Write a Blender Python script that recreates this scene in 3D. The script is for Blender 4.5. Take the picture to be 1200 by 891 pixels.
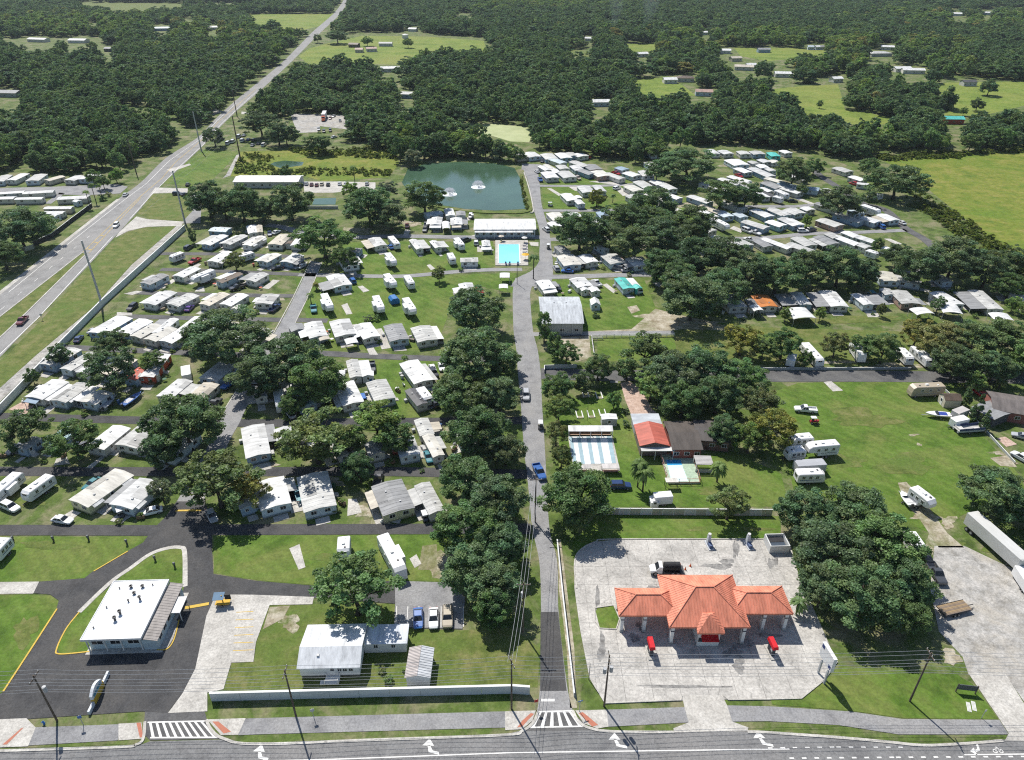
import bpy, bmesh, math, random
import numpy as np
from mathutils import Vector

for o in list(bpy.data.objects):
    bpy.data.objects.remove(o)
SC = bpy.context.scene
COL = SC.collection
R = math.radians
# ------------------------------------------------------------------ camera
F, PITCH, H = 850.0, R(31.2), 106.0          # focal length in photo pixels, tilt below the horizon, height in m
CX, CY = 600.0, 445.5
cam = bpy.data.cameras.new('camera')
cam.sensor_width = 36.0
cam.sensor_fit = 'HORIZONTAL'
cam.lens = F / 1200.0 * 36.0
cam.clip_start, cam.clip_end = 1.0, 20000.0
cam_o = bpy.data.objects.new('camera', cam)
COL.objects.link(cam_o)
cam_o.location = (0, 0, H)
cam_o.rotation_euler = (R(90) - PITCH, 0, 0)
SC.camera = cam_o
# ------------------------------------------------------------------ light
SUN_EL, SUN_AZ = R(53), R(-28)               # azimuth from +Y towards +X
world = bpy.data.worlds.new('World')
SC.world = world
world.use_nodes = True
wn = world.node_tree
sky = wn.nodes.new('ShaderNodeTexSky')
sky.sky_type = 'NISHITA'
sky.sun_disc = False
sky.sun_elevation = SUN_EL
sky.sun_rotation = SUN_AZ
sky.air_density, sky.dust_density = 1.0, 0.6
wn.links.new(sky.outputs[0], wn.nodes['Background'].inputs[0])
wn.nodes['Background'].inputs[1].default_value = 0.10
sun = bpy.data.lights.new('sun', 'SUN')
sun.energy, sun.angle, sun.color = 5.0, R(0.53), (1.0, 0.955, 0.88)
sun_o = bpy.data.objects.new('sun', sun)
COL.objects.link(sun_o)
sd = Vector((math.sin(SUN_AZ) * math.cos(SUN_EL), math.cos(SUN_AZ) * math.cos(SUN_EL), math.sin(SUN_EL)))
sun_o.rotation_euler = sd.to_track_quat('Z', 'Y').to_euler()
SC.view_settings.view_transform = 'Standard'
SC.view_settings.look = 'None'
SC.view_settings.exposure = 0.22
SC.view_settings.gamma = 1.0
SC.view_settings.use_curve_mapping = False
cy = SC.cycles
cy.max_bounces, cy.diffuse_bounces, cy.glossy_bounces = 4, 2, 2
cy.transmission_bounces, cy.transparent_max_bounces, cy.volume_bounces = 2, 4, 0
cy.caustics_reflective = cy.caustics_refractive = False
cy.sample_clamp_direct, cy.sample_clamp_indirect = 2.0, 1.0
cy.use_adaptive_sampling = True
cy.adaptive_threshold = 0.02
cy.use_denoising = False
cy.pixel_filter_type = 'BLACKMAN_HARRIS'
cy.filter_width = 1.15

# ------------------------------------------------------------------ survey: photo point -> place on the ground
SP, CP = math.sin(PITCH), math.cos(PITCH)
def G(x, y, z=0.0):
    u, v = (x - CX) / F, (y - CY) / F
    dy, dz = CP - v * SP, -SP - v * CP
    t = (z - H) / dz
    return Vector((u * t, dy * t, z))
def PX(p):
    dz = p[2] - H
    zc = p[1] * CP - dz * SP
    return CX + F * p[0] / zc, CY + F * (-p[1] * SP - dz * CP) / zc
def SCL(y, z=0.0):                           # pixels per metre at photo row y
    return (y + 70.0) * CP / (H - z) if y > -60 else 0.1
def inpoly(x, y, poly):
    c = False
    j = len(poly) - 1
    for i in range(len(poly)):
        xi, yi = poly[i]; xj, yj = poly[j]
        if (yi > y) != (yj > y) and x < (xj - xi) * (y - yi) / (yj - yi) + xi:
            c = not c
        j = i
    return c

# ------------------------------------------------------------------ materials
def newmat(name):
    m = bpy.data.materials.new(name)
    m.use_nodes = True
    nt = m.node_tree
    b = nt.nodes['Principled BSDF']
    return m, nt, b
def N(nt, t, **kw):
    n = nt.nodes.new(t)
    for k, v in kw.items():
        setattr(n, k, v)
    return n
def c4(c):
    return (c[0], c[1], c[2], 1.0)
def ramp(nt, fac, stops):
    r = N(nt, 'ShaderNodeValToRGB')
    e = r.color_ramp.elements
    while len(e) < len(stops):
        e.new(0.5)
    for i, (p, c) in enumerate(stops):
        e[i].position = p
        e[i].color = c4(c)
    nt.links.new(fac, r.inputs[0])
    return r.outputs[0]
def noise(nt, scale, detail=5.0, rough=0.6, vec=None, dist=0.0):
    n = N(nt, 'ShaderNodeTexNoise')
    n.inputs['Scale'].default_value = scale
    n.inputs['Detail'].default_value = detail
    n.inputs['Roughness'].default_value = rough
    n.inputs['Distortion'].default_value = dist
    if vec is not None:
        nt.links.new(vec, n.inputs['Vector'])
    return n.outputs['Fac']
def mix(nt, fac, a, b, mode='MIX'):
    m = N(nt, 'ShaderNodeMix', data_type='RGBA', blend_type=mode)
    for s, v in ((m.inputs[0], fac), (m.inputs[6], a), (m.inputs[7], b)):
        if isinstance(v, (int, float)):
            s.default_value = v
        elif isinstance(v, tuple):
            s.default_value = c4(v)
        else:
            nt.links.new(v, s)
    return m.outputs[2]
def bump(nt, b, h, strength, dist=0.1):
    n = N(nt, 'ShaderNodeBump')
    n.inputs['Strength'].default_value = strength
    n.inputs['Distance'].default_value = dist
    nt.links.new(h, n.inputs['Height'])
    nt.links.new(n.outputs[0], b.inputs['Normal'])
def coords(nt, scale=None):
    t = N(nt, 'ShaderNodeTexCoord')
    v = t.outputs['Object']
    if scale:
        mp = N(nt, 'ShaderNodeMapping')
        mp.inputs['Scale'].default_value = scale
        nt.links.new(v, mp.inputs['Vector'])
        v = mp.outputs[0]
    return v
def surf(name, cols, scale, rough=0.9, big=None, bigcol=None, spec=0.2, bumpk=0.0, detail=7.0, lo=0.35, hi=0.65, fine=None, mow=0.0, stain=None):
    """cols: two or three colours mixed by fine noise; big/bigcol: a larger patch pattern"""
    m, nt, b = newmat(name)
    v = N(nt, 'ShaderNodeNewGeometry').outputs['Position']
    n1 = noise(nt, scale, detail, 0.65, v)
    st = [(lo + (hi - lo) * i / (len(cols) - 1), c) for i, c in enumerate(cols)]
    c = ramp(nt, n1, st)
    if big:
        n2 = noise(nt, big, 6.0, 0.7, v, 0.6)
        f = ramp(nt, n2, [(0.46, (0, 0, 0)), (0.66, (1, 1, 1))])
        c = mix(nt, f, c, bigcol)
    if fine:
        n3 = noise(nt, fine, 3.0, 0.8, v)
        f3 = ramp(nt, n3, [(0.3, (0.72, 0.72, 0.72)), (0.7, (1.22, 1.22, 1.22))])
        c = mix(nt, 1.0, c, f3, 'MULTIPLY')
    if mow:                                   # mower stripes
        wv = N(nt, 'ShaderNodeTexWave', wave_type='BANDS', bands_direction='DIAGONAL')
        wv.inputs['Scale'].default_value = 0.16
        wv.inputs['Distortion'].default_value = 2.5
        wv.inputs['Detail'].default_value = 2.0
        wv.inputs['Detail Scale'].default_value = 0.6
        nt.links.new(v, wv.inputs['Vector'])
        f4 = ramp(nt, wv.outputs['Fac'], [(0.2, (1 - mow * 0.4,) * 3), (0.8, (1 + mow * 0.4,) * 3)])
        c = mix(nt, 1.0, c, f4, 'MULTIPLY')
    if stain:                                 # dark worn blotches and thin cracks
        n5 = noise(nt, stain[0], 8.0, 0.75, v, 1.2)
        f5 = ramp(nt, n5, [(0.50, (1, 1, 1)), (0.72, (stain[1],) * 3)])
        c = mix(nt, 1.0, c, f5, 'MULTIPLY')
        vo = N(nt, 'ShaderNodeTexVoronoi', feature='DISTANCE_TO_EDGE')
        vo.inputs['Scale'].default_value = 0.16
        dv = N(nt, 'ShaderNodeVectorMath', operation='MULTIPLY_ADD')
        nn = N(nt, 'ShaderNodeTexNoise'); nn.inputs['Scale'].default_value = 0.5
        nt.links.new(v, nn.inputs['Vector'])
        nt.links.new(nn.outputs['Color'], dv.inputs[0]); dv.inputs[1].default_value = (3, 3, 0); nt.links.new(v, dv.inputs[2])
        nt.links.new(dv.outputs[0], vo.inputs['Vector'])
        f6 = ramp(nt, vo.outputs['Distance'], [(0.0, (stain[2] if len(stain) > 2 else 0.8,) * 3), (0.010, (1, 1, 1))])
        c = mix(nt, 1.0, c, f6, 'MULTIPLY')
    nt.links.new(c, b.inputs['Base Color'])
    b.inputs['Roughness'].default_value = rough
    b.inputs['Specular IOR Level'].default_value = spec
    if bumpk:
        bump(nt, b, n1, bumpk, 0.2)
    return m
def objmat(name, rough=0.7, spec=0.3, stain=0.25, scale=0.6, stretch=None, metal=0.0, coat=0.0):
    """colour comes from the object itself (obj.color) with procedural weathering"""
    m, nt, b = newmat(name)
    oi = N(nt, 'ShaderNodeObjectInfo')
    v = coords(nt, stretch)
    add = N(nt, 'ShaderNodeVectorMath', operation='ADD')
    nt.links.new(v, add.inputs[0])
    nt.links.new(oi.outputs['Location'], add.inputs[1])
    n1 = noise(nt, scale, 6.0, 0.7, add.outputs[0])
    f = ramp(nt, n1, [(0.3, (1 - stain,) * 3), (0.62, (1.03,) * 3)])
    c = mix(nt, 1.0, oi.outputs['Color'], f, 'MULTIPLY')
    nt.links.new(c, b.inputs['Base Color'])
    b.inputs['Roughness'].default_value = rough
    b.inputs['Specular IOR Level'].default_value = spec
    b.inputs['Metallic'].default_value = metal
    b.inputs['Coat Weight'].default_value = coat
    return m
def plain(name, col, rough=0.6, spec=0.3, metal=0.0, var=0.15, scale=1.5):
    c2 = tuple(x * (1 - var) for x in col)
    m, nt, b = newmat(name)
    v = coords(nt)
    c = ramp(nt, noise(nt, scale, 4.0, 0.6, v), [(0.3, c2), (0.7, col)])
    nt.links.new(c, b.inputs['Base Color'])
    b.inputs['Roughness'].default_value = rough
    b.inputs['Specular IOR Level'].default_value = spec
    b.inputs['Metallic'].default_value = metal
    return m

M = {}
M['ground'] = surf('ground_grass', [(0.050, 0.078, 0.018), (0.088, 0.135, 0.028), (0.135, 0.175, 0.05)], 0.22, big=0.11, bigcol=(0.22, 0.20, 0.12), bumpk=0.3, fine=1.6)
M['lawn'] = surf('mown_lawn', [(0.058, 0.110, 0.014), (0.088, 0.155, 0.021), (0.124, 0.186, 0.036)], 0.16, big=0.06, bigcol=(0.15, 0.178, 0.046), fine=1.3, bumpk=0.2, mow=0.14)
M['drylawn'] = surf('dry_lawn', [(0.075, 0.105, 0.022), (0.125, 0.15, 0.038), (0.185, 0.18, 0.07)], 0.3, big=0.07, bigcol=(0.095, 0.15, 0.028), fine=1.6, bumpk=0.2)
M['meadow'] = surf('meadow_grass', [(0.10, 0.15, 0.018), (0.17, 0.195, 0.03), (0.225, 0.215, 0.055)], 0.13, big=0.03, bigcol=(0.115, 0.18, 0.02), fine=0.5, bumpk=0.5)
M['pasture'] = surf('pasture_grass', [(0.10, 0.15, 0.022), (0.15, 0.21, 0.032), (0.20, 0.235, 0.05)], 0.05, big=0.012, bigcol=(0.20, 0.22, 0.05), fine=0.4)
M['dirt'] = surf('sandy_dirt', [(0.22, 0.18, 0.12), (0.36, 0.32, 0.24), (0.48, 0.44, 0.36)], 0.4, big=0.09, bigcol=(0.15, 0.16, 0.06), fine=2.0)
M['patch'] = surf('worn_patch', [(0.24, 0.20, 0.13), (0.34, 0.30, 0.22), (0.46, 0.42, 0.34)], 0.5, big=0.30, bigcol=(0.105, 0.14, 0.034), fine=2.0)
M['gravel'] = surf('gravel_yard', [(0.25, 0.24, 0.22), (0.38, 0.37, 0.35), (0.50, 0.48, 0.45)], 0.5, big=0.10, bigcol=(0.40, 0.37, 0.32), fine=2.5, stain=(0.09, 0.55))
M['asphalt'] = surf('grey_asphalt', [(0.20, 0.20, 0.205), (0.26, 0.26, 0.265), (0.30, 0.30, 0.30)], 0.25, big=0.08, bigcol=(0.29, 0.285, 0.28), fine=3.0, rough=0.85, stain=(0.12, 0.78))
M['darkasphalt'] = surf('dark_asphalt', [(0.052, 0.052, 0.054), (0.068, 0.068, 0.07), (0.085, 0.083, 0.082)], 0.3, big=0.07, bigcol=(0.09, 0.087, 0.085), fine=3.0, rough=0.85, stain=(0.1, 0.75))
M['midasphalt'] = surf('weathered_asphalt', [(0.075, 0.075, 0.078), (0.105, 0.105, 0.107), (0.135, 0.133, 0.13)], 0.3, big=0.1, bigcol=(0.14, 0.137, 0.13), fine=3.0, rough=0.85)
M['road'] = surf('road_asphalt', [(0.15, 0.15, 0.152), (0.19, 0.19, 0.19), (0.22, 0.22, 0.218)], 0.2, big=0.05, bigcol=(0.225, 0.22, 0.215), fine=2.5, rough=0.85, stain=(0.12, 0.75))
M['highway'] = surf('highway_asphalt', [(0.20, 0.197, 0.193), (0.25, 0.247, 0.242), (0.29, 0.287, 0.28)], 0.2, big=0.05, bigcol=(0.29, 0.283, 0.275), fine=2.5, rough=0.85)
M['concrete'] = surf('concrete', [(0.40, 0.385, 0.355), (0.50, 0.48, 0.44), (0.57, 0.55, 0.51)], 0.35, big=0.10, bigcol=(0.42, 0.40, 0.365), fine=2.5, stain=(0.15, 0.7))
M['slab'] = surf('concrete_slabs', [(0.40, 0.385, 0.355), (0.49, 0.47, 0.435), (0.55, 0.53, 0.49)], 0.30, big=0.085, bigcol=(0.36, 0.345, 0.32), fine=2.2, stain=(0.12, 0.68, 0.7))
M['water'] = None
M['line'] = plain('white_road_paint', (0.75, 0.74, 0.71), 0.7, var=0.25, scale=2)
M['yline'] = plain('yellow_road_paint', (0.62, 0.42, 0.06), 0.7, var=0.25, scale=2)
M['redpad'] = plain('brick_red_paving', (0.45, 0.17, 0.11), 0.8)
M['pinkpave'] = surf('pink_paving', [(0.40, 0.28, 0.22), (0.55, 0.42, 0.35)], 0.8, fine=2.0)
M['roof'] = objmat('painted_metal_roof', 0.6, 0.3, 0.45, 0.5, (1.6, 0.35, 1.0))
M['wall'] = objmat('painted_siding', 0.8, 0.2, 0.18, 0.5, (0.4, 0.4, 3.0))
M['paint'] = objmat('car_paint', 0.28, 0.5, 0.05, 0.4, coat=0.6)
M['obj'] = objmat('painted_surface', 0.65, 0.3, 0.15, 0.8)
M['shell'] = objmat('fibreglass_shell', 0.4, 0.4, 0.14, 0.5, (0.5, 2, 1))
M['glass'] = plain('dark_window_glass', (0.025, 0.03, 0.036), 0.08, 0.6, var=0.3)
M['rubber'] = plain('tyre_rubber', (0.02, 0.02, 0.02), 0.9)
M['hub'] = plain('wheel_metal', (0.35, 0.35, 0.36), 0.4, 0.5)
M['trim'] = plain('white_trim', (0.74, 0.74, 0.72), 0.6)
M['metal'] = plain('galvanised_metal', (0.42, 0.43, 0.44), 0.5, 0.5)
M['darkmetal'] = plain('dark_metal', (0.06, 0.06, 0.065), 0.5)
M['wood'] = surf('pole_wood', [(0.09, 0.07, 0.055), (0.16, 0.13, 0.105)], 1.5, fine=5)
M['bark'] = surf('tree_bark', [(0.045, 0.038, 0.03), (0.10, 0.085, 0.07)], 2.0, fine=5)
M['lamp'] = plain('headlight_lens', (0.7, 0.7, 0.7), 0.2)
M['taillamp'] = plain('tail_light', (0.35, 0.02, 0.02), 0.3)
M['tarp'] = plain('blue_tarp', (0.03, 0.16, 0.42), 0.5)
M['spray'] = plain('white_water_spray', (0.85, 0.87, 0.88), 0.9, var=0.1)
def water(name, col, rough, sc, k):
    m, nt, b = newmat(name)
    v = coords(nt)
    c = ramp(nt, noise(nt, 0.03, 4, 0.6, v), [(0.35, col), (0.65, tuple(x * 1.5 for x in col))])
    nt.links.new(c, b.inputs['Base Color'])
    b.inputs['Roughness'].default_value = rough
    bump(nt, b, noise(nt, sc, 4, 0.6, v), k, 0.1)
    return m
M['water'] = water('pond_water', (0.045, 0.088, 0.055), 0.08, 0.9, 0.35)
M['pool'] = water('pool_water', (0.19, 0.60, 0.72), 0.1, 1.5, 0.2)
M['deepblue'] = water('deep_blue_pool_water', (0.03, 0.25, 0.48), 0.1, 1.5, 0.2)
M['sunlitpool'] = water('pale_sunlit_pool_water', (0.50, 0.66, 0.74), 0.1, 1.5, 0.2)  # sunlight on the pool painted in as a paler base colour
M['algae'] = surf('algae_film', [(0.30, 0.34, 0.16), (0.42, 0.45, 0.24)], 0.08, big=0.03, bigcol=(0.36, 0.42, 0.20), rough=0.7)
def leafmat(name, use_obj=True, stops=None):
    m = bpy.data.materials.new(name)
    m.use_nodes = True
    nt = m.node_tree
    nt.nodes.remove(nt.nodes['Principled BSDF'])
    oi = N(nt, 'ShaderNodeObjectInfo')
    if use_obj:
        base = oi.outputs['Color']
        rv = ramp(nt, oi.outputs['Random'], [(0.0, (0.82, 0.84, 0.80)), (1.0, (1.22, 1.16, 1.15))])
        base = mix(nt, 1.0, base, rv, 'MULTIPLY')
    else:
        base = ramp(nt, oi.outputs['Random'], stops)
    at = N(nt, 'ShaderNodeAttribute', attribute_name='tint')
    c = mix(nt, 1.0, base, at.outputs['Color'], 'MULTIPLY')
    d = N(nt, 'ShaderNodeBsdfDiffuse')
    t = N(nt, 'ShaderNodeBsdfTranslucent')
    g = N(nt, 'ShaderNodeBsdfGlossy')
    g.inputs['Roughness'].default_value = 0.45
    g.inputs['Color'].default_value = (0.8, 0.85, 0.9, 1)
    nt.links.new(c, d.inputs[0])
    nt.links.new(mix(nt, 1.0, c, (1.25, 1.3, 0.75), 'MULTIPLY'), t.inputs[0])
    ms = N(nt, 'ShaderNodeMixShader')
    ms.inputs[0].default_value = 0.38
    nt.links.new(d.outputs[0], ms.inputs[1])
    nt.links.new(t.outputs[0], ms.inputs[2])
    m2 = N(nt, 'ShaderNodeMixShader')
    m2.inputs[0].default_value = 0.012
    nt.links.new(ms.outputs[0], m2.inputs[1])
    nt.links.new(g.outputs[0], m2.inputs[2])
    nt.links.new(m2.outputs[0], nt.nodes['Material Output'].inputs[0])
    return m
M['leaf'] = leafmat('tree_leaves')
M['wleaf'] = leafmat('woodland_leaves', False, [(0.0, (0.088, 0.148, 0.080)), (0.35, (0.108, 0.176, 0.086)), (0.7, (0.126, 0.20, 0.088)), (1.0, (0.158, 0.228, 0.090))])
M['wleaf2'] = leafmat('light_woodland_leaves', False, [(0.0, (0.135, 0.22, 0.072)), (0.5, (0.17, 0.26, 0.075)), (0.85, (0.205, 0.285, 0.085)), (1.0, (0.28, 0.25, 0.10))])
M['scrub'] = leafmat('scrub_leaves', False, [(0.0, (0.07, 0.11, 0.02)), (0.5, (0.12, 0.17, 0.025)), (1.0, (0.17, 0.19, 0.05))])

# ------------------------------------------------------------------ mesh helpers
class MB:
    def __init__(s):
        s.v, s.f, s.m = [], [], []
    def add(s, vs, fs, mi=0):
        o = len(s.v)
        s.v += [tuple(p) for p in vs]
        for f in fs:
            s.f.append([i + o for i in f]); s.m.append(mi)
        return s
    def box(s, x0, x1, y0, y1, z0, z1, mi=0, top=None):
        """top=(x0,x1,y0,y1): a different rectangle at the top"""
        t = top or (x0, x1, y0, y1)
        vs = [(x0, y0, z0), (x1, y0, z0), (x1, y1, z0), (x0, y1, z0), (t[0], t[2], z1), (t[1], t[2], z1), (t[1], t[3], z1), (t[0], t[3], z1)]
        return s.add(vs, [(3, 2, 1, 0), (4, 5, 6, 7), (0, 1, 5, 4), (1, 2, 6, 5), (2, 3, 7, 6), (3, 0, 4, 7)], mi)
    def tube(s, a, b, r0, r1, n=8, mi=0, cap=True):
        a, b = Vector(a), Vector(b)
        d = (b - a).normalized()
        u = d.cross(Vector((0, 0, 1)) if abs(d.z) < 0.9 else Vector((1, 0, 0))).normalized()
        w = d.cross(u)
        vs = []
        for p, r in ((a, r0), (b, r1)):
            for i in range(n):
                t = 2 * math.pi * i / n
                vs.append(p + u * (r * math.cos(t)) + w * (r * math.sin(t)))
        fs = [(i, (i + 1) % n, n + (i + 1) % n, n + i) for i in range(n)]
        if cap:
            fs += [tuple(range(n - 1, -1, -1)), tuple(range(n, 2 * n))]
        return s.add(vs, fs, mi)
    def loft(s, secs, mi=0, cap=True):
        n = len(secs[0])
        vs = [p for q in secs for p in q]
        fs = []
        for k in range(len(secs) - 1):
            for i in range(n):
                j = (i + 1) % n
                fs.append((k * n + i, k * n + j, (k + 1) * n + j, (k + 1) * n + i))
        if cap:
            fs += [tuple(range(n - 1, -1, -1)), tuple(range((len(secs) - 1) * n, len(secs) * n))]
        return s.add(vs, fs, mi)
    def poly(s, pts, z, mi=0):
        return s.add([(p[0], p[1], z) for p in pts], [tuple(range(len(pts)))], mi)
    def prism(s, pts, z0, z1, mi=0):
        n = len(pts)
        return s.loft([[(p[0], p[1], z0) for p in pts], [(p[0], p[1], z1) for p in pts]], mi)
    def mesh(s, name, mats):
        me = bpy.data.meshes.new(name)
        me.from_pydata(s.v, [], s.f)
        for m in mats:
            me.materials.append(M[m] if isinstance(m, str) else m)
        if len(mats) > 1:
            me.polygons.foreach_set('material_index', s.m)
        bm = bmesh.new(); bm.from_mesh(me)
        big = [f for f in bm.faces if len(f.verts) > 4]
        if big:
            bmesh.ops.triangulate(bm, faces=big)
        bmesh.ops.recalc_face_normals(bm, faces=bm.faces)
        bm.to_mesh(me); bm.free()
        return me
def obj(name, me, parent=None, loc=(0, 0, 0), rz=0.0, color=None, scale=None):
    o = bpy.data.objects.new(name, me)
    COL.objects.link(o)
    if parent is not None:
        o.parent = parent
    o.location = loc
    if rz:
        o.rotation_euler = (0, 0, rz)
    if color:
        o.color = (color[0], color[1], color[2], 1.0)
    if scale:
        o.scale = scale
    return o
def build(mb, name, mats, parent=None, loc=(0, 0, 0), rz=0.0, color=None):
    return obj(name, mb.mesh(name, mats if isinstance(mats, (list, tuple)) else [mats]), parent, loc, rz, color)
LABELS = {}
def tag(o, label, cat, group=None):
    o['label'] = label
    o['category'] = cat
    if group:
        o['group'] = group
    LABELS.setdefault(label, []).append(o.name)
    return o
def thing(name, label, cat, loc=(0, 0, 0), rz=0.0, group=None):
    o = bpy.data.objects.new(name, None)
    COL.objects.link(o)
    o.location = loc
    o.rotation_euler = (0, 0, rz)
    o.empty_display_size = 0.5
    return tag(o, label, cat, group)
ORD = 'first second third fourth fifth sixth seventh eighth ninth tenth eleventh twelfth thirteenth fourteenth fifteenth sixteenth seventeenth eighteenth nineteenth twentieth'.split()
def ordw(n):
    if n < 20:
        return ORD[n]
    t, u = divmod(n + 1, 10)
    tens = {2: 'twenty', 3: 'thirty', 4: 'forty', 5: 'fifty', 6: 'sixty', 7: 'seventy', 8: 'eighty', 9: 'ninety'}[t]
    if u == 0:
        return tens[:-1] + 'ieth'
    return tens + '-' + ORD[u - 1]
def struct(mb, name, mat, kind='structure'):
    o = build(mb, name, mat)
    o['kind'] = kind
    return o
def sheet(name, pts, z, mat):
    """a flat piece of ground drawn by its outline"""
    mb = MB().poly([G(*p) for p in pts], z)
    return struct(mb, name, mat)
def strip_pts(cl, w):
    """outline of a path given by ground centre line (Vectors) and half-widths"""
    L, Rr = [], []
    for i, p in enumerate(cl):
        a, b = cl[max(i - 1, 0)], cl[min(i + 1, len(cl) - 1)]
        d = (b - a); d.z = 0; d.normalize()
        n = Vector((-d.y, d.x, 0))
        ww = w[i] if isinstance(w, (list, tuple)) else w
        L.append(p + n * ww); Rr.append(p - n * ww)
    return L, Rr
def smooth(pts, k=6):
    """Catmull-Rom through the given ground points"""
    out = []
    n = len(pts)
    for i in range(n - 1):
        p0, p1, p2, p3 = pts[max(i - 1, 0)], pts[i], pts[i + 1], pts[min(i + 2, n - 1)]
        for j in range(k):
            t = j / k
            out.append(0.5 * ((2 * p1) + (p2 - p0) * t + (2 * p0 - 5 * p1 + 4 * p2 - p3) * t * t + (3 * p1 - p0 - 3 * p2 + p3) * t ** 3))
    out.append(pts[-1])
    return out
def path(name, pts, w, z, mat, sm=True, kind='structure'):
    cl = [G(*p) for p in pts]
    if sm and len(cl) > 2:
        cl = smooth(cl)
    L, Rr = strip_pts(cl, w / 2)
    mb = MB()
    for i in range(len(L) - 1):
        mb.add([(L[i].x, L[i].y, z), (Rr[i].x, Rr[i].y, z), (Rr[i + 1].x, Rr[i + 1].y, z), (L[i + 1].x, L[i + 1].y, z)], [(0, 1, 2, 3)])
    return struct(mb, name, mat, kind)
def edge_path(name, left, right, z, mat):
    """a road given by matching left and right edge points"""
    L = smooth([G(*p) for p in left]); Rr = smooth([G(*p) for p in right])
    mb = MB()
    for i in range(len(L) - 1):
        mb.add([(L[i].x, L[i].y, z), (Rr[i].x, Rr[i].y, z), (Rr[i + 1].x, Rr[i + 1].y, z), (L[i + 1].x, L[i + 1].y, z)], [(0, 1, 2, 3)])
    return struct(mb, name, mat)
def kerb(name, pts, w, h, mat='concrete', sm=True, z0=0.0):
    cl = [G(*p) for p in pts]
    if sm and len(cl) > 2:
        cl = smooth(cl)
    L, Rr = strip_pts(cl, w / 2)
    mb = MB()
    mb.loft([[(L[i].x, L[i].y, z0), (L[i].x, L[i].y, h), (Rr[i].x, Rr[i].y, h), (Rr[i].x, Rr[i].y, z0)] for i in range(len(L))])
    return struct(mb, name, mat)
# ================================================================== THE SETTING
ground = struct(MB().poly([(-9000, -600), (9000, -600), (9000, 16000), (-9000, 16000)], 0.0), 'ground', 'ground')
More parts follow.
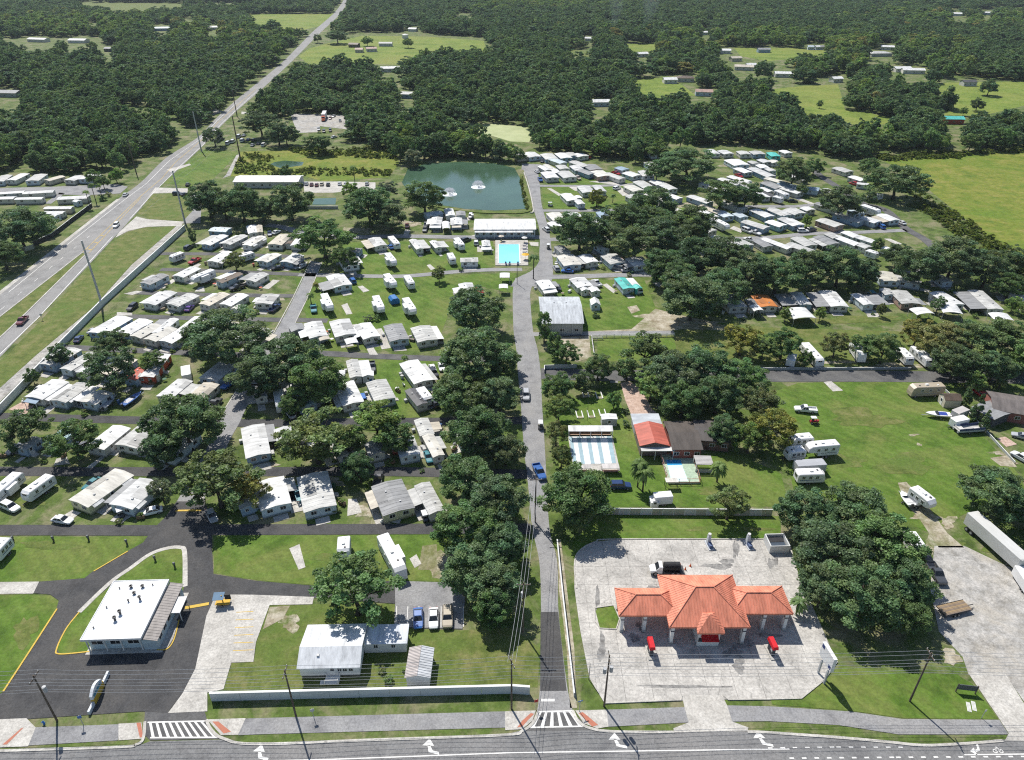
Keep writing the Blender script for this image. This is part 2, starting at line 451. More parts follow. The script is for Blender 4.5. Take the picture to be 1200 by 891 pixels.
# ---- open fields and lawns
Z1, Z2, Z3, Z4, Z5 = 0.03, 0.045, 0.06, 0.075, 0.09
FIELDS = {
 'meadow': ([(1030, 186), (1120, 181), (1200, 178), (1330, 176), (1400, 360), (1250, 330), (1200, 305), (1157, 277), (1100, 232), (1068, 205)], 'meadow'),
 'pasture': ([(900, 105), (940, 101), (982, 99), (986, 112), (990, 128), (1020, 133), (1050, 140), (1052, 146), (987, 146), (930, 136), (927, 118), (900, 112)], 'pasture'),
 'pasture.001': ([(1085, 101), (1110, 97), (1200, 96), (1320, 96), (1320, 120), (1200, 124), (1150, 136), (1106, 135), (1120, 120)], 'pasture'),
 'pasture.002': ([(350, 66), (362, 57), (385, 51), (425, 42), (500, 43), (567, 48), (570, 60), (500, 64), (465, 76), (415, 75), (362, 76)], 'pasture'),
 'pasture.003': ([(85, 3), (222, 4), (217, 11), (160, 16), (115, 13)], 'drylawn'),
 'pasture.004': ([(290, 17), (392, 16), (377, 30), (345, 38), (295, 31)], 'pasture'),
 'pasture.005': ([(730, 52), (772, 51), (772, 60), (732, 61)], 'pasture'),
 'pasture.006': ([(860, 56), (960, 57), (975, 64), (900, 72), (868, 66)], 'pasture'),
 'pasture.007': ([(738, 94), (775, 91), (800, 100), (815, 112), (770, 116), (742, 110)], 'pasture'),
 'pasture.008': ([(660, 55), (700, 62), (698, 68), (664, 66)], 'drylawn'),
 'lawn': ([(905, 460), (935, 449), (1092, 446), (1125, 475), (1160, 520), (1198, 560), (1205, 600), (1135, 600), (1090, 625), (1030, 600), (930, 575)], 'lawn'),
 'lawn.001': ([(655, 470), (722, 462), (735, 490), (752, 530), (772, 536), (860, 530), (915, 555), (925, 594), (700, 594), (655, 600)], 'lawn'),
 'lawn.002': ([(700, 604), (915, 605), (915, 632), (700, 634), (672, 655), (668, 640)], 'lawn'),
 'lawn.003': ([(0, 629), (168, 629), (167, 639), (150, 646), (109, 670), (99, 678), (46, 682), (-60, 682), (-60, 629)], 'lawn'),
 'lawn.004': ([(-60, 697), (59, 698), (69, 705), (66, 714), (5, 809), (-60, 860)], 'lawn'),
 'lawn.005': ([(250, 628), (610, 626), (610, 684), (470, 680), (370, 686), (300, 680), (251, 672)], 'lawn'),
 'lawn.006': ([(316, 710), (367, 708), (465, 708), (462, 737), (540, 739), (600, 736), (633, 760), (630, 806), (600, 804), (262, 812), (272, 777), (298, 776), (301, 752)], 'drylawn'),
 'lawn.007': ([(398, 284), (578, 283), (580, 313), (540, 317), (470, 322), (400, 322), (390, 305)], 'lawn'),
 'lawn.008': ([(345, 325), (470, 326), (540, 322), (605, 320), (605, 345), (560, 335), (525, 370), (510, 410), (376, 411), (360, 375)], 'lawn'),
 'lawn.009': ([(632, 328), (755, 328), (768, 360), (790, 372), (740, 388), (700, 388), (632, 388)], 'lawn'),
 'lawn.010': ([(780, 372), (900, 384), (1100, 390), (1100, 428), (900, 428), (735, 424), (700, 420), (700, 396)], 'drylawn'),
 'lawn.011': ([(180, 227), (220, 226), (226, 247), (215, 259), (175, 257), (161, 250)], 'drylawn'),
 'lawn.012': ([(191, 215), (212, 196), (240, 175), (280, 178), (265, 195), (250, 210), (222, 219)], 'lawn'),
 'lawn.013': ([(282, 178), (330, 176), (460, 176), (468, 192), (455, 208), (380, 213), (355, 206), (270, 207)], 'meadow'),
 'lawn.014': ([(0, 424), (45, 379), (100, 318), (132, 284), (150, 272), (170, 267), (207, 265), (155, 309), (110, 359), (42, 416), (0, 455), (-30, 480), (-30, 450)], 'drylawn'),
 'lawn.015': ([(0, 372), (97, 296), (100, 299), (32, 366), (0, 396), (-60, 455), (-60, 425)], 'drylawn'),
 'lawn.016': ([(640, 185), (662, 182), (720, 205), (860, 250), (870, 262), (720, 255), (640, 216)], 'lawn'),
 'lawn.017': ([(635, 220), (700, 219), (732, 230), (700, 246), (637, 244)], 'lawn'),
 'lawn.018': ([(697, 713), (719, 710), (726, 726), (722, 738), (703, 737)], 'lawn'),
 'lawn.019': ([(420, 421), (520, 424), (500, 488), (462, 492), (452, 450)], 'lawn'),
 'lawn.020': ([(700, 396), (790, 396), (795, 423), (700, 424)], 'lawn'),
 'lawn.021': ([(900, 808), (966, 800), (985, 780), (1060, 790), (1120, 790), (1140, 802), (1170, 843), (1060, 842), (996, 833), (905, 826)], 'lawn'),
}
FIELDS['lawn.018'] = (FIELDS['lawn.018'][0], 'lawn')
for k, (nm, (pts, mt)) in enumerate(FIELDS.items()):
    sheet(nm, pts, 0.078 if nm == 'lawn.018' else 0.006 + 0.001 * k, mt)
# bare earth and gravel yards
sheet('gravel_yard', [(1095, 640), (1130, 640), (1172, 660), (1260, 700), (1260, 800), (1205, 830), (1177, 789), (1135, 791), (1128, 770), (1100, 740), (1090, 690)], Z2, 'gravel')
sheet('gravel_yard.001', [(340, 133), (400, 135), (412, 140), (408, 152), (375, 148), (372, 155), (350, 156), (345, 147)], Z2, 'gravel')
sheet('dirt_path', [(1052, 566), (1062, 565), (1085, 590), (1110, 625), (1130, 642), (1100, 642), (1075, 605), (1060, 590)], Z2, 'dirt')
sheet('dirt_path.001', [(768, 362), (800, 370), (860, 384), (858, 388), (800, 386), (740, 392), (660, 395), (660, 390), (740, 386)], Z2, 'dirt')
sheet('dirt_yard', [(655, 389), (690, 389), (693, 420), (676, 424), (655, 420)], Z2, 'dirt')
sheet('dirt_path.002', [(1000, 430), (1060, 428), (1068, 434), (1000, 434)], Z2, 'dirt')
sheet('verge_path', [(42, 417), (110, 360), (155, 310), (207, 265), (213, 265), (163, 311), (118, 356), (54, 417), (0, 471), (-30, 500), (-30, 487), (0, 455)], Z2, 'gravel')
sheet('dirt_verge', [(654, 632), (657, 632), (673, 760), (676, 830), (668, 830), (664, 760), (655, 690)], Z2, 'dirt')
sheet('dirt_patch', [(436, 608), (455, 605), (458, 615), (434, 616)], Z2, 'dirt')
sheet('dirt_patch.001', [(735, 360), (746, 358), (750, 364), (740, 368)], Z2, 'dirt')
sheet('dirt_patch.002', [(495, 640), (512, 638), (512, 668), (490, 668)], Z2, 'dirt')
sheet('dirt_patch.003', [(316, 712), (340, 710), (332, 725), (308, 738)], Z2, 'dirt')
sheet('dirt_patch.004', [(1160, 537), (1180, 534), (1192, 548), (1172, 546)], Z2, 'dirt')
sheet('yard_path', [(265, 205), (277, 182), (281, 181), (270, 206), (261, 209)], Z2, 'gravel')
sheet('car_park', [(355, 213), (400, 213), (440, 214), (440, 222), (390, 226), (357, 226)], Z2, 'concrete')

# ---- water
sheet('pond', [(478, 198), (500, 192), (540, 190), (580, 192), (603, 197), (610, 210), (614, 230), (616, 245), (580, 247), (545, 245), (520, 241), (495, 236), (478, 225), (471, 214)], Z2, 'water')
sheet('algae_pond', [(512, 143), (560, 144), (628, 150), (620, 167), (598, 166), (575, 159), (545, 152)], Z2, 'algae')
sheet('marsh_pond', [(316, 193), (322, 190), (334, 188.5), (356, 190), (354, 194), (340, 196), (328, 197)], Z2, 'water')
sheet('basin_pond', [(368, 233), (394, 232), (393, 240), (366, 240)], Z2, 'water')
kerb('pond_bank', [(611, 205), (616, 222), (621, 247), (580, 250), (545, 248), (520, 244), (500, 240)], 1.6, 0.35, 'drylawn')
kerb('pond_coping', [(614, 203), (620, 222), (625, 247), (621, 250)], 0.5, 0.5, 'concrete')

# ---- roads
edge_path('highway', [(-60, 392), (0, 343), (70, 287), (139, 233), (165, 214), (195, 185), (232, 161), (252, 140), (275, 119), (297, 101), (330, 74), (352, 52), (368, 36), (391, 16), (401, 3), (406, -6)],
          [(-60, 484), (0, 419), (100, 315), (160, 250), (184, 222), (215, 193), (240, 169), (260, 147), (282, 126), (303, 108), (337, 77), (359, 55), (376, 38), (398, 17), (407, 3), (411, -6)], Z2, 'highway')
FIELDS2 = FIELDS['lawn.015'][0]
sheet('median', FIELDS2, 0.075, 'drylawn')
kerb('median_kerb', [(-60, 424), (0, 371.5), (97, 296)], 0.5, 0.16, sm=False)
kerb('median_kerb.001', [(100, 299), (32, 366), (0, 396), (-60, 456)], 0.5, 0.16, sm=False)
path('pavement', [(-60, 391), (0, 343.5), (70, 288), (139, 233.5)], 1.7, Z3, 'concrete', sm=False)
def painted(name, pts, w, mat='line', dash=None, z=Z4, sm=False):
    cl = [G(*p) for p in pts]
    if sm:
        cl = smooth(cl)
    mb = MB()
    for i in range(len(cl) - 1):
        a, b = cl[i], cl[i + 1]
        d = b - a; L = d.length; d.normalize()
        n = Vector((-d.y, d.x, 0)) * (w / 2)
        if dash:
            t = 0.0
            while t < L:
                e = min(t + dash[0], L)
                p, q = a + d * t, a + d * e
                mb.add([p + n, p - n, q - n, q + n], [(0, 1, 2, 3)])
                t += dash[0] + dash[1]
        else:
            mb.add([a + n, a - n, b - n, b + n], [(0, 1, 2, 3)])
    for i, v in enumerate(mb.v):
        mb.v[i] = (v[0], v[1], z)
    return struct(mb, name, mat)
painted('edge_line', [(-30, 446), (0, 415.5), (45, 372.5), (132, 277.5)], 0.28)
painted('edge_line.001', [(152, 257), (180, 226), (210, 196), (238, 170), (258, 147), (280, 126), (301, 107)], 0.25)
painted('edge_line.002', [(10, 343), (70, 294), (140, 239), (172, 215), (198, 189), (235, 163), (254, 142), (277, 121)], 0.25)
painted('lane_line', [(0, 364), (70, 305), (106, 276)], 0.2, dash=(3, 9))
painted('centre_line', [(97, 296), (130, 264), (164, 231), (190, 209), (206, 190), (238, 163), (256, 143), (280, 122), (300, 104.5)], 0.2, 'yline')
painted('centre_line.001', [(104, 297), (133, 266), (165, 232)], 0.2, 'yline')
painted('hatch_line', [(102, 292), (107, 293)], 0.4, 'yline')
painted('hatch_line.001', [(110, 284), (115, 285)], 0.4, 'yline')
painted('hatch_line.002', [(118, 276), (122, 277)], 0.4, 'yline')
sheet('driveway', [(140, 272), (160, 254), (172, 257), (215, 260), (213, 265), (172, 266), (150, 271), (135, 279)], Z3, 'concrete')
sheet('driveway.001', [(182, 220), (220, 221), (220, 226), (180, 227), (172, 233)], Z3, 'concrete')
sheet('driveway.002', [(195, 199), (222, 192), (224, 193.5), (200, 202)], Z3, 'concrete')
sheet('driveway.003', [(222, 226), (237, 226), (235, 262), (214, 262), (216, 258), (226, 247)], Z3, 'asphalt')
sheet('side_road', [(250, 135), (240, 133), (252, 128), (262, 131)], Z3, 'concrete')
sheet('side_road.001', [(283, 131), (300, 132), (300, 134), (283, 134)], Z3, 'concrete')
sheet('trailer_park_road', [(-60, 222), (65, 219), (136, 216), (150, 219), (141, 227), (100, 229), (62, 228), (-60, 228)], Z3, 'asphalt')
sheet('trailer_park_road.001', [(70, 226), (76, 227), (60, 239), (52, 239)], Z3, 'asphalt')

# central street
edge_path('central_street', [(629, 836), (633, 800), (634, 717), (632, 659), (624, 620), (619, 570), (615, 535), (612, 500), (610, 470), (607, 440), (605, 410), (602, 390), (601, 360), (601, 340), (604, 326)],
          [(672, 836), (664, 800), (654.5, 717), (653, 659), (644, 620), (641, 570), (639, 535), (637, 500), (635, 470), (634, 440), (630, 410), (625, 390), (622, 360), (622, 340), (630, 326)], Z2, 'asphalt')
sheet('central_street.001', [(633.5, 717.5), (654, 717.5), (664, 810), (633, 810)], 0.056, 'darkasphalt')
edge_path('lake_road', [(598, 336), (606, 326), (622, 318), (631, 308), (632, 296), (632, 269), (624, 241), (620, 217), (613, 198)],
          [(640, 336), (646, 330), (648, 322), (648, 310), (647, 298), (643, 269), (635, 241), (632.5, 217), (630, 198)], 0.052, 'asphalt')
sheet('lake_road.001', [(611, 199), (630, 199), (634, 193), (612, 192)], 0.05, 'asphalt')
def lane(nm, pts, w, mat='midasphalt', z=0.05):
    return path(nm, pts, w, z, mat)
lane('park_lane', [(630, 325), (680, 324), (760, 322), (830, 326)], 3.8, 'asphalt', 0.056)
lane('park_lane.001', [(626, 218), (700, 218), (760, 216), (780, 222)], 3.4, 'asphalt', 0.056)
lane('park_lane.002', [(634, 247), (690, 247), (720, 246)], 3.2, 'asphalt', 0.056)
lane('park_lane.003', [(640, 281), (680, 280), (740, 279), (790, 279)], 4.0, 'asphalt', 0.056)
lane('park_lane.004', [(640, 278), (560, 278.5), (470, 277), (400, 278), (355, 273), (330, 266), (312, 264)], 4.2, 'asphalt', 0.057)
lane('park_lane.005', [(612, 316), (570, 316.5), (530, 319), (470, 324), (400, 323), (350, 322)], 3.2, 'asphalt', 0.058)
lane('park_lane.006', [(870, 242), (930, 242), (955, 240)], 3.6, 'asphalt')
lane('park_lane.007', [(850, 280), (900, 278.5), (950, 274), (992, 273), (1062, 270)], 3.6, 'asphalt')
lane('park_lane.008', [(955, 200), (962, 207), (978, 217), (1008, 237), (1037, 246), (1060, 267), (1084, 281), (1100, 296)], 4.2, 'midasphalt')
lane('park_lane.009', [(1050, 318), (1080, 318), (1100, 296)], 3.4, 'asphalt')
lane('east_lane', [(634, 438), (700, 440), (800, 441), (900, 441), (1000, 441), (1100, 442), (1320, 445)], 6.2, 'midasphalt', 0.057)
lane('barn_lane', [(622, 392), (700, 391), (790, 390)], 2.6, 'asphalt', 0.057)
lane('west_lane', [(178, 297.5), (260, 298), (350, 301)], 3.0, 'midasphalt')
lane('west_lane.001', [(188, 316), (260, 318), (352, 322)], 3.0, 'midasphalt')
lane('west_lane.002', [(158, 343), (240, 345.5), (345, 347)], 3.0, 'midasphalt')
lane('west_lane.003', [(150, 371), (240, 373.5), (330, 375), (384, 376)], 3.0, 'midasphalt')
lane('west_lane.004', [(70, 407), (160, 411), (250, 415), (300, 417)], 3.2, 'midasphalt')
lane('west_lane.005', [(-60, 487), (60, 490), (170, 493), (285, 496), (400, 495), (520, 494), (612, 493)], 3.4, 'darkasphalt')
lane('west_lane.006', [(-60, 552), (100, 553), (225, 553), (320, 553), (460, 553), (618, 556)], 3.4, 'darkasphalt', 0.053)
lane('west_lane.007', [(-60, 621.5), (80, 621.5), (190, 622)], 3.2, 'darkasphalt', 0.053)
lane('west_lane.008', [(240, 621), (400, 620.5), (520, 620), (622, 620)], 3.2, 'darkasphalt', 0.053)
lane('west_lane.009', [(372, 414), (450, 418), (530, 421), (600, 421)], 3.2, 'midasphalt', 0.053)
edge_path('west_avenue', [(365, 306), (345, 348), (321, 392), (277, 458), (265, 479), (253, 505), (230, 548), (209, 585), (194, 612), (168, 636)],
          [(376, 308), (359, 350), (337, 395), (297, 462), (281, 495), (270, 515), (255, 550), (240, 585), (246, 612), (247, 640)], 0.058, 'asphalt')
kerb('avenue_kerb', [(364, 306), (344, 348), (320, 392), (277, 458), (264, 479)], 0.3, 0.12, sm=False)
kerb('avenue_kerb.001', [(377, 308), (360, 350), (338, 395)], 0.3, 0.12, sm=False)
# dark forecourt round the white flat-roofed building
sheet('forecourt', [(168, 636), (178, 622), (194, 606), (207, 588), (240, 588), (247, 606), (250, 673), (300, 681), (370, 687), (463, 681), (522, 683), (545, 700), (542, 738), (462, 736), (465, 708), (368, 701), (300, 697.5), (253, 697), (242, 722), (229, 784), (214, 813), (196, 836), (167, 834), (31, 843), (-60, 846), (5, 811), (66, 715), (69, 704), (59, 697), (39, 695.5), (46, 682), (99, 678), (109, 670), (150, 646)], 0.066, 'darkasphalt')
sheet('parking_bay', [(463, 681), (522, 683), (545, 700), (542, 737), (462, 735), (463, 708)], 0.071, 'asphalt')
sheet('driveway.004', [(-60, 683), (46, 682), (39, 696), (-60, 697)], 0.07, 'concrete')
sheet('traffic_island', [(70, 767), (67, 760), (78, 737), (93, 718), (126, 690), (150, 669), (176, 651), (196, 644), (211, 643), (216, 648), (216, 686), (213, 700), (190, 740), (150, 765), (104, 763)], 0.08, 'lawn')
kerb('island_walk', [(93, 718), (129, 683.5), (152, 667), (176, 650), (196, 643), (211, 642), (216.5, 648), (217, 688)], 0.9, 0.12)
kerb('island_kerb', [(93, 718), (78, 737), (67, 760), (70, 767), (105, 764)], 0.25, 0.14, 'yline')
kerb('lawn_kerb', [(110, 670), (132, 657), (150, 646.5)], 0.25, 0.14, 'yline')
kerb('lawn_kerb.001', [(4, 811), (36, 762), (67, 714)], 0.3, 0.14, 'yline', sm=False)
kerb('planter_kerb', [(184, 762), (196, 761), (204, 750), (210, 727)], 0.2, 0.15, 'yline')
sheet('planter_bed', [(184, 761), (196, 760), (203, 749), (209, 728), (200, 728), (186, 752)], 0.082, 'gravel')
kerb('speed_hump', [(217, 713), (245, 708)], 0.7, 0.13, 'yline', sm=False, z0=0.05)
kerb('speed_hump.001', [(206, 599), (236, 598.5)], 0.5, 0.13, 'yline', sm=False, z0=0.05)
sheet('driveway.005', [(253, 697), (300, 697.5), (368, 700), (366, 708.5), (316, 709.5), (300, 753), (297, 776), (271, 777), (262, 808), (243, 812), (243, 834), (197, 836), (214, 813), (229, 784), (242, 722)], 0.074, 'concrete')
for i, y in enumerate((718, 727, 736, 745, 754, 763)):
    painted('bay_line' if i == 0 else 'bay_line.%03d' % i, [(277 - i * 0.8, y), (297, y - 1)], 0.14, 'yline', z=0.08)
for i in range(7):
    x = 465 + 12 * 0 + i * 12.6
    painted('parking_line' if i == 0 else 'parking_line.%03d' % i, [(465 + i * 13.0, 711), (464 + i * 13.2, 735)], 0.13, 'line', z=0.078)
# ---- gas station forecourt: concrete slabs laid one by one
LOT = [(673, 659), (678, 646), (686, 639), (698, 635), (721, 633), (900, 633), (925, 634), (936, 675), (965, 740), (980, 776), (965, 797), (939, 818), (900, 819), (708, 824), (691, 796), (680, 740), (673, 690)]
lot = sheet('forecourt_slab', LOT, 0.05, 'darkasphalt')
lp = [(G(*p).x, G(*p).y) for p in LOT]
bm = bmesh.new()
vs = [bm.verts.new((x, y, 0.075)) for x, y in lp]
bm.faces.new(vs)
step = 4.6
def cuts(bm, axis, lo, hi):
    t = lo
    while t < hi:
        co = (t, 0, 0) if axis == 0 else (0, t, 0)
        no = (1, 0, 0) if axis == 0 else (0, 1, 0)
        bmesh.ops.bisect_plane(bm, geom=bm.verts[:] + bm.edges[:] + bm.faces[:], plane_co=co, plane_no=no)
        t += step
cuts(bm, 0, 14.0, 62); cuts(bm, 1, 76.0, 112)
bmesh.ops.split_edges(bm, edges=bm.edges[:])
faces = [[(v.co.x, v.co.y) for v in f.verts] for f in bm.faces]
bm.free()
for f in faces:
    c = (sum(p[0] for p in f) / len(f), sum(p[1] for p in f) / len(f))
    g = []
    for p in f:
        d = Vector((p[0] - c[0], p[1] - c[1], 0))
        L = max(d.length, 0.01)
        q = d * (1 - 0.026 / L)
        g.append((q.x, q.y))
    mb = MB().prism(g, 0.0, 0.024)
    build(mb, 'concrete_slab', 'slab' if 'slab' in M else 'concrete', lot, (c[0], c[1], 0.051))
kerb('forecourt_kerb', [(676, 690), (673, 664), (678, 647), (698, 635.5), (721, 632.5), (900, 632.5), (924, 633)], 0.22, 0.2)
kerb('forecourt_kerb.001', [(708, 824.6), (798, 821), (799, 816)], 0.2, 0.18, sm=False)
kerb('forecourt_kerb.002', [(848, 816), (853, 820.5), (900, 820), (939, 819), (965, 798), (981, 776)], 0.2, 0.18, sm=False)
kerb('island_kerb.001', [(697, 713), (719, 710), (726, 726), (722, 738), (703, 737), (697, 728), (697, 713)], 0.2, 0.2, sm=False)
# ---- the front road
EDGE = [(-80, 884), (0, 880), (160, 875), (176, 869), (258, 867), (300, 872), (590, 861.5), (612, 856), (700, 855), (720, 857.5), (860, 857), (985, 864), (1083, 873.5), (1170, 867), (1300, 868)]
edge = [G(*p) for p in EDGE]
mb = MB().poly([(p.x, p.y) for p in edge] + [(edge[-1].x, 30), (edge[0].x, 30)], Z2)
struct(mb, 'front_road', 'road')
for k, seg in enumerate([[(-80, 884), (0, 880.5), (140, 876), (160, 873), (168, 866), (170, 846)], [(242, 844), (248, 856), (262, 866), (300, 872.5), (440, 867.5), (590, 862), (612, 857), (625, 847), (631, 834)],
                         [(671, 833), (678, 846), (692, 854), (720, 858), (790, 858.5)], [(876, 858), (900, 859), (985, 865), (1040, 870), (1083, 874), (1130, 872), (1175, 868.5)]]):
    kerb('road_kerb' if k == 0 else 'road_kerb.%03d' % k, seg, 0.45, 0.14)
for k, seg in enumerate([[(33, 853), (143, 849), (138, 868), (33, 874)], [(287, 842.5), (300, 842), (592, 834), (592, 853), (300, 861), (279, 862)], [(711, 832), (802, 829), (807, 847), (713, 852)],
                         [(852, 827), (900, 828), (995, 834), (1030, 839), (1057, 843), (1171, 844), (1182, 861), (1053, 861), (982, 850), (900, 845.5), (858, 846)]]):
    sheet('footpath' if k == 0 else 'footpath.%03d' % k, seg, Z3, 'asphalt')
for k, seg in enumerate([[(139, 848.5), (166, 847), (168, 866), (139, 868)], [(243, 843.5), (288, 842), (279, 861.5), (259, 862)], [(592, 834), (628, 833), (624, 845), (612, 855), (592, 856)], [(674, 833), (711, 832), (713, 852), (700, 854), (684, 848)],
                         [(-60, 846), (31, 842), (42, 853), (33, 875), (-60, 879)]]):
    sheet('ramp' if k == 0 else 'ramp.%03d' % k, seg, 0.068, 'concrete')
for k, seg in enumerate([[(160, 847.5), (165, 847.3), (168, 864), (164, 865)], [(249, 846), (256, 846), (271, 858), (262, 860)], [(612, 852), (619, 844), (626, 837), (622, 836), (612, 845), (606, 853)], [(678, 836), (683, 835), (701, 850), (694, 852)], [(3, 873), (25, 854), (28, 853), (8, 873)]]):
    sheet('tactile_paving' if k == 0 else 'tactile_paving.%03d' % k, seg, Z4 + 0.004, 'redpad')
sheet('junction', [(170, 834), (240, 834), (243, 845), (258, 866), (176, 868), (168, 860)], 0.055, 'midasphalt')
sheet('junction.001', [(629, 836), (672, 836), (690, 853), (700, 856), (612, 857), (622, 850)], 0.055, 'midasphalt')
sheet('driveway.006', [(799, 815), (846, 815), (852, 827), (858, 846), (877, 853), (876, 857.5), (790, 858.5), (789, 854), (807, 847), (802, 829)], 0.078, 'concrete')
sheet('driveway.007', [(1135, 790), (1177, 788), (1200, 825), (1260, 870), (1177, 869), (1182, 860), (1171, 843)], 0.078, 'concrete')
# zebra crossings
def zebra(nm, a0, a1, b0, b1, n):
    """n white bars between far edge a0-a1 and near edge b0-b1"""
    A0, A1, B0, B1 = G(*a0), G(*a1), G(*b0), G(*b1)
    mb = MB()
    for i in range(n):
        t0, t1 = (i + 0.22) / n, (i + 0.62) / n
        q = [A0.lerp(A1, t0), A0.lerp(A1, t1), B0.lerp(B1, t1), B0.lerp(B1, t0)]
        mb.add([(p.x, p.y, Z4) for p in q], [(0, 1, 2, 3)])
    struct(mb, nm, 'line')
    painted(nm + '_edge', [a0, a1], 0.25, z=Z4 + 0.004)
    painted(nm + '_edge.001', [b0, b1], 0.25, z=Z4 + 0.004)
zebra('crossing_far', (173, 847), (240, 845.5), (176, 865), (257, 864.5), 9)
zebra('crossing_near', (631, 834.5), (671, 833.5), (619, 853), (687, 851.5), 6)
painted('stop_line', [(634, 821), (650, 821)], 0.5)
painted('lane_edge', [(200, 895), (385, 890.5), (600, 882.5), (900, 878.5), (925, 878.2)], 0.2)
painted('lane_dash', [(900, 877), (980, 876), (1062, 876)], 0.2, dash=(0.7, 1.2))
painted('lane_dash.001', [(925, 889), (1050, 888), (1200, 887)], 0.25, dash=(0.7, 1.2))
painted('lane_edge.001', [(1130, 885), (1300, 883)], 0.2)
def arrow(nm, x, y, s, flip=1, ang=0):
    c = G(x, y)
    mb = MB()
    sh = [(-0.25, -1.2), (0.25, -1.2), (0.25, -0.3), (-0.1, 0.35), (-0.5, 0.6), (-0.75, 0.2), (-0.35, 0.0), (-0.25, -0.4)]
    hd = [(-0.9, -0.35), (-1.6, 0.75), (-0.35, 1.15)]
    ca, sa = math.cos(ang), math.sin(ang)
    for pp in ([(1.5, -0.95), (1.5, -0.55), (0.6, -0.35), (0.2, 0.4), (-0.15, 0.4), (0.1, -0.6)], [(-0.85, 0.35), (0.05, 1.35), (0.75, 0.3)]):
        q = [(px * s * flip, py * s) for px, py in pp]
        mb.add([(c.x + a * ca - b * sa, c.y + a * sa + b * ca, Z4) for a, b in q], [tuple(range(len(q)))])
    struct(mb, nm, 'line')
for k, (x, y) in enumerate([(303, 884), (502, 877), (721, 870), (891, 868)]):
    arrow('turn_arrow' if k == 0 else 'turn_arrow.%03d' % k, x, y, 1.15)
arrow('turn_arrow.004', 1145, 881, 0.8, 1, R(90))
# bicycle symbol
c = G(1169, 880)
mb = MB()
for sx in (-0.45, 0.45):
    for i in range(10):
        a, b = 2 * math.pi * i / 10, 2 * math.pi * (i + 1) / 10
        mb.add([(c.x + sx + r * math.cos(t), c.y - 0.1 + r * math.sin(t), Z4) for r, t in ((0.35, a), (0.35, b), (0.22, b), (0.22, a))], [(0, 1, 2, 3)])
mb.add([(c.x - 0.45, c.y - 0.1, Z4), (c.x, c.y + 0.55, Z4), (c.x + 0.12, c.y + 0.5, Z4), (c.x - 0.3, c.y - 0.1, Z4)], [(0, 1, 2, 3)])
mb.add([(c.x + 0.1, c.y + 0.7, Z4), (c.x + 0.5, c.y - 0.1, Z4), (c.x + 0.38, c.y - 0.1, Z4), (c.x, c.y + 0.6, Z4)], [(0, 1, 2, 3)])
struct(mb, 'bicycle_symbol', 'line')
# concrete pads and drives on the lots: outline in photo points
PADS = [[(193, 334), (201, 333), (212, 325), (205, 325)], [(307, 338), (315, 339), (328, 329), (320, 328)], [(145, 344.5), (155, 346), (167, 342), (160, 341)], [(182, 335), (188, 339), (194, 338), (194, 334)],
 [(400, 358), (406, 369), (413, 368), (407, 355.5)], [(419, 336), (426, 343), (433, 341), (425, 335)], [(500, 311), (505, 317), (510, 315), (504, 310)], [(706, 334), (719, 344), (722, 341), (711, 332.5)],
 [(339, 643), (350, 668), (358, 665), (351, 638)], [(480, 655), (486, 666), (494, 661), (488, 650)], [(29, 523), (34, 524.5), (47, 516), (42, 513)], [(68, 445), (77, 444), (85, 434), (78, 434)],
 [(41, 487), (49, 490), (65, 478), (60, 474)], [(407, 605), (412, 604), (424, 601), (418, 585), (408, 585)], [(428, 405), (433, 416), (443, 416), (436, 405)], [(459, 405), (462, 412), (477, 411), (473, 404)],
 [(440, 386), (452, 401), (455, 399), (447, 385)], [(63, 546), (82, 544), (78, 535), (66, 538)], [(100, 549), (108, 549), (134, 527), (134, 524)], [(137, 366), (155, 367), (155, 370), (137, 370)],
 [(221, 315), (229, 316), (236, 310), (232, 309)], [(312, 316), (318, 317), (325, 311), (321, 310)], [(228, 342), (240, 342), (239, 336), (233, 337)], [(362, 405), (368, 408), (377, 407), (374, 400)],
 [(965, 448), (976, 459), (988, 458), (974, 447)], [(1012, 361), (1017, 372), (1031, 372), (1027, 364)], [(855, 268), (868, 273), (871, 270), (860, 265)], [(838, 265), (846, 272), (850, 270), (842, 266)],
 [(690, 213), (706, 212), (745, 218), (738, 219)], [(718, 219), (730, 230), (738, 228), (727, 219)], [(641, 221), (655, 230), (658, 228), (646, 221)], [(666, 219), (674, 224), (686, 224), (680, 219)],
 [(765, 332), (772, 337), (776, 334), (771, 330)], [(928, 232), (950, 240), (955, 239), (934, 231)], [(954, 266), (985, 272), (990, 270), (957, 265)], [(1036, 280), (1052, 288), (1057, 286), (1043, 280)],
 [(1168, 514), (1178, 512), (1192, 521), (1179, 524)], [(588, 320), (597, 321), (597, 326), (588, 326)], [(620, 284), (631, 284), (631, 289), (622, 288)], [(551, 277), (560, 274), (562, 277)], [(472, 277), (478, 277), (481, 270), (475, 269)],
 [(230, 596), (236, 596), (240, 580), (236, 579)], [(141, 606), (149, 609), (155, 605), (149, 602)], [(70, 607), (82, 611), (95, 601), (85, 598)], [(456, 612), (468, 614), (472, 606), (457, 602)]]
for k, p in enumerate(PADS):
    sheet('concrete_pad' if k == 0 else 'concrete_pad.%03d' % k, p, 0.06, 'pinkpave' if k == 36 else 'concrete')
sheet('terrace', [(10, 500 - 20), (30, 469), (40, 476), (30, 486)], 0.06, 'pinkpave')
sheet('pink_drive', [(727, 449), (737, 447), (752, 457), (764, 480), (772, 486), (740, 487), (733, 470)], 0.06, 'pinkpave')
sheet('drive_spot', [(712, 436), (724, 436), (724, 449), (715, 449)], 0.05, 'asphalt')
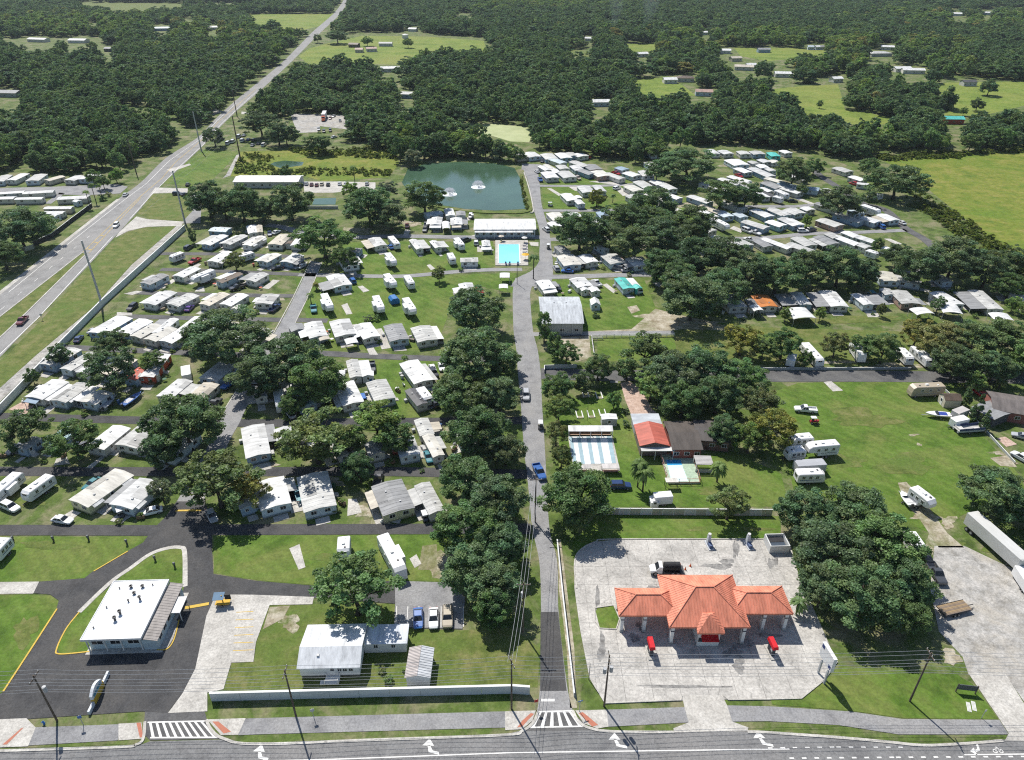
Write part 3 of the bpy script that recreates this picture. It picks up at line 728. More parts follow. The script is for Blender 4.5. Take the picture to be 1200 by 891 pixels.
# ================================================================== BUILDINGS
PAL = {'W': (0.74, 0.745, 0.735), 'L': (0.52, 0.52, 0.50), 'G': (0.30, 0.305, 0.31), 'D': (0.10, 0.10, 0.105), 'B': (0.56, 0.51, 0.42), 'N': (0.13, 0.095, 0.07), 'O': (0.55, 0.20, 0.055),
       'T': (0.10, 0.52, 0.47), 'U': (0.30, 0.40, 0.50), 'R': (0.50, 0.10, 0.06), 'K': (0.62, 0.60, 0.52), 'Y': (0.62, 0.60, 0.38), 'P': (0.40, 0.27, 0.22), 'S': (0.55, 0.63, 0.68), 'C': (0.68, 0.66, 0.60), 'A': (0.36, 0.55, 0.60)}
CNAME = {'W': 'white', 'L': 'pale grey', 'G': 'grey', 'D': 'charcoal', 'B': 'beige', 'N': 'brown', 'O': 'orange', 'T': 'turquoise', 'U': 'blue-grey', 'R': 'red', 'K': 'cream', 'Y': 'pale yellow', 'P': 'brown', 'S': 'pale blue', 'C': 'off-white', 'A': 'pale teal'}
def window_mesh(w, h):
    mb = MB()
    mb.box(-w / 2, w / 2, -0.03, 0.05, -h / 2, h / 2, 0)
    mb.box(-w / 2 + 0.09, w / 2 - 0.09, 0.04, 0.065, -h / 2 + 0.09, h / 2 - 0.09, 1)
    mb.box(-0.03, 0.03, 0.05, 0.08, -h / 2 + 0.05, h / 2 - 0.05, 0)
    return mb.mesh('window', ['trim', 'glass'])
WIN = {'m': window_mesh(1.3, 1.0), 's': window_mesh(0.8, 0.9), 'l': window_mesh(2.0, 1.2)}
DOOR = MB().box(-0.5, 0.5, -0.03, 0.06, 0, 2.0, 0).box(-0.3, 0.3, 0.05, 0.085, 1.1, 1.8, 1).mesh('door', ['trim', 'glass'])
VENT = MB().box(-0.2, 0.2, -0.2, 0.2, 0, 0.28).mesh('roof_vent', ['metal'])
ACU = MB().box(-0.45, 0.45, -0.4, 0.4, 0, 0.8).box(-0.36, 0.36, -0.31, 0.31, 0.8, 0.84).mesh('air_conditioner', ['metal'])
def gable(mb, x0, x1, w, ze, rise, th=0.1):
    """low gable roof, ridge along X"""
    sec = []
    for x in (x0, x1):
        sec.append([(x, -w, ze), (x, 0, ze + rise), (x, w, ze), (x, w, ze - th), (x, 0, ze + rise - th), (x, -w, ze - th)])
    return mb.loft(sec)
def hip(mb, x0, x1, y0, y1, z, rise, th=0.15, inset=None):
    w = (y1 - y0) / 2
    i = inset if inset is not None else w
    ym = (y0 + y1) / 2
    if (x1 - x0) < 2 * i:
        i = (x1 - x0) / 2 - 0.01
    vs = [(x0, y0, z), (x1, y0, z), (x1, y1, z), (x0, y1, z), (x0 + i, ym, z + rise), (x1 - i, ym, z + rise)]
    mb.add(vs, [(0, 1, 5, 4), (1, 2, 5), (2, 3, 4, 5), (3, 0, 4)])
    return mb.box(x0, x1, y0, y1, z - th, z - 0.002)
def body_with_gable(mb, x0, x1, w, z0, ze, rise):
    sec = []
    for x in (x0, x1):
        sec.append([(x, -w, z0), (x, -w, ze), (x, 0, ze + rise), (x, w, ze), (x, w, z0)])
    return mb.loft(sec)
rng = random.Random(7)
def jit(c, k=0.06):
    f = 1 + rng.uniform(-k, k)
    return tuple(min(0.9, x * f) for x in c)
def home(label, A, B, W, roof='W', wall='C', cp=None, porch=None, shed=None, detail=2, rise=0.36, hw=2.4, group=None, cat='mobile home', awn=False, wk=None):
    """A near ridge end, B far ridge end (photo points of the roof); front gable faces +X"""
    W = W * (wk or (0.86 if detail >= 2 else 0.93))
    zr = hw + rise
    a, b = G(A[0], A[1], zr), G(B[0], B[1], zr)
    d = a - b
    L = max(d.length, 4.0) * ((1.2 if wk else 1.04) if detail >= 2 else 1.12)
    ang = math.atan2(d.y, d.x)
    c = (a + b) / 2
    t = thing('mobile_home', label, cat, (c.x, c.y, 0), ang, group)
    x0, x1, w = -L / 2 + 0.2, L / 2 - 0.2, W / 2 - 0.2
    wc, rc = jit(PAL[wall], 0.08), jit(PAL[roof], 0.08)
    if roof in 'WC':
        kq = rng.triangular(0.68, 1.04, 1.0); rc = tuple(v * kq for v in rc)
    if not cp and detail >= 2 and L > 7 and rng.random() < 0.5:
        f_ = rng.uniform(0.0, 0.35)
        cp = (rng.choice((-1, 1)), rng.uniform(1.3, 2.6), rng.choice('LGWBLG'), f_, rng.uniform(f_ + 0.45, 1.0))
    mb = MB()
    body_with_gable(mb, x0, x1, w, 0.45, hw - 0.03, (rise - 0.06) * w / (w + 0.2))
    build(mb, 'wall', 'wall', t, color=wc)
    mb = MB().box(x0 + 0.05, x1 - 0.05, -w + 0.05, w - 0.05, 0, 0.46)
    build(mb, 'skirting', 'wall', t, color=tuple(x * 0.55 for x in wc))
    mb = MB()
    gable(mb, -L / 2, L / 2, W / 2, hw, rise)
    if roof in 'LG' and detail >= 2:              # raised standing ribs every 2.4 m
        x = -L / 2 + 0.6
        while x < L / 2 - 0.3:
            for s in (-1, 1):
                mb.loft([[(x - 0.04, s * W / 2 * q, hw + rise * (1 - q) - 0.01), (x + 0.04, s * W / 2 * q, hw + rise * (1 - q) - 0.01), (x + 0.04, s * W / 2 * q, hw + rise * (1 - q) + 0.03), (x - 0.04, s * W / 2 * q, hw + rise * (1 - q) + 0.03)] for q in (0.0, 0.99)])
            x += 1.2
    build(mb, 'roof', 'roof', t, color=rc)
    if detail >= 2 and rng.random() < 0.6:           # a newer or older strip of roofing over part of one slope
        s = rng.choice((-1, 1)); fa = rng.uniform(0.02, 0.4); fb = fa + rng.uniform(0.3, 0.55)
        q0, q1 = rng.choice(((0.0, 0.98), (0.35, 0.98), (0.0, 0.6)))
        kk = rng.uniform(0.55, 0.85)
        build(MB().loft([[(x, s * W / 2 * q0, hw + rise * (1 - q0) + 0.004), (x, s * W / 2 * q1, hw + rise * (1 - q1) + 0.004), (x, s * W / 2 * q1, hw + rise * (1 - q1) + 0.05), (x, s * W / 2 * q0, hw + rise * (1 - q0) + 0.05)] for x in (-L / 2 + L * fa, -L / 2 + L * min(fb, 0.99))]), 'roof_panel', 'roof', t, color=tuple(v * kk for v in rc))
    # front end: windows / door
    if detail >= 1:
        n = 2 if W > 4.5 else 1
        for k in range(n):
            y = (k - (n - 1) / 2) * W * 0.42
            obj('window', WIN['m' if W > 5.5 else 's'], t, (x1, y, 1.6), -math.pi / 2)
        sides = ((1, math.pi * 0), (-1, math.pi))
        m = max(2, int(L / 3.6)) if detail >= 2 else 2
        for s, rz in sides:
            for k in range(m):
                x = x0 + (k + 0.5) * (x1 - x0) / m
                if detail >= 2 and k == m // 2 and s == 1:
                    obj('door', DOOR, t, (x, s * w, 0.3), rz)
                    build(MB().box(x - 0.7, x + 0.7, w, w + 1.0, 0, 0.28).box(x - 0.7, x + 0.7, w + 1.0, w + 1.35, 0, 0.14), 'steps', 'concrete', t)
                else:
                    obj('window', WIN['s' if k % 2 else 'm'], t, (x, s * w, 1.6), rz)
    if detail >= 2:
        obj('roof_vent', VENT, t, (L * 0.22, W * 0.15, hw + rise * 0.55))
        obj('roof_vent', VENT, t, (-L * 0.18, -W * 0.14, hw + rise * 0.55))
        if not (cp and cp[0] == -1):
            obj('air_conditioner', ACU, t, (-L * 0.3, -w - 0.7, 0))
    if detail >= 2:
        q = rng.random()
        if q < 0.7:
            sd_ = cp[0] if cp else rng.choice((-1, 1))
            sw_ = cp[1] if cp else rng.uniform(1.8, 3.0)
            a0 = rng.uniform(0.0, 0.3); a1 = rng.uniform(0.6, 1.0)
            y0, y1 = sorted((sd_ * (w + 0.06), sd_ * (w + sw_)))
            build(MB().box(-L / 2 + L * a0, -L / 2 + L * a1, y0, y1, 0.02, 0.085), 'patio_slab', 'concrete', t)
        if q > 0.35:
            build(MB().box(L / 2 + 0.1, L / 2 + rng.uniform(1.8, 3.4), -w * rng.uniform(0.3, 0.9), w * rng.uniform(0.3, 0.9), 0.02, 0.09), 'front_slab', 'concrete', t)
    if cp:
        s, cw, cc = cp[0], cp[1], cp[2]
        f0, f1 = (cp[3], cp[4]) if len(cp) > 3 else (0.05, 0.95)
        xa, xb = -L / 2 + L * f0, -L / 2 + L * f1
        mb = MB()
        zi, zo = hw - 0.13, hw - 0.42
        ya, yb = s * (W / 2 - 0.15), s * (W / 2 + cw)
        mb.loft([[(x, ya, zi), (x, yb, zo), (x, yb, zo - 0.1), (x, ya, zi - 0.1)] for x in (xa, xb)])
        cr = build(mb, 'carport_roof', 'roof', t, color=jit(PAL[cc]))
        if detail >= 1:
            for q in (0.04, 0.5, 0.96):
                x = xa + (xb - xa) * q
                build(MB().box(x - 0.05, x + 0.05, yb - s * 0.25 - 0.05, yb - s * 0.25 + 0.05, 0, zo - 0.06), 'post', 'trim', cr)
    if porch:
        pw, pl, pc = porch
        mb = MB()
        mb.loft([[(L / 2 - 0.15, y, hw - 0.16), (L / 2 + pl, y, hw - 0.5), (L / 2 + pl, y, hw - 0.6), (L / 2 - 0.15, y, hw - 0.26)] for y in (-pw / 2, pw / 2)])
        pr = build(mb, 'porch_roof', 'roof', t, color=jit(PAL[pc]))
        for y in (-pw / 2 + 0.15, pw / 2 - 0.15):
            build(MB().box(L / 2 + pl - 0.2, L / 2 + pl - 0.1, y - 0.05, y + 0.05, 0, hw - 0.56), 'post', 'trim', pr)
    if awn:
        mb = MB()
        for x in (x0 + 2, x1 - 2):
            mb.loft([[(x + q, w + 0.02, 2.4), (x + q, w + 0.9, 1.95), (x + q, w + 0.9, 1.9), (x + q, w + 0.02, 2.33)] for q in (-1.3, 1.3)])
        build(mb, 'awning', 'roof', t, color=jit(PAL['W']))
    if shed:
        sx, sy, sl, sw, scol = shed
        mb = MB()
        body_with_gable(mb, sx - sl / 2, sx + sl / 2, sw / 2, 0, 2.0, 0.3)
        o = build(mb, 'store_room', 'wall', t, (0, sy, 0), color=jit(PAL['C']))
        mb = MB(); gable(mb, sx - sl / 2 - 0.1, sx + sl / 2 + 0.1, sw / 2 + 0.12, 2.08, 0.32)
        build(mb, 'roof', 'roof', o, color=jit(PAL[scol]))
    return t
def shed_thing(label, px, py, L, W, ang, roof='W', wall='C', h=2.1, rise=0.45, name='garden_shed', cat='shed'):
    p = G(px, py)
    t = thing(name, label, cat, (p.x, p.y, 0), ang)
    mb = MB(); body_with_gable(mb, -L / 2, L / 2, W / 2, 0, h, rise)
    build(mb, 'wall', 'wall', t, color=jit(PAL[wall]))
    mb = MB(); gable(mb, -L / 2 - 0.15, L / 2 + 0.15, W / 2 + 0.15, h + 0.06, rise + 0.06)
    build(mb, 'roof', 'roof', t, color=jit(PAL[roof]))
    obj('door', DOOR, t, (L / 2, 0, 0.02), -math.pi / 2)
    return t
def canopy(label, A, B, W, roof='W', h=2.6, rise=0.55, name='open_carport', cat='carport'):
    """open metal carport with vaulted roof"""
    a, b = G(A[0], A[1], h + rise), G(B[0], B[1], h + rise)
    d = a - b; L = max(d.length, 3.5); ang = math.atan2(d.y, d.x); c = (a + b) / 2
    t = thing(name, label, cat, (c.x, c.y, 0), ang)
    prof = [(-1, 0), (-0.93, 0.3), (-0.55, 0.8), (0, 1.0), (0.55, 0.8), (0.93, 0.3), (1, 0)]
    mb = MB()
    for i in range(6):
        p, q = prof[i], prof[i + 1]
        mb.loft([[(x, p[0] * W / 2, h + p[1] * rise), (x, q[0] * W / 2, h + q[1] * rise), (x, q[0] * W / 2, h + q[1] * rise - 0.06), (x, p[0] * W / 2, h + p[1] * rise - 0.06)] for x in (-L / 2, L / 2)])
    build(mb, 'roof', 'roof', t, color=jit(PAL[roof], 0.03))
    for x in (-L / 2 + 0.1, 0, L / 2 - 0.1):
        for s in (-1, 1):
            build(MB().box(x - 0.05, x + 0.05, s * (W / 2 - 0.08) - 0.05, s * (W / 2 - 0.08) + 0.05, 0, h), 'post', 'metal', t)
    return t

# ================================================================== VEHICLES
def wheel_mesh(r, w):
    mb = MB()
    mb.tube((0, -w / 2, 0), (0, w / 2, 0), r, r, 14, 0)
    mb.tube((0, -w / 2 - 0.012, 0), (0, w / 2 + 0.012, 0), r * 0.58, r * 0.58, 10, 1)
    return mb.mesh('wheel', ['rubber', 'hub'])
WHEEL = {'car': wheel_mesh(0.33, 0.22), 'truck': wheel_mesh(0.40, 0.26), 'big': wheel_mesh(0.5, 0.3), 'small': wheel_mesh(0.24, 0.18)}
HEAD = MB().box(-0.05, 0.05, -0.2, 0.2, -0.08, 0.08).mesh('headlight', ['lamp'])
TAIL = MB().box(-0.05, 0.05, -0.16, 0.16, -0.09, 0.09).mesh('tail_light', ['taillamp'])
def ring(x, hw, z0, z1, ch=0.1):
    return [(x, -hw + ch, z0), (x, -hw, z0 + ch), (x, -hw, z1 - ch), (x, -hw + ch, z1), (x, hw - ch, z1), (x, hw, z1 - ch), (x, hw, z0 + ch), (x, hw - ch, z0)]
CARS = {}
def car_meshes(kind):
    if kind in CARS:
        return CARS[kind]
    P = {}
    if kind in ('sedan', 'suv', 'van'):
        L, hw = {'sedan': (4.7, 0.9), 'suv': (4.8, 0.95), 'van': (5.2, 1.0)}[kind]
        zb = {'sedan': 0.92, 'suv': 1.08, 'van': 1.15}[kind]          # belt line
        zt = {'sedan': 1.42, 'suv': 1.72, 'van': 2.0}[kind]
        hood = {'sedan': 0.86, 'suv': 1.02, 'van': 1.1}[kind]
        h = L / 2
        mb = MB()
        mb.loft([ring(-h, hw * 0.86, 0.42, hood - 0.16), ring(-h + 0.15, hw * 0.97, 0.3, hood), ring(-h + 0.7, hw, 0.26, zb), ring(0, hw, 0.26, zb + 0.02), ring(h - 1.25, hw, 0.26, zb - 0.02), ring(h - 0.3, hw * 0.96, 0.28, hood - 0.1), ring(h, hw * 0.8, 0.4, hood - 0.22)])
        ws = h - 1.35 if kind != 'van' else h - 0.95                  # windscreen foot
        rs = -h + (0.55 if kind == 'sedan' else 0.1)
        rt = ws - (0.75 if kind == 'sedan' else 0.6)
        rb = rs + (0.65 if kind == 'sedan' else 0.25)
        hi = hw * 0.76
        # roof panel and pillars
        mb.loft([[(rb, -hi, zt - 0.07), (rb, hi, zt - 0.07), (rb + 0.1, hi * 0.95, zt), (rb + 0.1, -hi * 0.95, zt)], [(rt, -hi, zt - 0.07), (rt, hi, zt - 0.07), (rt - 0.1, hi * 0.95, zt), (rt - 0.1, -hi * 0.95, zt)]])
        for s in (-1, 1):
            for (xa, xb) in ((rs + 0.05, rb + 0.03), (ws - 0.04, rt - 0.03), ((rs + ws) / 2 - 0.1, (rb + rt) / 2)):
                mb.loft([[(xa - 0.06, s * (hw - 0.1), zb - 0.02), (xa + 0.06, s * (hw - 0.1), zb - 0.02), (xa + 0.06, s * (hw - 0.03), zb - 0.02), (xa - 0.06, s * (hw - 0.03), zb - 0.02)],
                         [(xb - 0.05, s * (hi - 0.06), zt - 0.05), (xb + 0.05, s * (hi - 0.06), zt - 0.05), (xb + 0.05, s * hi, zt - 0.05), (xb - 0.05, s * hi, zt - 0.05)]])
        P['body'] = mb.mesh('body', ['paint'])
        g = 0.05
        P['windscreen'] = MB().add([(ws, -hw + g * 2, zb), (ws, hw - g * 2, zb), (rt, hi - 0.03, zt - 0.05), (rt, -hi + 0.03, zt - 0.05)], [(0, 1, 2, 3)]).mesh('windscreen', ['glass'])
        P['rear_window'] = MB().add([(rs, -hw + g * 2, zb), (rs, hw - g * 2, zb), (rb, hi - 0.03, zt - 0.05), (rb, -hi + 0.03, zt - 0.05)], [(0, 1, 2, 3)]).mesh('rear_window', ['glass'])
        for s, n in ((-1, 'a'), (1, 'b')):
            P['side_' + n] = MB().add([(rs, s * (hw - 0.07), zb), (ws, s * (hw - 0.07), zb), (rt, s * (hi - 0.03), zt - 0.05), (rb, s * (hi - 0.03), zt - 0.05)], [(0, 1, 2, 3)]).mesh('side_window', ['glass'])
        P['wh'] = ('car', 0.33, h - 0.85, -h + 0.85, hw - 0.1)
        P['hl'] = (h - 0.12, hw * 0.62, hood - 0.28)
        P['tl'] = (-h + 0.06, hw * 0.68, hood - 0.14)
    else:                                                              # pickup
        L, hw = 5.7, 0.98
        h = L / 2
        zb, zt = 1.15, 1.85
        mb = MB()
        mb.loft([ring(-0.55, hw, 0.42, zb), ring(h - 1.5, hw, 0.42, zb), ring(h - 0.3, hw * 0.97, 0.42, zb - 0.1), ring(h, hw * 0.85, 0.5, zb - 0.24)])
        # cargo bed: floor, sides and tailgate
        mb.box(-h, -0.55, -hw, hw, 0.45, 0.72)
        for y0, y1 in ((-hw, -hw + 0.12), (hw - 0.12, hw)):
            mb.box(-h, -0.56, y0, y1, 0.72, zb - 0.02)
        mb.box(-h, -h + 0.1, -hw + 0.12, hw - 0.12, 0.72, zb - 0.05)
        hi = hw * 0.8
        rs, rb, ws, rt = -0.6, -0.4, h - 1.55, h - 2.25
        mb.loft([[(rb, -hi, zt - 0.08), (rb, hi, zt - 0.08), (rb + 0.08, hi * 0.95, zt), (rb + 0.08, -hi * 0.95, zt)], [(rt, -hi, zt - 0.08), (rt, hi, zt - 0.08), (rt - 0.08, hi * 0.95, zt), (rt - 0.08, -hi * 0.95, zt)]])
        for s in (-1, 1):
            for (xa, xb) in ((rs + 0.06, rb + 0.05), (ws - 0.05, rt - 0.04), ((rs + ws) / 2, (rb + rt) / 2)):
                mb.loft([[(xa - 0.07, s * (hw - 0.1), zb - 0.02), (xa + 0.07, s * (hw - 0.1), zb - 0.02), (xa + 0.07, s * (hw - 0.03), zb - 0.02), (xa - 0.07, s * (hw - 0.03), zb - 0.02)],
                         [(xb - 0.06, s * (hi - 0.06), zt - 0.05), (xb + 0.06, s * (hi - 0.06), zt - 0.05), (xb + 0.06, s * hi, zt - 0.05), (xb - 0.06, s * hi, zt - 0.05)]])
        P['body'] = mb.mesh('body', ['paint'])
        P['windscreen'] = MB().add([(ws, -hw + 0.1, zb), (ws, hw - 0.1, zb), (rt, hi - 0.03, zt - 0.05), (rt, -hi + 0.03, zt - 0.05)], [(0, 1, 2, 3)]).mesh('windscreen', ['glass'])
        P['rear_window'] = MB().add([(rs, -hw + 0.1, zb), (rs, hw - 0.1, zb), (rb, hi - 0.03, zt - 0.05), (rb, -hi + 0.03, zt - 0.05)], [(0, 1, 2, 3)]).mesh('rear_window', ['glass'])
        for s, n in ((-1, 'a'), (1, 'b')):
            P['side_' + n] = MB().add([(rs, s * (hw - 0.07), zb), (ws, s * (hw - 0.07), zb), (rt, s * (hi - 0.03), zt - 0.05), (rb, s * (hi - 0.03), zt - 0.05)], [(0, 1, 2, 3)]).mesh('side_window', ['glass'])
        P['wh'] = ('truck', 0.4, h - 1.0, -h + 1.2, hw - 0.12)
        P['hl'] = (h - 0.1, hw * 0.68, zb - 0.36)
        P['tl'] = (-h - 0.01, hw * 0.85, zb - 0.2)
    CARS[kind] = P
    return P
VC = {'white': (0.75, 0.75, 0.75), 'silver': (0.42, 0.43, 0.45), 'black': (0.015, 0.015, 0.018), 'dark grey': (0.06, 0.063, 0.07), 'blue': (0.03, 0.12, 0.38), 'dark blue': (0.015, 0.04, 0.13), 'red': (0.42, 0.015, 0.02),
      'orange': (0.62, 0.27, 0.05), 'teal': (0.04, 0.20, 0.24), 'grey': (0.18, 0.185, 0.19), 'purple': (0.10, 0.04, 0.28), 'maroon': (0.14, 0.02, 0.025), 'tan': (0.42, 0.36, 0.27)}
def heading(x, y, x2, y2):
    a, b = G(x, y), G(x2, y2)
    return math.atan2(b.y - a.y, b.x - a.x)
def car(kind, col, x, y, x2, y2, label, detail=2, z=0.06, pos=None, ang=None):
    P = car_meshes(kind)
    p = pos or G(x, y, 0.7)
    nm = {'pickup': 'pickup_truck', 'sedan': 'parked_car', 'suv': 'sport_utility_car', 'van': 'van'}[kind]
    t = thing(nm, label, {'pickup': 'pickup', 'van': 'van'}.get(kind, 'car'), (p.x, p.y, z), heading(x, y, x2, y2) if ang is None else ang)
    obj('body', P['body'], t, color=jit(VC[col], 0.1))
    obj('windscreen', P['windscreen'], t)
    obj('side_window', P['side_a'], t)
    obj('side_window', P['side_b'], t)
    if detail >= 1:
        obj('rear_window', P['rear_window'], t)
        k, r, xf, xr, yw = P['wh']
        for xx in (xf, xr):
            for yy in (-yw, yw):
                obj('wheel', WHEEL[k], t, (xx, yy, r))
    if detail >= 2:
        for s in (-1, 1):
            obj('headlight', HEAD, t, (P['hl'][0], s * P['hl'][1], P['hl'][2]))
            obj('tail_light', TAIL, t, (P['tl'][0], s * P['tl'][1], P['tl'][2]))
    return t
def golf_cart(x, y, x2, y2, label):
    p = G(x, y, 0.8)
    t = thing('golf_cart', label, 'golf cart', (p.x, p.y, 0.06), heading(x, y, x2, y2))
    mb = MB()
    mb.loft([ring(-1.15, 0.55, 0.3, 0.85), ring(-0.4, 0.58, 0.3, 0.85), ring(-0.35, 0.58, 0.3, 0.45), ring(0.6, 0.58, 0.3, 0.45), ring(0.65, 0.56, 0.3, 0.9), ring(1.15, 0.45, 0.32, 0.7)])
    build(mb, 'body', 'paint', t, color=VC['dark grey'])
    build(MB().box(-1.1, 0.8, -0.6, 0.6, 1.85, 1.92, top=(-1.0, 0.7, -0.52, 0.52)), 'canopy_roof', 'paint', t, color=VC['white'])
    build(MB().box(-0.55, 0.1, -0.5, 0.5, 0.85, 1.0).box(-0.6, -0.45, -0.5, 0.5, 1.0, 1.4), 'seat', 'obj', t, color=(0.5, 0.47, 0.4))
    for xx in (-1.0, 0.75):
        for yy in (-0.52, 0.52):
            build(MB().box(xx - 0.03, xx + 0.03, yy - 0.03, yy + 0.03, 0.8, 1.86), 'post', 'darkmetal', t)
            obj('wheel', WHEEL['small'], t, (xx * 0.8, yy, 0.24))
    return t
def rv(kind, A, B, label, w=2.5, wc='white', slide=0, detail=2, L=None, z=0.05, h=None):
    """A front end, B rear end of the roof (photo points). kind: trailer, fifth, motorhome, cargo"""
    hh = h or {'trailer': 3.0, 'fifth': 3.7, 'motorhome': 3.3, 'cargo': 2.6, 'van_body': 4.0}[kind]
    a, b = G(A[0], A[1], hh), G(B[0], B[1], hh)
    d = a - b
    LL = L or max(d.length, 4.5)
    ang = math.atan2(d.y, d.x)
    c = (a + b) / 2
    nm = {'trailer': 'travel_trailer', 'fifth': 'fifth_wheel_trailer', 'motorhome': 'motorhome', 'cargo': 'cargo_trailer', 'van_body': 'box_trailer'}[kind]
    t = thing(nm, label, {'motorhome': 'motorhome', 'van_body': 'trailer', 'cargo': 'trailer'}.get(kind, 'camper'), (c.x, c.y, z), ang)
    x0, x1, hw = -LL / 2, LL / 2, w / 2
    zf = {'trailer': 0.55, 'fifth': 0.75, 'motorhome': 0.4, 'cargo': 0.5, 'van_body': 1.15}[kind]
    col = jit(VC.get(wc, (0.7, 0.7, 0.7)) if isinstance(wc, str) else wc, 0.05)
    mb = MB()
    if kind == 'fifth':
        nose = 2.4
        mb.loft([ring(x0, hw * 0.97, zf + 0.1, hh - 0.1, 0.12), ring(x0 + 0.25, hw, zf, hh, 0.12), ring(x1 - nose - 0.05, hw, zf, hh, 0.12), ring(x1 - nose, hw, 1.75, hh, 0.12), ring(x1 - 0.7, hw * 0.98, 1.75, hh - 0.1, 0.12), ring(x1, hw * 0.85, 1.95, hh - 0.75, 0.12)])
    elif kind == 'motorhome':
        mb.loft([ring(x0, hw * 0.97, zf + 0.15, hh - 0.1, 0.12), ring(x0 + 0.2, hw, zf, hh, 0.12), ring(x1 - 1.0, hw, zf, hh, 0.12), ring(x1 - 0.25, hw * 0.97, zf, hh - 0.5, 0.12), ring(x1, hw * 0.92, zf + 0.1, 1.5, 0.12)])
    elif kind == 'trailer':
        mb.loft([ring(x0, hw * 0.96, zf + 0.25, hh - 0.25, 0.14), ring(x0 + 0.3, hw, zf, hh, 0.14), ring(x1 - 0.8, hw, zf, hh, 0.14), ring(x1 - 0.25, hw * 0.98, zf, hh - 0.4, 0.14), ring(x1, hw * 0.95, zf + 0.2, hh - 1.1, 0.14)])
    else:
        mb.loft([ring(x0, hw, zf, hh, 0.05), ring(x1 - 0.3, hw, zf, hh, 0.05), ring(x1, hw * 0.9, zf + 0.1, hh - 0.1, 0.05)])
    build(mb, 'body', 'shell', t, color=col)
    nw = {'trailer': 'small', 'fifth': 'truck', 'motorhome': 'truck', 'cargo': 'small', 'van_body': 'big'}[kind]
    r = {'small': 0.24, 'truck': 0.4, 'big': 0.5}[nw]
    xs = (x0 + LL * 0.38, x0 + LL * 0.38 + 2.3 * r) if kind != 'motorhome' else (x0 + LL * 0.25, x1 - 1.2)
    if kind == 'van_body':
        xs = (x0 + 1.2, x0 + 2.4)
    for xx in xs:
        for s in (-1, 1):
            obj('wheel', WHEEL[nw], t, (xx, s * (hw - 0.1), r))
    if kind == 'van_body':
        build(MB().box(x1 - 2.6, x1 - 2.4, -0.9, -0.75, 0, 1.2).box(x1 - 2.6, x1 - 2.4, 0.75, 0.9, 0, 1.2), 'landing_leg', 'darkmetal', t)
        build(MB().box(x0, x1, -0.5, 0.5, 0.95, 1.16), 'chassis', 'darkmetal', t)
        return t
    if kind in ('trailer', 'cargo'):
        build(MB().box(x1 - 0.2, x1 + 1.1, -0.06, 0.06, 0.45, 0.57).box(x1 + 0.5, x1 + 0.6, -0.05, 0.05, 0, 0.46), 'hitch', 'darkmetal', t)
    if kind == 'fifth':
        build(MB().box(x1 - 2.9, x1 - 2.75, -0.8, -0.68, 0, 0.9).box(x1 - 2.9, x1 - 2.75, 0.68, 0.8, 0, 0.9), 'landing_leg', 'darkmetal', t)
    if kind == 'cargo':
        return t
    # stripe, windows, roof fittings
    for s in (-1, 1):
        build(MB().box(x0 + 0.5, x1 - (3.0 if kind == 'fifth' else 1.0), s * hw - 0.01, s * hw + 0.012, zf + 0.75, zf + 0.95), 'stripe', 'obj', t, color=rng.choice([(0.25, 0.22, 0.18), (0.12, 0.18, 0.3), (0.3, 0.3, 0.3)]))
        n = 3 if detail >= 2 else 2
        for k in range(n):
            obj('window', WIN['s'], t, (x0 + LL * (0.2 + 0.25 * k), s * hw, (zf + hh) / 2 + 0.35), 0 if s > 0 else math.pi)
    obj('window', WIN['m'], t, (x0, 0, (zf + hh) / 2 + 0.3), math.pi / 2)
    if kind == 'motorhome':
        xw = x1 - 0.6
        build(MB().add([(x1 - 0.02, -hw * 0.82, 1.6), (x1 - 0.02, hw * 0.82, 1.6), (x1 - 0.24, hw * 0.85, hh - 0.62), (x1 - 0.24, -hw * 0.85, hh - 0.62)], [(0, 1, 2, 3)]), 'windscreen', 'glass', t)
    elif kind == 'trailer':
        obj('window', WIN['m'], t, (x1 - 0.14, 0, hh - 0.78), -math.pi / 2)
    build(MB().box(-0.45, 0.45, -0.35, 0.35, hh - 0.02, hh + 0.28, top=(-0.35, 0.35, -0.28, 0.28)), 'air_conditioner', 'trim', t, (LL * 0.02, 0, 0))
    for q in (-0.3, 0.26):
        build(MB().box(-0.2, 0.2, -0.2, 0.2, hh - 0.02, hh + 0.1), 'roof_vent', 'darkmetal' if q > 0 else 'trim', t, (LL * q, 0.3, 0))
    if slide:
        build(MB().box(-LL * 0.15, LL * 0.2, min(slide * hw, slide * (hw + 0.8)), max(slide * hw, slide * (hw + 0.8)), zf + 0.3, hh - 0.4), 'slide_out', 'shell', t, color=col)
    return t
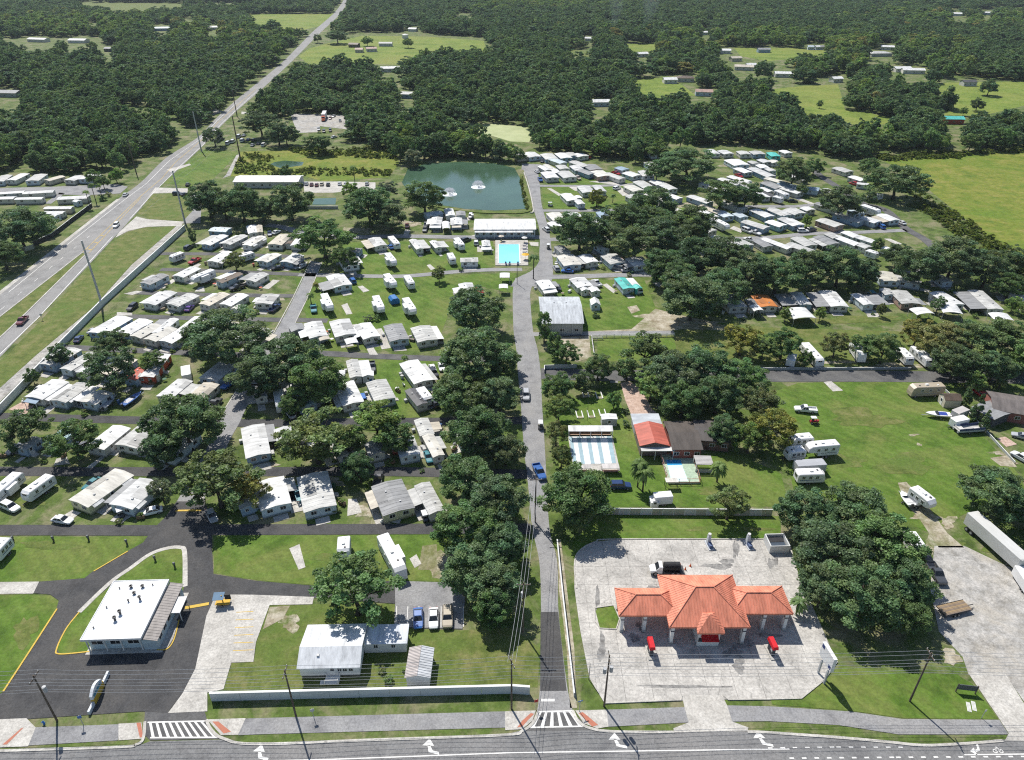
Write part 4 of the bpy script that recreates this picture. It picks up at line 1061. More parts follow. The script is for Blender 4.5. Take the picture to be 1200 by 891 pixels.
def boat(x, y, x2, y2, label, L=5.5, col='white', deck=(0.5, 0.5, 0.52), pontoon=False):
    p = G(x, y, 0.8)
    t = thing('boat', label, 'boat', (p.x, p.y, 0.05), heading(x, y, x2, y2))
    h = L / 2
    mb = MB()
    if pontoon:
        for s in (-0.85, 0.85):
            mb.tube((-h, s, 0.75), (h - 0.5, s, 0.75), 0.3, 0.3, 10)
            mb.tube((h - 0.5, s, 0.75), (h, s, 0.85), 0.3, 0.06, 10)
        build(mb, 'pontoon', 'metal', t)
        build(MB().box(-h, h - 0.2, -1.2, 1.2, 1.05, 1.15), 'deck', 'obj', t, color=(0.45, 0.44, 0.42))
        for s in (-1, 1):
            build(MB().box(-h + 0.2, h - 0.4, s * 1.15 - 0.03, s * 1.15 + 0.03, 1.15, 1.75), 'rail_panel', 'obj', t, color=(0.05, 0.07, 0.16))
        build(MB().box(-h + 0.3, -h + 1.5, -1.0, 1.0, 1.15, 1.6), 'seat', 'obj', t, color=(0.6, 0.58, 0.55))
        build(MB().box(0.3, 1.6, -1.05, -0.5, 1.15, 1.6), 'seat', 'obj', t, color=(0.6, 0.58, 0.55))
    else:
        secs = []
        for q, wd, zb in ((-1, 0.95, 0.5), (-0.4, 1.1, 0.45), (0.2, 1.05, 0.48), (0.65, 0.7, 0.6), (1, 0.05, 0.95)):
            secs.append([(q * h, -wd * 0.15, zb), (q * h, -wd * 0.8, zb + 0.25), (q * h, -wd, 1.15), (q * h, wd, 1.15), (q * h, wd * 0.8, zb + 0.25), (q * h, wd * 0.15, zb)])
        mb.loft(secs)
        build(mb, 'hull', 'paint', t, color=VC[col])
        build(MB().box(-h * 0.7, h * 0.15, -0.75, 0.75, 1.12, 1.2), 'deck', 'obj', t, color=deck)
        build(MB().loft([[(h * 0.15, -0.8, 1.15), (h * 0.15, 0.8, 1.15), (h * 0.2, 0.8, 1.15), (h * 0.2, -0.8, 1.15)], [(h * 0.02, -0.65, 1.6), (h * 0.02, 0.65, 1.6), (h * 0.05, 0.65, 1.6), (h * 0.05, -0.65, 1.6)]]), 'windscreen', 'glass', t)
        build(MB().box(-h - 0.35, -h, -0.25, 0.25, 0.6, 1.5), 'outboard_motor', 'darkmetal', t)
    build(MB().box(-h * 0.8, h + 0.8, -0.06, 0.06, 0.35, 0.47).box(-0.6, -0.5, -1.0, 1.0, 0.3, 0.42), 'trailer_frame', 'metal', t)
    for s in (-1, 1):
        obj('wheel', WHEEL['small'], t, (-0.55, s * 1.1, 0.24))
    return t

# ================================================================== TREES
def leaf_mesh(name, seed, clumps, per, leaf, mat, shape='dome', cr0=0.13, cr1=0.22, inner=0.12, flat=0.55):
    """a crown built of many small boughs, each a flattened cloud of leaf faces; fits about -1..1 in every axis"""
    r = np.random.RandomState(seed)
    cs, rad = [], []
    ph = r.uniform(0, 6.283, 4)
    while len(cs) < clumps:
        d = r.normal(size=3); d /= np.linalg.norm(d)
        az = math.atan2(d[1], d[0])
        lump = 0.84 + 0.13 * math.sin(2 * az + ph[0]) * math.cos(1.5 * d[2] + ph[1]) + 0.10 * math.sin(5 * az + ph[2] + 2 * d[2])
        cr = r.uniform(cr0, cr1)
        if shape in ('dome', 'open'):
            if d[2] < -0.72: continue
            if r.rand() < inner:
                q = r.uniform(0.2, 0.62)
            else:
                q = lump * (r.uniform(0.68, 1.04) if shape == 'dome' else r.uniform(0.5, 1.04))
            p = d * q
            p[2] = p[2] if p[2] > 0 else p[2] * 0.9
        elif shape == 'cone':
            z = r.uniform(-1, 0.95)
            wdt = ((1 - (z + 1) / 2) ** 0.75 * 0.62 + 0.05) * r.uniform(0.55, 1.0)
            p = np.array([math.cos(az) * wdt, math.sin(az) * wdt, z]); cr *= (0.6 + 0.6 * (1 - (z + 1) / 2))
        else:
            z = r.uniform(-0.9, 0.85)
            wdt = 0.62 * math.sqrt(max(0.05, 1 - z * z)) * r.uniform(0.5, 1.0)
            p = np.array([math.cos(az) * wdt, math.sin(az) * wdt, z])
        if len(cs) > 4 and shape != 'cone':
            dd = np.linalg.norm(np.array(cs) - p, axis=1).min()
            if dd < cr * 0.55 and r.rand() < 0.8:
                continue
        cs.append(p); rad.append(cr)
    cs = np.array(cs); rad = np.array(rad)
    n = clumps * per
    ci = np.repeat(np.arange(clumps), per)
    d = r.normal(size=(n, 3)); d /= np.linalg.norm(d, axis=1)[:, None]
    out = cs[ci] / (np.linalg.norm(cs[ci], axis=1)[:, None] + 1e-6)
    d = d + out * 0.45 + np.array([0, 0, 0.35]); d /= np.linalg.norm(d, axis=1)[:, None]
    pos = cs[ci] + d * (rad[ci] * r.uniform(0.35, 1.12, n) ** 0.7)[:, None] * np.array([1, 1, flat]) + r.normal(size=(n, 3)) * 0.012
    nr = d * 0.5 + np.array([0, 0, 0.5]) + r.normal(size=(n, 3)) * 0.55; nr /= np.linalg.norm(nr, axis=1)[:, None]
    u = np.cross(nr, r.normal(size=(n, 3))); u /= np.linalg.norm(u, axis=1)[:, None]
    w = np.cross(nr, u)
    s = leaf * r.uniform(0.6, 1.3, n)[:, None]
    asp = r.uniform(0.5, 0.9, n)[:, None]
    co = np.stack([pos - u * s, pos - w * s * asp, pos + u * s, pos + w * s * asp], 1).reshape(-1, 3)
    me = bpy.data.meshes.new(name)
    me.vertices.add(4 * n)
    me.vertices.foreach_set('co', co.ravel())
    me.loops.add(4 * n)
    me.loops.foreach_set('vertex_index', np.arange(4 * n, dtype=np.int32))
    me.polygons.add(n)
    me.polygons.foreach_set('loop_start', np.arange(0, 4 * n, 4, dtype=np.int32))
    me.update(calc_edges=True)
    ct = r.uniform(0.68, 1.32, clumps)
    warm = r.uniform(-0.14, 0.12, clumps)
    lt = r.uniform(0.7, 1.3, n)
    col = np.ones((n, 4), dtype=np.float32)
    col[:, 0] = ct[ci] * lt * (1 + warm[ci]); col[:, 1] = ct[ci] * lt; col[:, 2] = ct[ci] * lt * (1 - warm[ci] * 0.5)
    a = me.attributes.new('tint', 'FLOAT_COLOR', 'FACE')
    a.data.foreach_set('color', col.ravel())
    me.materials.append(M[mat])
    return me
def trunk_mesh(seed, limbs=6, tr=0.05):
    """trunk from z=0 to z=1 (crown centre), limbs reach sideways; unit scaled by crown radius / height"""
    r = random.Random(seed)
    mb = MB()
    p = Vector((0, 0, -0.02)); pts = [(p.copy(), tr * 1.5)]
    for k in range(1, 4):
        p = Vector((r.uniform(-0.04, 0.04), r.uniform(-0.04, 0.04), 0.22 * k))
        pts.append((p.copy(), tr * (1.1 - 0.15 * k)))
    for k in range(3):
        mb.tube(pts[k][0], pts[k + 1][0], pts[k][1], pts[k + 1][1], 9, cap=False)
    for i in range(limbs):
        a = 2 * math.pi * (i + r.uniform(-0.3, 0.3)) / limbs
        z0 = r.uniform(0.5, 0.66)
        s = Vector((pts[3][0].x * z0 / 0.66, pts[3][0].y * z0 / 0.66, z0))
        e = Vector((math.cos(a) * r.uniform(0.3, 0.45), math.sin(a) * r.uniform(0.3, 0.45), z0 + r.uniform(0.2, 0.4)))
        mb.tube(s, e, tr * 0.55, tr * 0.36, 6, cap=False)
        for q in range(2):
            e2 = e + Vector((math.cos(a + r.uniform(-0.8, 0.8)) * r.uniform(0.2, 0.35), math.sin(a + r.uniform(-0.8, 0.8)) * r.uniform(0.2, 0.35), r.uniform(0.1, 0.35)))
            mb.tube(e, e2, tr * 0.34, tr * 0.1, 5, cap=False)
    return mb.mesh('trunk', ['bark'])
OAK = [leaf_mesh('oak_crown', 11 + i, 120, 160, 0.034, 'leaf', cr0=0.11, cr1=0.23) for i in range(7)]
MID = [leaf_mesh('tree_crown', 31 + i, 70, 74, 0.060, 'leaf', cr0=0.16, cr1=0.26) for i in range(6)]
OPEN = [leaf_mesh('open_crown', 51 + i, 95, 110, 0.036, 'leaf', 'open', cr0=0.10, cr1=0.19, inner=0.1) for i in range(4)]
CONE = [leaf_mesh('cone_crown', 61 + i, 60, 60, 0.065, 'leaf', 'cone', cr0=0.14, cr1=0.22) for i in range(2)]
COLM = [leaf_mesh('column_crown', 71 + i, 60, 70, 0.055, 'leaf', 'column', cr0=0.14, cr1=0.22) for i in range(2)]
SHRUB = [leaf_mesh('shrub_crown', 81 + i, 16, 44, 0.12, 'leaf', cr0=0.24, cr1=0.36) for i in range(3)]
TRUNK = [trunk_mesh(91 + i) for i in range(4)]
TRUNKC = [trunk_mesh(95, 3, 0.045)]
TCOL = {'dark': (0.126, 0.196, 0.094), 'green': (0.145, 0.230, 0.09), 'light': (0.19, 0.28, 0.088), 'yellow': (0.28, 0.285, 0.082), 'olive': (0.20, 0.24, 0.098), 'grey': (0.175, 0.215, 0.145)}
TWORD = {'dark': 'dark green', 'green': 'green', 'light': 'light green', 'yellow': 'yellowing', 'olive': 'olive green', 'grey': 'grey-green'}
trng = random.Random(3)
def tree_at(p, Rm, Ht, col, label, cat='tree', kind='oak', group=None, name=None, zc=None, hc=None):
    t = thing(name or {'oak': 'oak_tree', 'mid': 'broadleaf_tree', 'open': 'broadleaf_tree', 'cone': 'conifer_tree', 'col': 'cypress_tree'}[kind], label, cat, (p[0], p[1], 0), trng.uniform(0, 6.28), group)
    me = trng.choice({'oak': OAK, 'mid': MID, 'open': OPEN, 'cone': CONE, 'col': COLM}[kind])
    if kind in ('cone', 'col'):
        zc = zc or Ht * 0.53; hc = hc or Ht * 0.47
    else:
        zc = zc or Ht * 0.52; hc = hc or Ht * 0.5
    c = tuple(x * trng.uniform(0.93, 1.07) for x in TCOL[col])
    obj('crown', me, t, (0, 0, zc), 0, c, (Rm * trng.uniform(0.9, 1.02), Rm * trng.uniform(0.9, 1.02), hc * 0.95))
    obj('trunk', (TRUNKC if kind in ('cone', 'col') else TRUNK)[trng.randrange(1 if kind in ('cone', 'col') else 4)], t, (0, 0, 0), 0, None, (Rm, Rm, zc))
    return t
def tree_px(x, y, r, col, label, kind='oak', group=None, hk=1.0):
    """x, y, r: middle and half-width of the crown in the photo"""
    Rm = r / SCL(y, 6.0)
    if kind in ('cone', 'col'):
        Ht = Rm * (3.4 if kind == 'cone' else 3.0) * hk; zc = Ht * 0.53
    else:
        Ht = max(3.0, min(17.0, 3.2 + 1.15 * Rm)) * hk; zc = Ht * 0.52
    Rm = r / SCL(y, zc)
    p = G(x, y, zc)
    return tree_at(p, Rm, Ht, col, label, 'tree', kind, group)
def shrub_px(x, y, r, col, label, group=None, k=1.0):
    Rm = r / SCL(y, 0.8)
    p = G(x, y, Rm * 0.6)
    t = thing('shrub', label, 'shrub', (p.x, p.y, 0), trng.uniform(0, 6), group)
    obj('foliage', trng.choice(SHRUB), t, (0, 0, Rm * 0.7 * k), 0, TCOL[col], (Rm * 1.1, Rm * 1.1, Rm * 0.85 * k))
    build(MB().tube((0, 0, 0), (0, 0, Rm * 0.7), Rm * 0.08, Rm * 0.05, 6), 'stem', 'bark', t)
    return t
def palm_crown(seed, n=22, dense=False):
    r = random.Random(seed)
    mb = MB()
    for i in range(n):
        a = 2 * math.pi * i / n + r.uniform(-0.2, 0.2)
        up = r.uniform(-0.5, 1.0) if not dense else r.uniform(-0.9, 1.3)
        pts = []
        L = r.uniform(0.85, 1.05)
        for k in range(5):
            q = k / 4
            x = L * q * math.cos(up * 0.7) if True else q
            z = L * (q * math.sin(up * 0.7) - 0.75 * q * q)
            pts.append(Vector((math.cos(a) * x, math.sin(a) * x, z)))
        side = Vector((-math.sin(a), math.cos(a), 0))
        for k in range(4):
            w0, w1 = (0.05, 0.16, 0.17, 0.12, 0.02)[k], (0.05, 0.16, 0.17, 0.12, 0.02)[k + 1]
            for s in (-1, 1):
                mb.add([pts[k], pts[k + 1], pts[k + 1] + side * s * w1 - Vector((0, 0, w1 * 0.5)), pts[k] + side * s * w0 - Vector((0, 0, w0 * 0.5))], [(0, 1, 2, 3)])
    me = mb.mesh('palm_crown', ['leaf'])
    at = me.attributes.new('tint', 'FLOAT_COLOR', 'FACE')
    vals = []
    for i in range(len(me.polygons)):
        k = r.uniform(0.75, 1.25); vals += [k, k, k, 1]
    at.data.foreach_set('color', vals)
    return me
PALM = palm_crown(1); PALMD = palm_crown(2, 60, True)
def palm_px(x, y, Ht, Rm, label, dense=False, col='green'):
    p = G(x, y)
    t = thing('palm_tree', label, 'palm tree', (p.x, p.y, 0), trng.uniform(0, 6))
    mb = MB(); mb.tube((0, 0, 0), (0.05, 0, Ht * 0.5), 0.2, 0.16, 8, cap=False).tube((0.05, 0, Ht * 0.5), (0, 0, Ht), 0.16, 0.15, 8)
    build(mb, 'trunk', 'bark', t)
    obj('crown', PALMD if dense else PALM, t, (0, 0, Ht), 0, TCOL[col], (Rm, Rm, Rm))
    return t
# ================================================================== MOBILE HOME ROWS
# each entry: (kind, near x, near y, far x, far y, width, roof, wall, extras) in enlarged-photo points of tile (ox, oy, scale)
# kinds: H home, T travel trailer, V fifth-wheel, M motorhome
ROWS = [
 ('behind the dark fence left of the highway', (0, 180, 8), 1, [
  ('H', -20, 255, 60, 200, 6, 'L', 'S', {}), ('H', 105, 242, 225, 185, 5.5, 'W', 'C', {}), ('H', 300, 248, 380, 192, 7, 'L', 'S', {}), ('H', 440, 245, 575, 207, 5, 'B', 'B', {}),
  ('H', 650, 244, 745, 205, 6.5, 'W', 'K', {}), ('H', 800, 235, 885, 192, 8, 'W', 'S', {})]),
 ('set crosswise below the left side road', (0, 180, 8), 1, [
  ('H', 215, 352, 0, 366, 4, 'W', 'C', {}), ('H', 490, 347, 232, 362, 4.6, 'W', 'C', {}), ('H', 390, 412, 160, 416, 4, 'W', 'C', {}), ('H', 130, 408, -20, 412, 4.5, 'W', 'K', {}),
  ('H', 815, 400, 558, 412, 5.5, 'W', 'K', {}), ('H', 665, 500, 432, 502, 4, 'W', 'B', {}), ('H', 590, 545, 412, 547, 4, 'W', 'K', {})]),
 ('in the shaded row nearest the boundary oaks', (190, 250, 8), 2, [
  ('H', 855, 178, 835, 108, 5, 'W', 'C', {}), ('H', 912, 172, 905, 108, 3.2, 'B', 'B', {}), ('H', 620, 150, 460, 140, 6, 'S', 'U', {})]),
 ('in the first row behind the highway wall', (190, 250, 8), 2, [
  ('H', 420, 282, 565, 205, 5.5, 'W', 'U', {'cp': (-1, 3.4, 'L')}), ('H', 610, 275, 755, 205, 5.2, 'L', 'L', {'cp': (-1, 2.0, 'W')}), ('H', 800, 288, 925, 216, 5.2, 'C', 'W', {'awn': True}),
  ('H', 1060, 280, 1155, 200, 7.5, 'B', 'C', {'shed': (2, 5, 3.0, 3.0, 'N')}), ('H', 1250, 290, 1300, 225, 5, 'W', 'C', {})]),
 ('in the second row behind the highway wall', (190, 250, 8), 2, [
  ('T', 75, 405, 190, 362, 2.5, '', '', {}), ('H', 480, 440, 610, 360, 6, 'W', 'C', {}), ('T', 720, 400, 850, 360, 2.5, '', '', {}), ('H', 950, 440, 1065, 378, 5.5, 'C', 'S', {'cp': (-1, 2.2, 'W')}),
  ('H', 1170, 448, 1265, 385, 6.5, 'W', 'U', {})]),
 ('in the third row behind the highway wall', (190, 250, 8), 2, [
  ('V', 275, 605, 475, 525, 2.5, '', '', {'slide': 1}), ('H', 545, 632, 715, 560, 4.2, 'N', 'S', {'cp': (-1, 3.6, 'W', 0.0, 0.75)}), ('H', 835, 622, 945, 560, 5.5, 'L', 'C', {'cp': (-1, 3.5, 'G')})]),
 ('in the fourth row behind the highway wall', (90, 320, 8), 2, [
  ('H', 690, 275, 865, 175, 6.5, 'W', 'C', {'cp': (-1, 2.0, 'W')}), ('H', 905, 285, 1075, 200, 7, 'L', 'C', {}), ('H', 1205, 282, 1370, 190, 5.6, 'B', 'C', {}), ('H', 1400, 285, 1545, 198, 6, 'W', 'C', {'shed': (4, 4.4, 3, 2.4, 'C')}), ('H', 1750, 275, 1815, 200, 7.5, 'L', 'C', {})]),
 ('in the fifth row behind the highway wall', (90, 320, 8), 2, [
  ('H', 200, 545, 425, 415, 8, 'W', 'U', {}), ('H', 445, 545, 630, 440, 7.2, 'W', 'U', {'awn': True}), ('H', 755, 545, 900, 430, 4, 'W', 'W', {'cp': (-1, 3.5, 'G')}), ('H', 975, 550, 1150, 415, 6, 'W', 'C', {'porch': (5.5, 3, 'L')})]),
 ('beside the two leaning oaks at the wall', (0, 420, 8), 2, [
  ('H', 330, 350, 545, 212, 7.2, 'W', 'C', {'cp': (1, 1.4, 'W'), 'porch': (4, 1.5, 'U')}), ('H', 560, 380, 765, 240, 6, 'L', 'S', {'awn': True}), ('H', 835, 402, 975, 310, 6, 'C', 'S', {'cp': (-1, 2.5, 'L')}), ('H', 1370, 150, 1510, -30, 6, 'W', 'R', {})]),
 ('in the row below the large round-headed oak', (140, 420, 8), 2, [
  ('H', 430, 342, 600, 205, 6, 'W', 'B', {}), ('H', 730, 345, 850, 235, 6, 'B', 'L', {}), ('H', 845, 175, 1010, 40, 7.5, 'L', 'U', {}), ('H', 100, 180, 220, 90, 5, 'R', 'U', {})]),
 ('above the lane with the trailing oaks', (0, 420, 8), 2, [
  ('H', 480, 780, 655, 650, 5, 'A', 'U', {}), ('H', 905, 815, 1120, 645, 6.5, 'W', 'L', {}), ('H', 1190, 800, 1385, 640, 7.5, 'L', 'C', {}), ('H', 200, 830, 330, 740, 4, 'L', 'U', {})]),
 ('in the row above the front lawn at left', (0, 520, 8), 2, [
  ('T', -90, 480, 170, 262, 2.6, '', '', {'slide': 1}), ('T', 215, 465, 470, 285, 2.5, '', '', {}), ('H', 765, 525, 1130, 275, 7.5, 'C', 'Y', {'awn': True}), ('H', 1150, 560, 1390, 350, 7.5, 'W', 'S', {'awn': True, 'cp': (-1, 2.0, 'G')})]),
 ('beside the middle avenue under the oak canopy', (280, 420, 8), 2, [
  ('H', 175, 880, 130, 645, 7, 'W', 'U', {}), ('H', 205, 345, 200, 280, 4, 'W', 'C', {}), ('T', 390, 440, 360, 280, 2.5, '', '', {}), ('H', 1065, 400, 985, 232, 7, 'W', 'C', {'cp': (-1, 1.5, 'L')}),
  ('H', 1092, 155, 1060, 20, 4.2, 'L', 'L', {'cp': (1, 3.0, 'W')}), ('H', 640, 420, 560, 300, 6, 'A', 'U', {}), ('H', 460, 780, 420, 650, 6, 'W', 'B', {}), ('H', 760, 800, 700, 700, 6, 'L', 'C', {}), ('H', 1020, 880, 960, 770, 6, 'W', 'C', {})]),
 ('in the row left of the street oaks', (420, 420, 8), 2, [
  ('H', 245, 365, 170, 215, 7, 'L', 'S', {}), ('H', 600, 195, 480, 35, 7, 'W', 'L', {}), ('H', 590, 412, 490, 292, 3.8, 'D', 'L', {}), ('T', 660, 375, 575, 268, 2.6, '', '', {}),
  ('H', 640, 695, 590, 570, 4.5, 'L', 'C', {}), ('H', 745, 890, 655, 720, 3.6, 'C', 'C', {}), ('H', 480, 890, 430, 745, 6, 'W', 'S', {}), ('H', 170, 880, 130, 780, 5, 'G', 'K', {}), ('H', 1060, 790, 1000, 690, 6, 'W', 'A', {})]),
 ('above the lane behind the front lawn', (280, 520, 8), 2, [
  ('H', 340, 560, 285, 345, 8, 'W', 'S', {}), ('H', 755, 572, 690, 300, 8.5, 'L', 'S', {}), ('H', 1490, 605, 1390, 375, 8.6, 'G', 'Y', {}), ('H', 1845, 610, 1725, 385, 4.5, 'L', 'C', {}), ('H', 110, 560, 60, 420, 6, 'L', 'U', {})]),
 ('in the white row below the open lawn', (330, 340, 8), 2, [
  ('H', 345, 428, 290, 295, 6.6, 'W', 'S', {}), ('H', 598, 415, 540, 275, 7.6, 'W', 'C', {}), ('H', 845, 435, 755, 310, 6.4, 'W', 'C', {}), ('H', 1105, 458, 1040, 318, 7, 'G', 'S', {}), ('H', 1370, 465, 1300, 335, 7.4, 'L', 'C', {'cp': (1, 2, 'W')})]),
 ('on the lawn below the winding park lane', (330, 340, 8), 2, [
  ('V', 455, 150, 395, 30, 2.5, '', '', {'slide': -1}), ('V', 935, 165, 880, 50, 2.5, '', '', {'slide': -1}), ('V', 1235, 185, 1160, 70, 2.5, '', '', {'slide': -1})]),
 ('on the lawn above the winding park lane', (330, 250, 8), 2, [
  ('H', 575, 672, 495, 570, 7.6, 'W', 'S', {'cp': (-1, 4, 'G', 0.35, 1.0)}), ('H', 655, 482, 590, 390, 7, 'L', 'W', {}), ('H', 930, 298, 865, 225, 6, 'W', 'C', {'cp': (-1, 3.0, 'B')}),
  ('T', 1085, 285, 1020, 213, 2.6, '', '', {}), ('V', 1055, 450, 990, 370, 2.5, '', '', {'slide': -1}), ('V', 1055, 655, 980, 565, 2.5, '', '', {'slide': -1}), ('H', 740, 340, 600, 330, 5, 'G', 'U', {}), ('T', 1220, 655, 1170, 580, 2.5, '', '', {})]),
 ('between the pool and the pond', (470, 220, 7.06), 2, [
  ('H', 285, 300, 300, 240, 5.6, 'W', 'S', {'porch': (5, 2.4, 'W')}), ('H', 458, 300, 455, 245, 6, 'W', 'U', {'porch': (4, 2, 'B')}), ('H', 155, 500, 95, 425, 3.6, 'W', 'C', {'cp': (1, 3, 'L')}), ('H', 310, 490, 262, 435, 3.4, 'W', 'C', {'cp': (1, 3, 'L')}),
  ('T', 505, 472, 455, 413, 2.5, '', '', {'slide': -1}), ('T', 430, 590, 402, 538, 2.5, '', '', {}), ('H', 705, 478, 700, 432, 4, 'W', 'C', {'porch': (4, 2.4, 'W')}), ('H', 635, 588, 492, 592, 5.2, 'L', 'W', {}),
  ('H', 560, 850, 530, 785, 6, 'W', 'C', {}), ('H', 330, 195, 200, 215, 6, 'S', 'U', {}), ('H', 410, 225, 390, 170, 5, 'W', 'C', {}), ('H', 495, 225, 490, 190, 5, 'G', 'C', {})]),
 ('above the turquoise roof right of the street', (630, 260, 7.06), 2, [
  ('H', 290, 352, 225, 270, 8, 'C', 'S', {}), ('H', 455, 328, 385, 268, 6, 'W', 'C', {}), ('H', 670, 335, 585, 265, 8, 'L', 'S', {}), ('H', 875, 355, 795, 290, 8.5, 'W', 'S', {}), ('H', 235, 248, 175, 195, 5, 'G', 'L', {}), ('H', 570, 222, 490, 180, 4, 'W', 'S', {})]),
 ('on the lawn behind the grey metal hall', (630, 260, 7.06), 2, [
  ('H', 95, 548, 40, 480, 6, 'W', 'C', {'porch': (5, 2, 'W')}), ('H', 395, 530, 325, 460, 7, 'W', 'C', {}), ('H', 755, 545, 680, 460, 5, 'T', 'S', {'cp': (1, 3, 'W', 0.0, 0.8)})]),
 ('in the far row beyond the pond road', (600, 170, 7.06), 1, [
  ('H', 92, 95, 50, 62, 8, 'L', 'B', {}), ('H', 190, 92, 140, 58, 8, 'W', 'S', {}), ('H', 330, 110, 285, 70, 8, 'L', 'U', {}), ('H', 450, 102, 400, 65, 7.5, 'W', 'U', {}), ('H', 590, 88, 540, 68, 8, 'W', 'C', {}), ('H', 510, 85, 470, 60, 7, 'L', 'U', {})]),
 ('in the second row right of the pond road', (600, 170, 7.06), 1, [
  ('H', 295, 203, 240, 170, 4, 'W', 'C', {}), ('H', 335, 190, 280, 158, 3.6, 'C', 'C', {}), ('H', 335, 265, 290, 220, 7.5, 'W', 'L', {}), ('H', 480, 262, 420, 215, 8, 'L', 'C', {}), ('H', 435, 192, 400, 165, 6, 'L', 'C', {}), ('H', 560, 202, 515, 168, 6, 'W', 'S', {}),
  ('H', 695, 198, 640, 160, 8, 'G', 'C', {}), ('H', 765, 252, 700, 212, 8.5, 'C', 'P', {}), ('H', 1030, 250, 950, 222, 7, 'W', 'S', {}), ('H', 1130, 250, 1090, 210, 7, 'L', 'S', {}), ('H', 380, 225, 345, 195, 4, 'W', 'C', {}), ('H', 940, 200, 880, 180, 6, 'U', 'S', {})]),
 ('in the third row right of the pond road', (600, 170, 7.06), 1, [
  ('H', 635, 385, 590, 338, 7, 'W', 'L', {}), ('H', 745, 378, 700, 332, 5, 'W', 'C', {}), ('H', 500, 452, 445, 400, 6, 'W', 'C', {'shed': (0, 4.5, 4, 3, 'W')}), ('H', 575, 482, 540, 450, 4, 'W', 'S', {}), ('H', 1045, 372, 970, 335, 7, 'C', 'C', {}), ('H', 1160, 362, 1050, 298, 7, 'L', 'C', {}), ('H', 1040, 440, 985, 410, 7, 'L', 'C', {}),
  ('H', 1240, 320, 1180, 290, 7, 'W', 'C', {}), ('H', 1330, 360, 1250, 320, 6, 'W', 'C', {})]),
 ('in the fourth row right of the pond road', (600, 170, 7.06), 1, [
  ('H', 395, 612, 340, 558, 7, 'C', 'C', {}), ('H', 372, 668, 330, 635, 5, 'W', 'C', {}), ('H', 545, 592, 495, 558, 6, 'W', 'C', {}), ('H', 755, 665, 705, 620, 5.5, 'W', 'C', {}), ('H', 770, 590, 735, 550, 5, 'U', 'U', {})]),
 ('in the far right row along the wood edge', (760, 170, 7.06), 1, [
  ('H', 555, 68, 505, 35, 6, 'W', 'C', {}), ('H', 665, 68, 610, 42, 7, 'W', 'K', {}), ('H', 805, 72, 770, 48, 7, 'L', 'C', {}), ('H', 920, 72, 880, 48, 8, 'L', 'U', {}), ('H', 1055, 88, 1015, 60, 6, 'T', 'T', {}), ('H', 1160, 62, 1110, 42, 6, 'W', 'C', {}), ('H', 60, 75, 10, 50, 6, 'U', 'S', {}), ('H', 50, 170, 0, 140, 6, 'L', 'S', {})]),
 ('in the dense second row along the wood edge', (760, 170, 7.06), 1, [
  ('H', 770, 160, 690, 118, 10, 'W', 'S', {}), ('H', 825, 222, 740, 188, 6, 'W', 'S', {}), ('H', 1010, 252, 860, 188, 6.5, 'W', 'U', {}), ('H', 965, 185, 925, 160, 6, 'W', 'S', {}), ('H', 985, 138, 930, 115, 6, 'W', 'C', {}), ('H', 1060, 140, 1020, 122, 6, 'C', 'C', {}), ('H', 1030, 210, 990, 190, 5, 'L', 'S', {}), ('H', 890, 150, 850, 130, 5, 'L', 'L', {})]),
 ('in the third row right of dark oaks', (760, 170, 7.06), 1, [
  ('H', 865, 348, 760, 295, 7, 'L', 'S', {}), ('H', 965, 425, 880, 380, 6, 'W', 'L', {'cp': (1, 4, 'D')}), ('H', 870, 415, 800, 370, 4, 'L', 'L', {}), ('H', 1085, 350, 970, 305, 7, 'G', 'U', {}), ('H', 1190, 345, 1110, 310, 7, 'U', 'S', {}), ('T', 1150, 410, 1060, 370, 3, '', '', {}), ('T', 1110, 440, 1040, 420, 2.6, '', '', {}), ('H', 1010, 380, 940, 350, 4, 'W', 'B', {})]),
 ('in the fourth row right of dark oaks', (760, 170, 7.06), 1, [
  ('H', 540, 590, 440, 545, 6, 'W', 'S', {}), ('H', 665, 585, 590, 545, 6, 'S', 'S', {}), ('H', 790, 590, 730, 560, 5, 'S', 'S', {}), ('V', 660, 665, 540, 605, 2.6, '', '', {}), ('H', 970, 678, 800, 625, 5.6, 'L', 'U', {}), ('H', 1000, 585, 880, 530, 6, 'W', 'U', {}), ('H', 1130, 570, 1010, 520, 6, 'L', 'S', {}), ('H', 1110, 662, 1000, 625, 6, 'W', 'A', {}), ('H', 1200, 640, 1110, 600, 6, 'W', 'S', {}), ('H', 1260, 560, 1180, 520, 6, 'L', 'S', {})]),
 ('in the row nearest the right-hand oaks', (760, 170, 7.06), 1, [
  ('H', 750, 855, 640, 782, 5, 'L', 'C', {}), ('H', 600, 780, 540, 750, 4.5, 'W', 'C', {}), ('H', 830, 825, 755, 788, 5.5, 'L', 'S', {}), ('H', 990, 832, 900, 780, 5, 'G', 'C', {}), ('H', 1160, 845, 960, 770, 4, 'W', 'C', {})]),
 ('around the bend of the right-hand loop road', (920, 180, 7.06), 1, [
  ('H', 530, 145, 430, 112, 7, 'L', 'C', {}), ('H', 650, 215, 555, 185, 6, 'W', 'C', {}), ('H', 385, 315, 320, 288, 6, 'W', 'C', {}), ('H', 270, 290, 40, 262, 7, 'U', 'S', {}), ('H', 765, 560, 650, 522, 6, 'W', 'S', {}), ('H', 905, 545, 800, 500, 6, 'W', 'S', {'cp': (-1, 3, 'B')}), ('V', 785, 470, 640, 422, 2.8, '', '', {}),
  ('T', 700, 345, 800, 330, 2.6, '', '', {}), ('H', 690, 250, 600, 240, 4, 'W', 'S', {}), ('H', 620, 490, 560, 460, 6, 'S', 'S', {})]),
 ('in the row above the lower loop lane', (920, 180, 7.06), 1, [
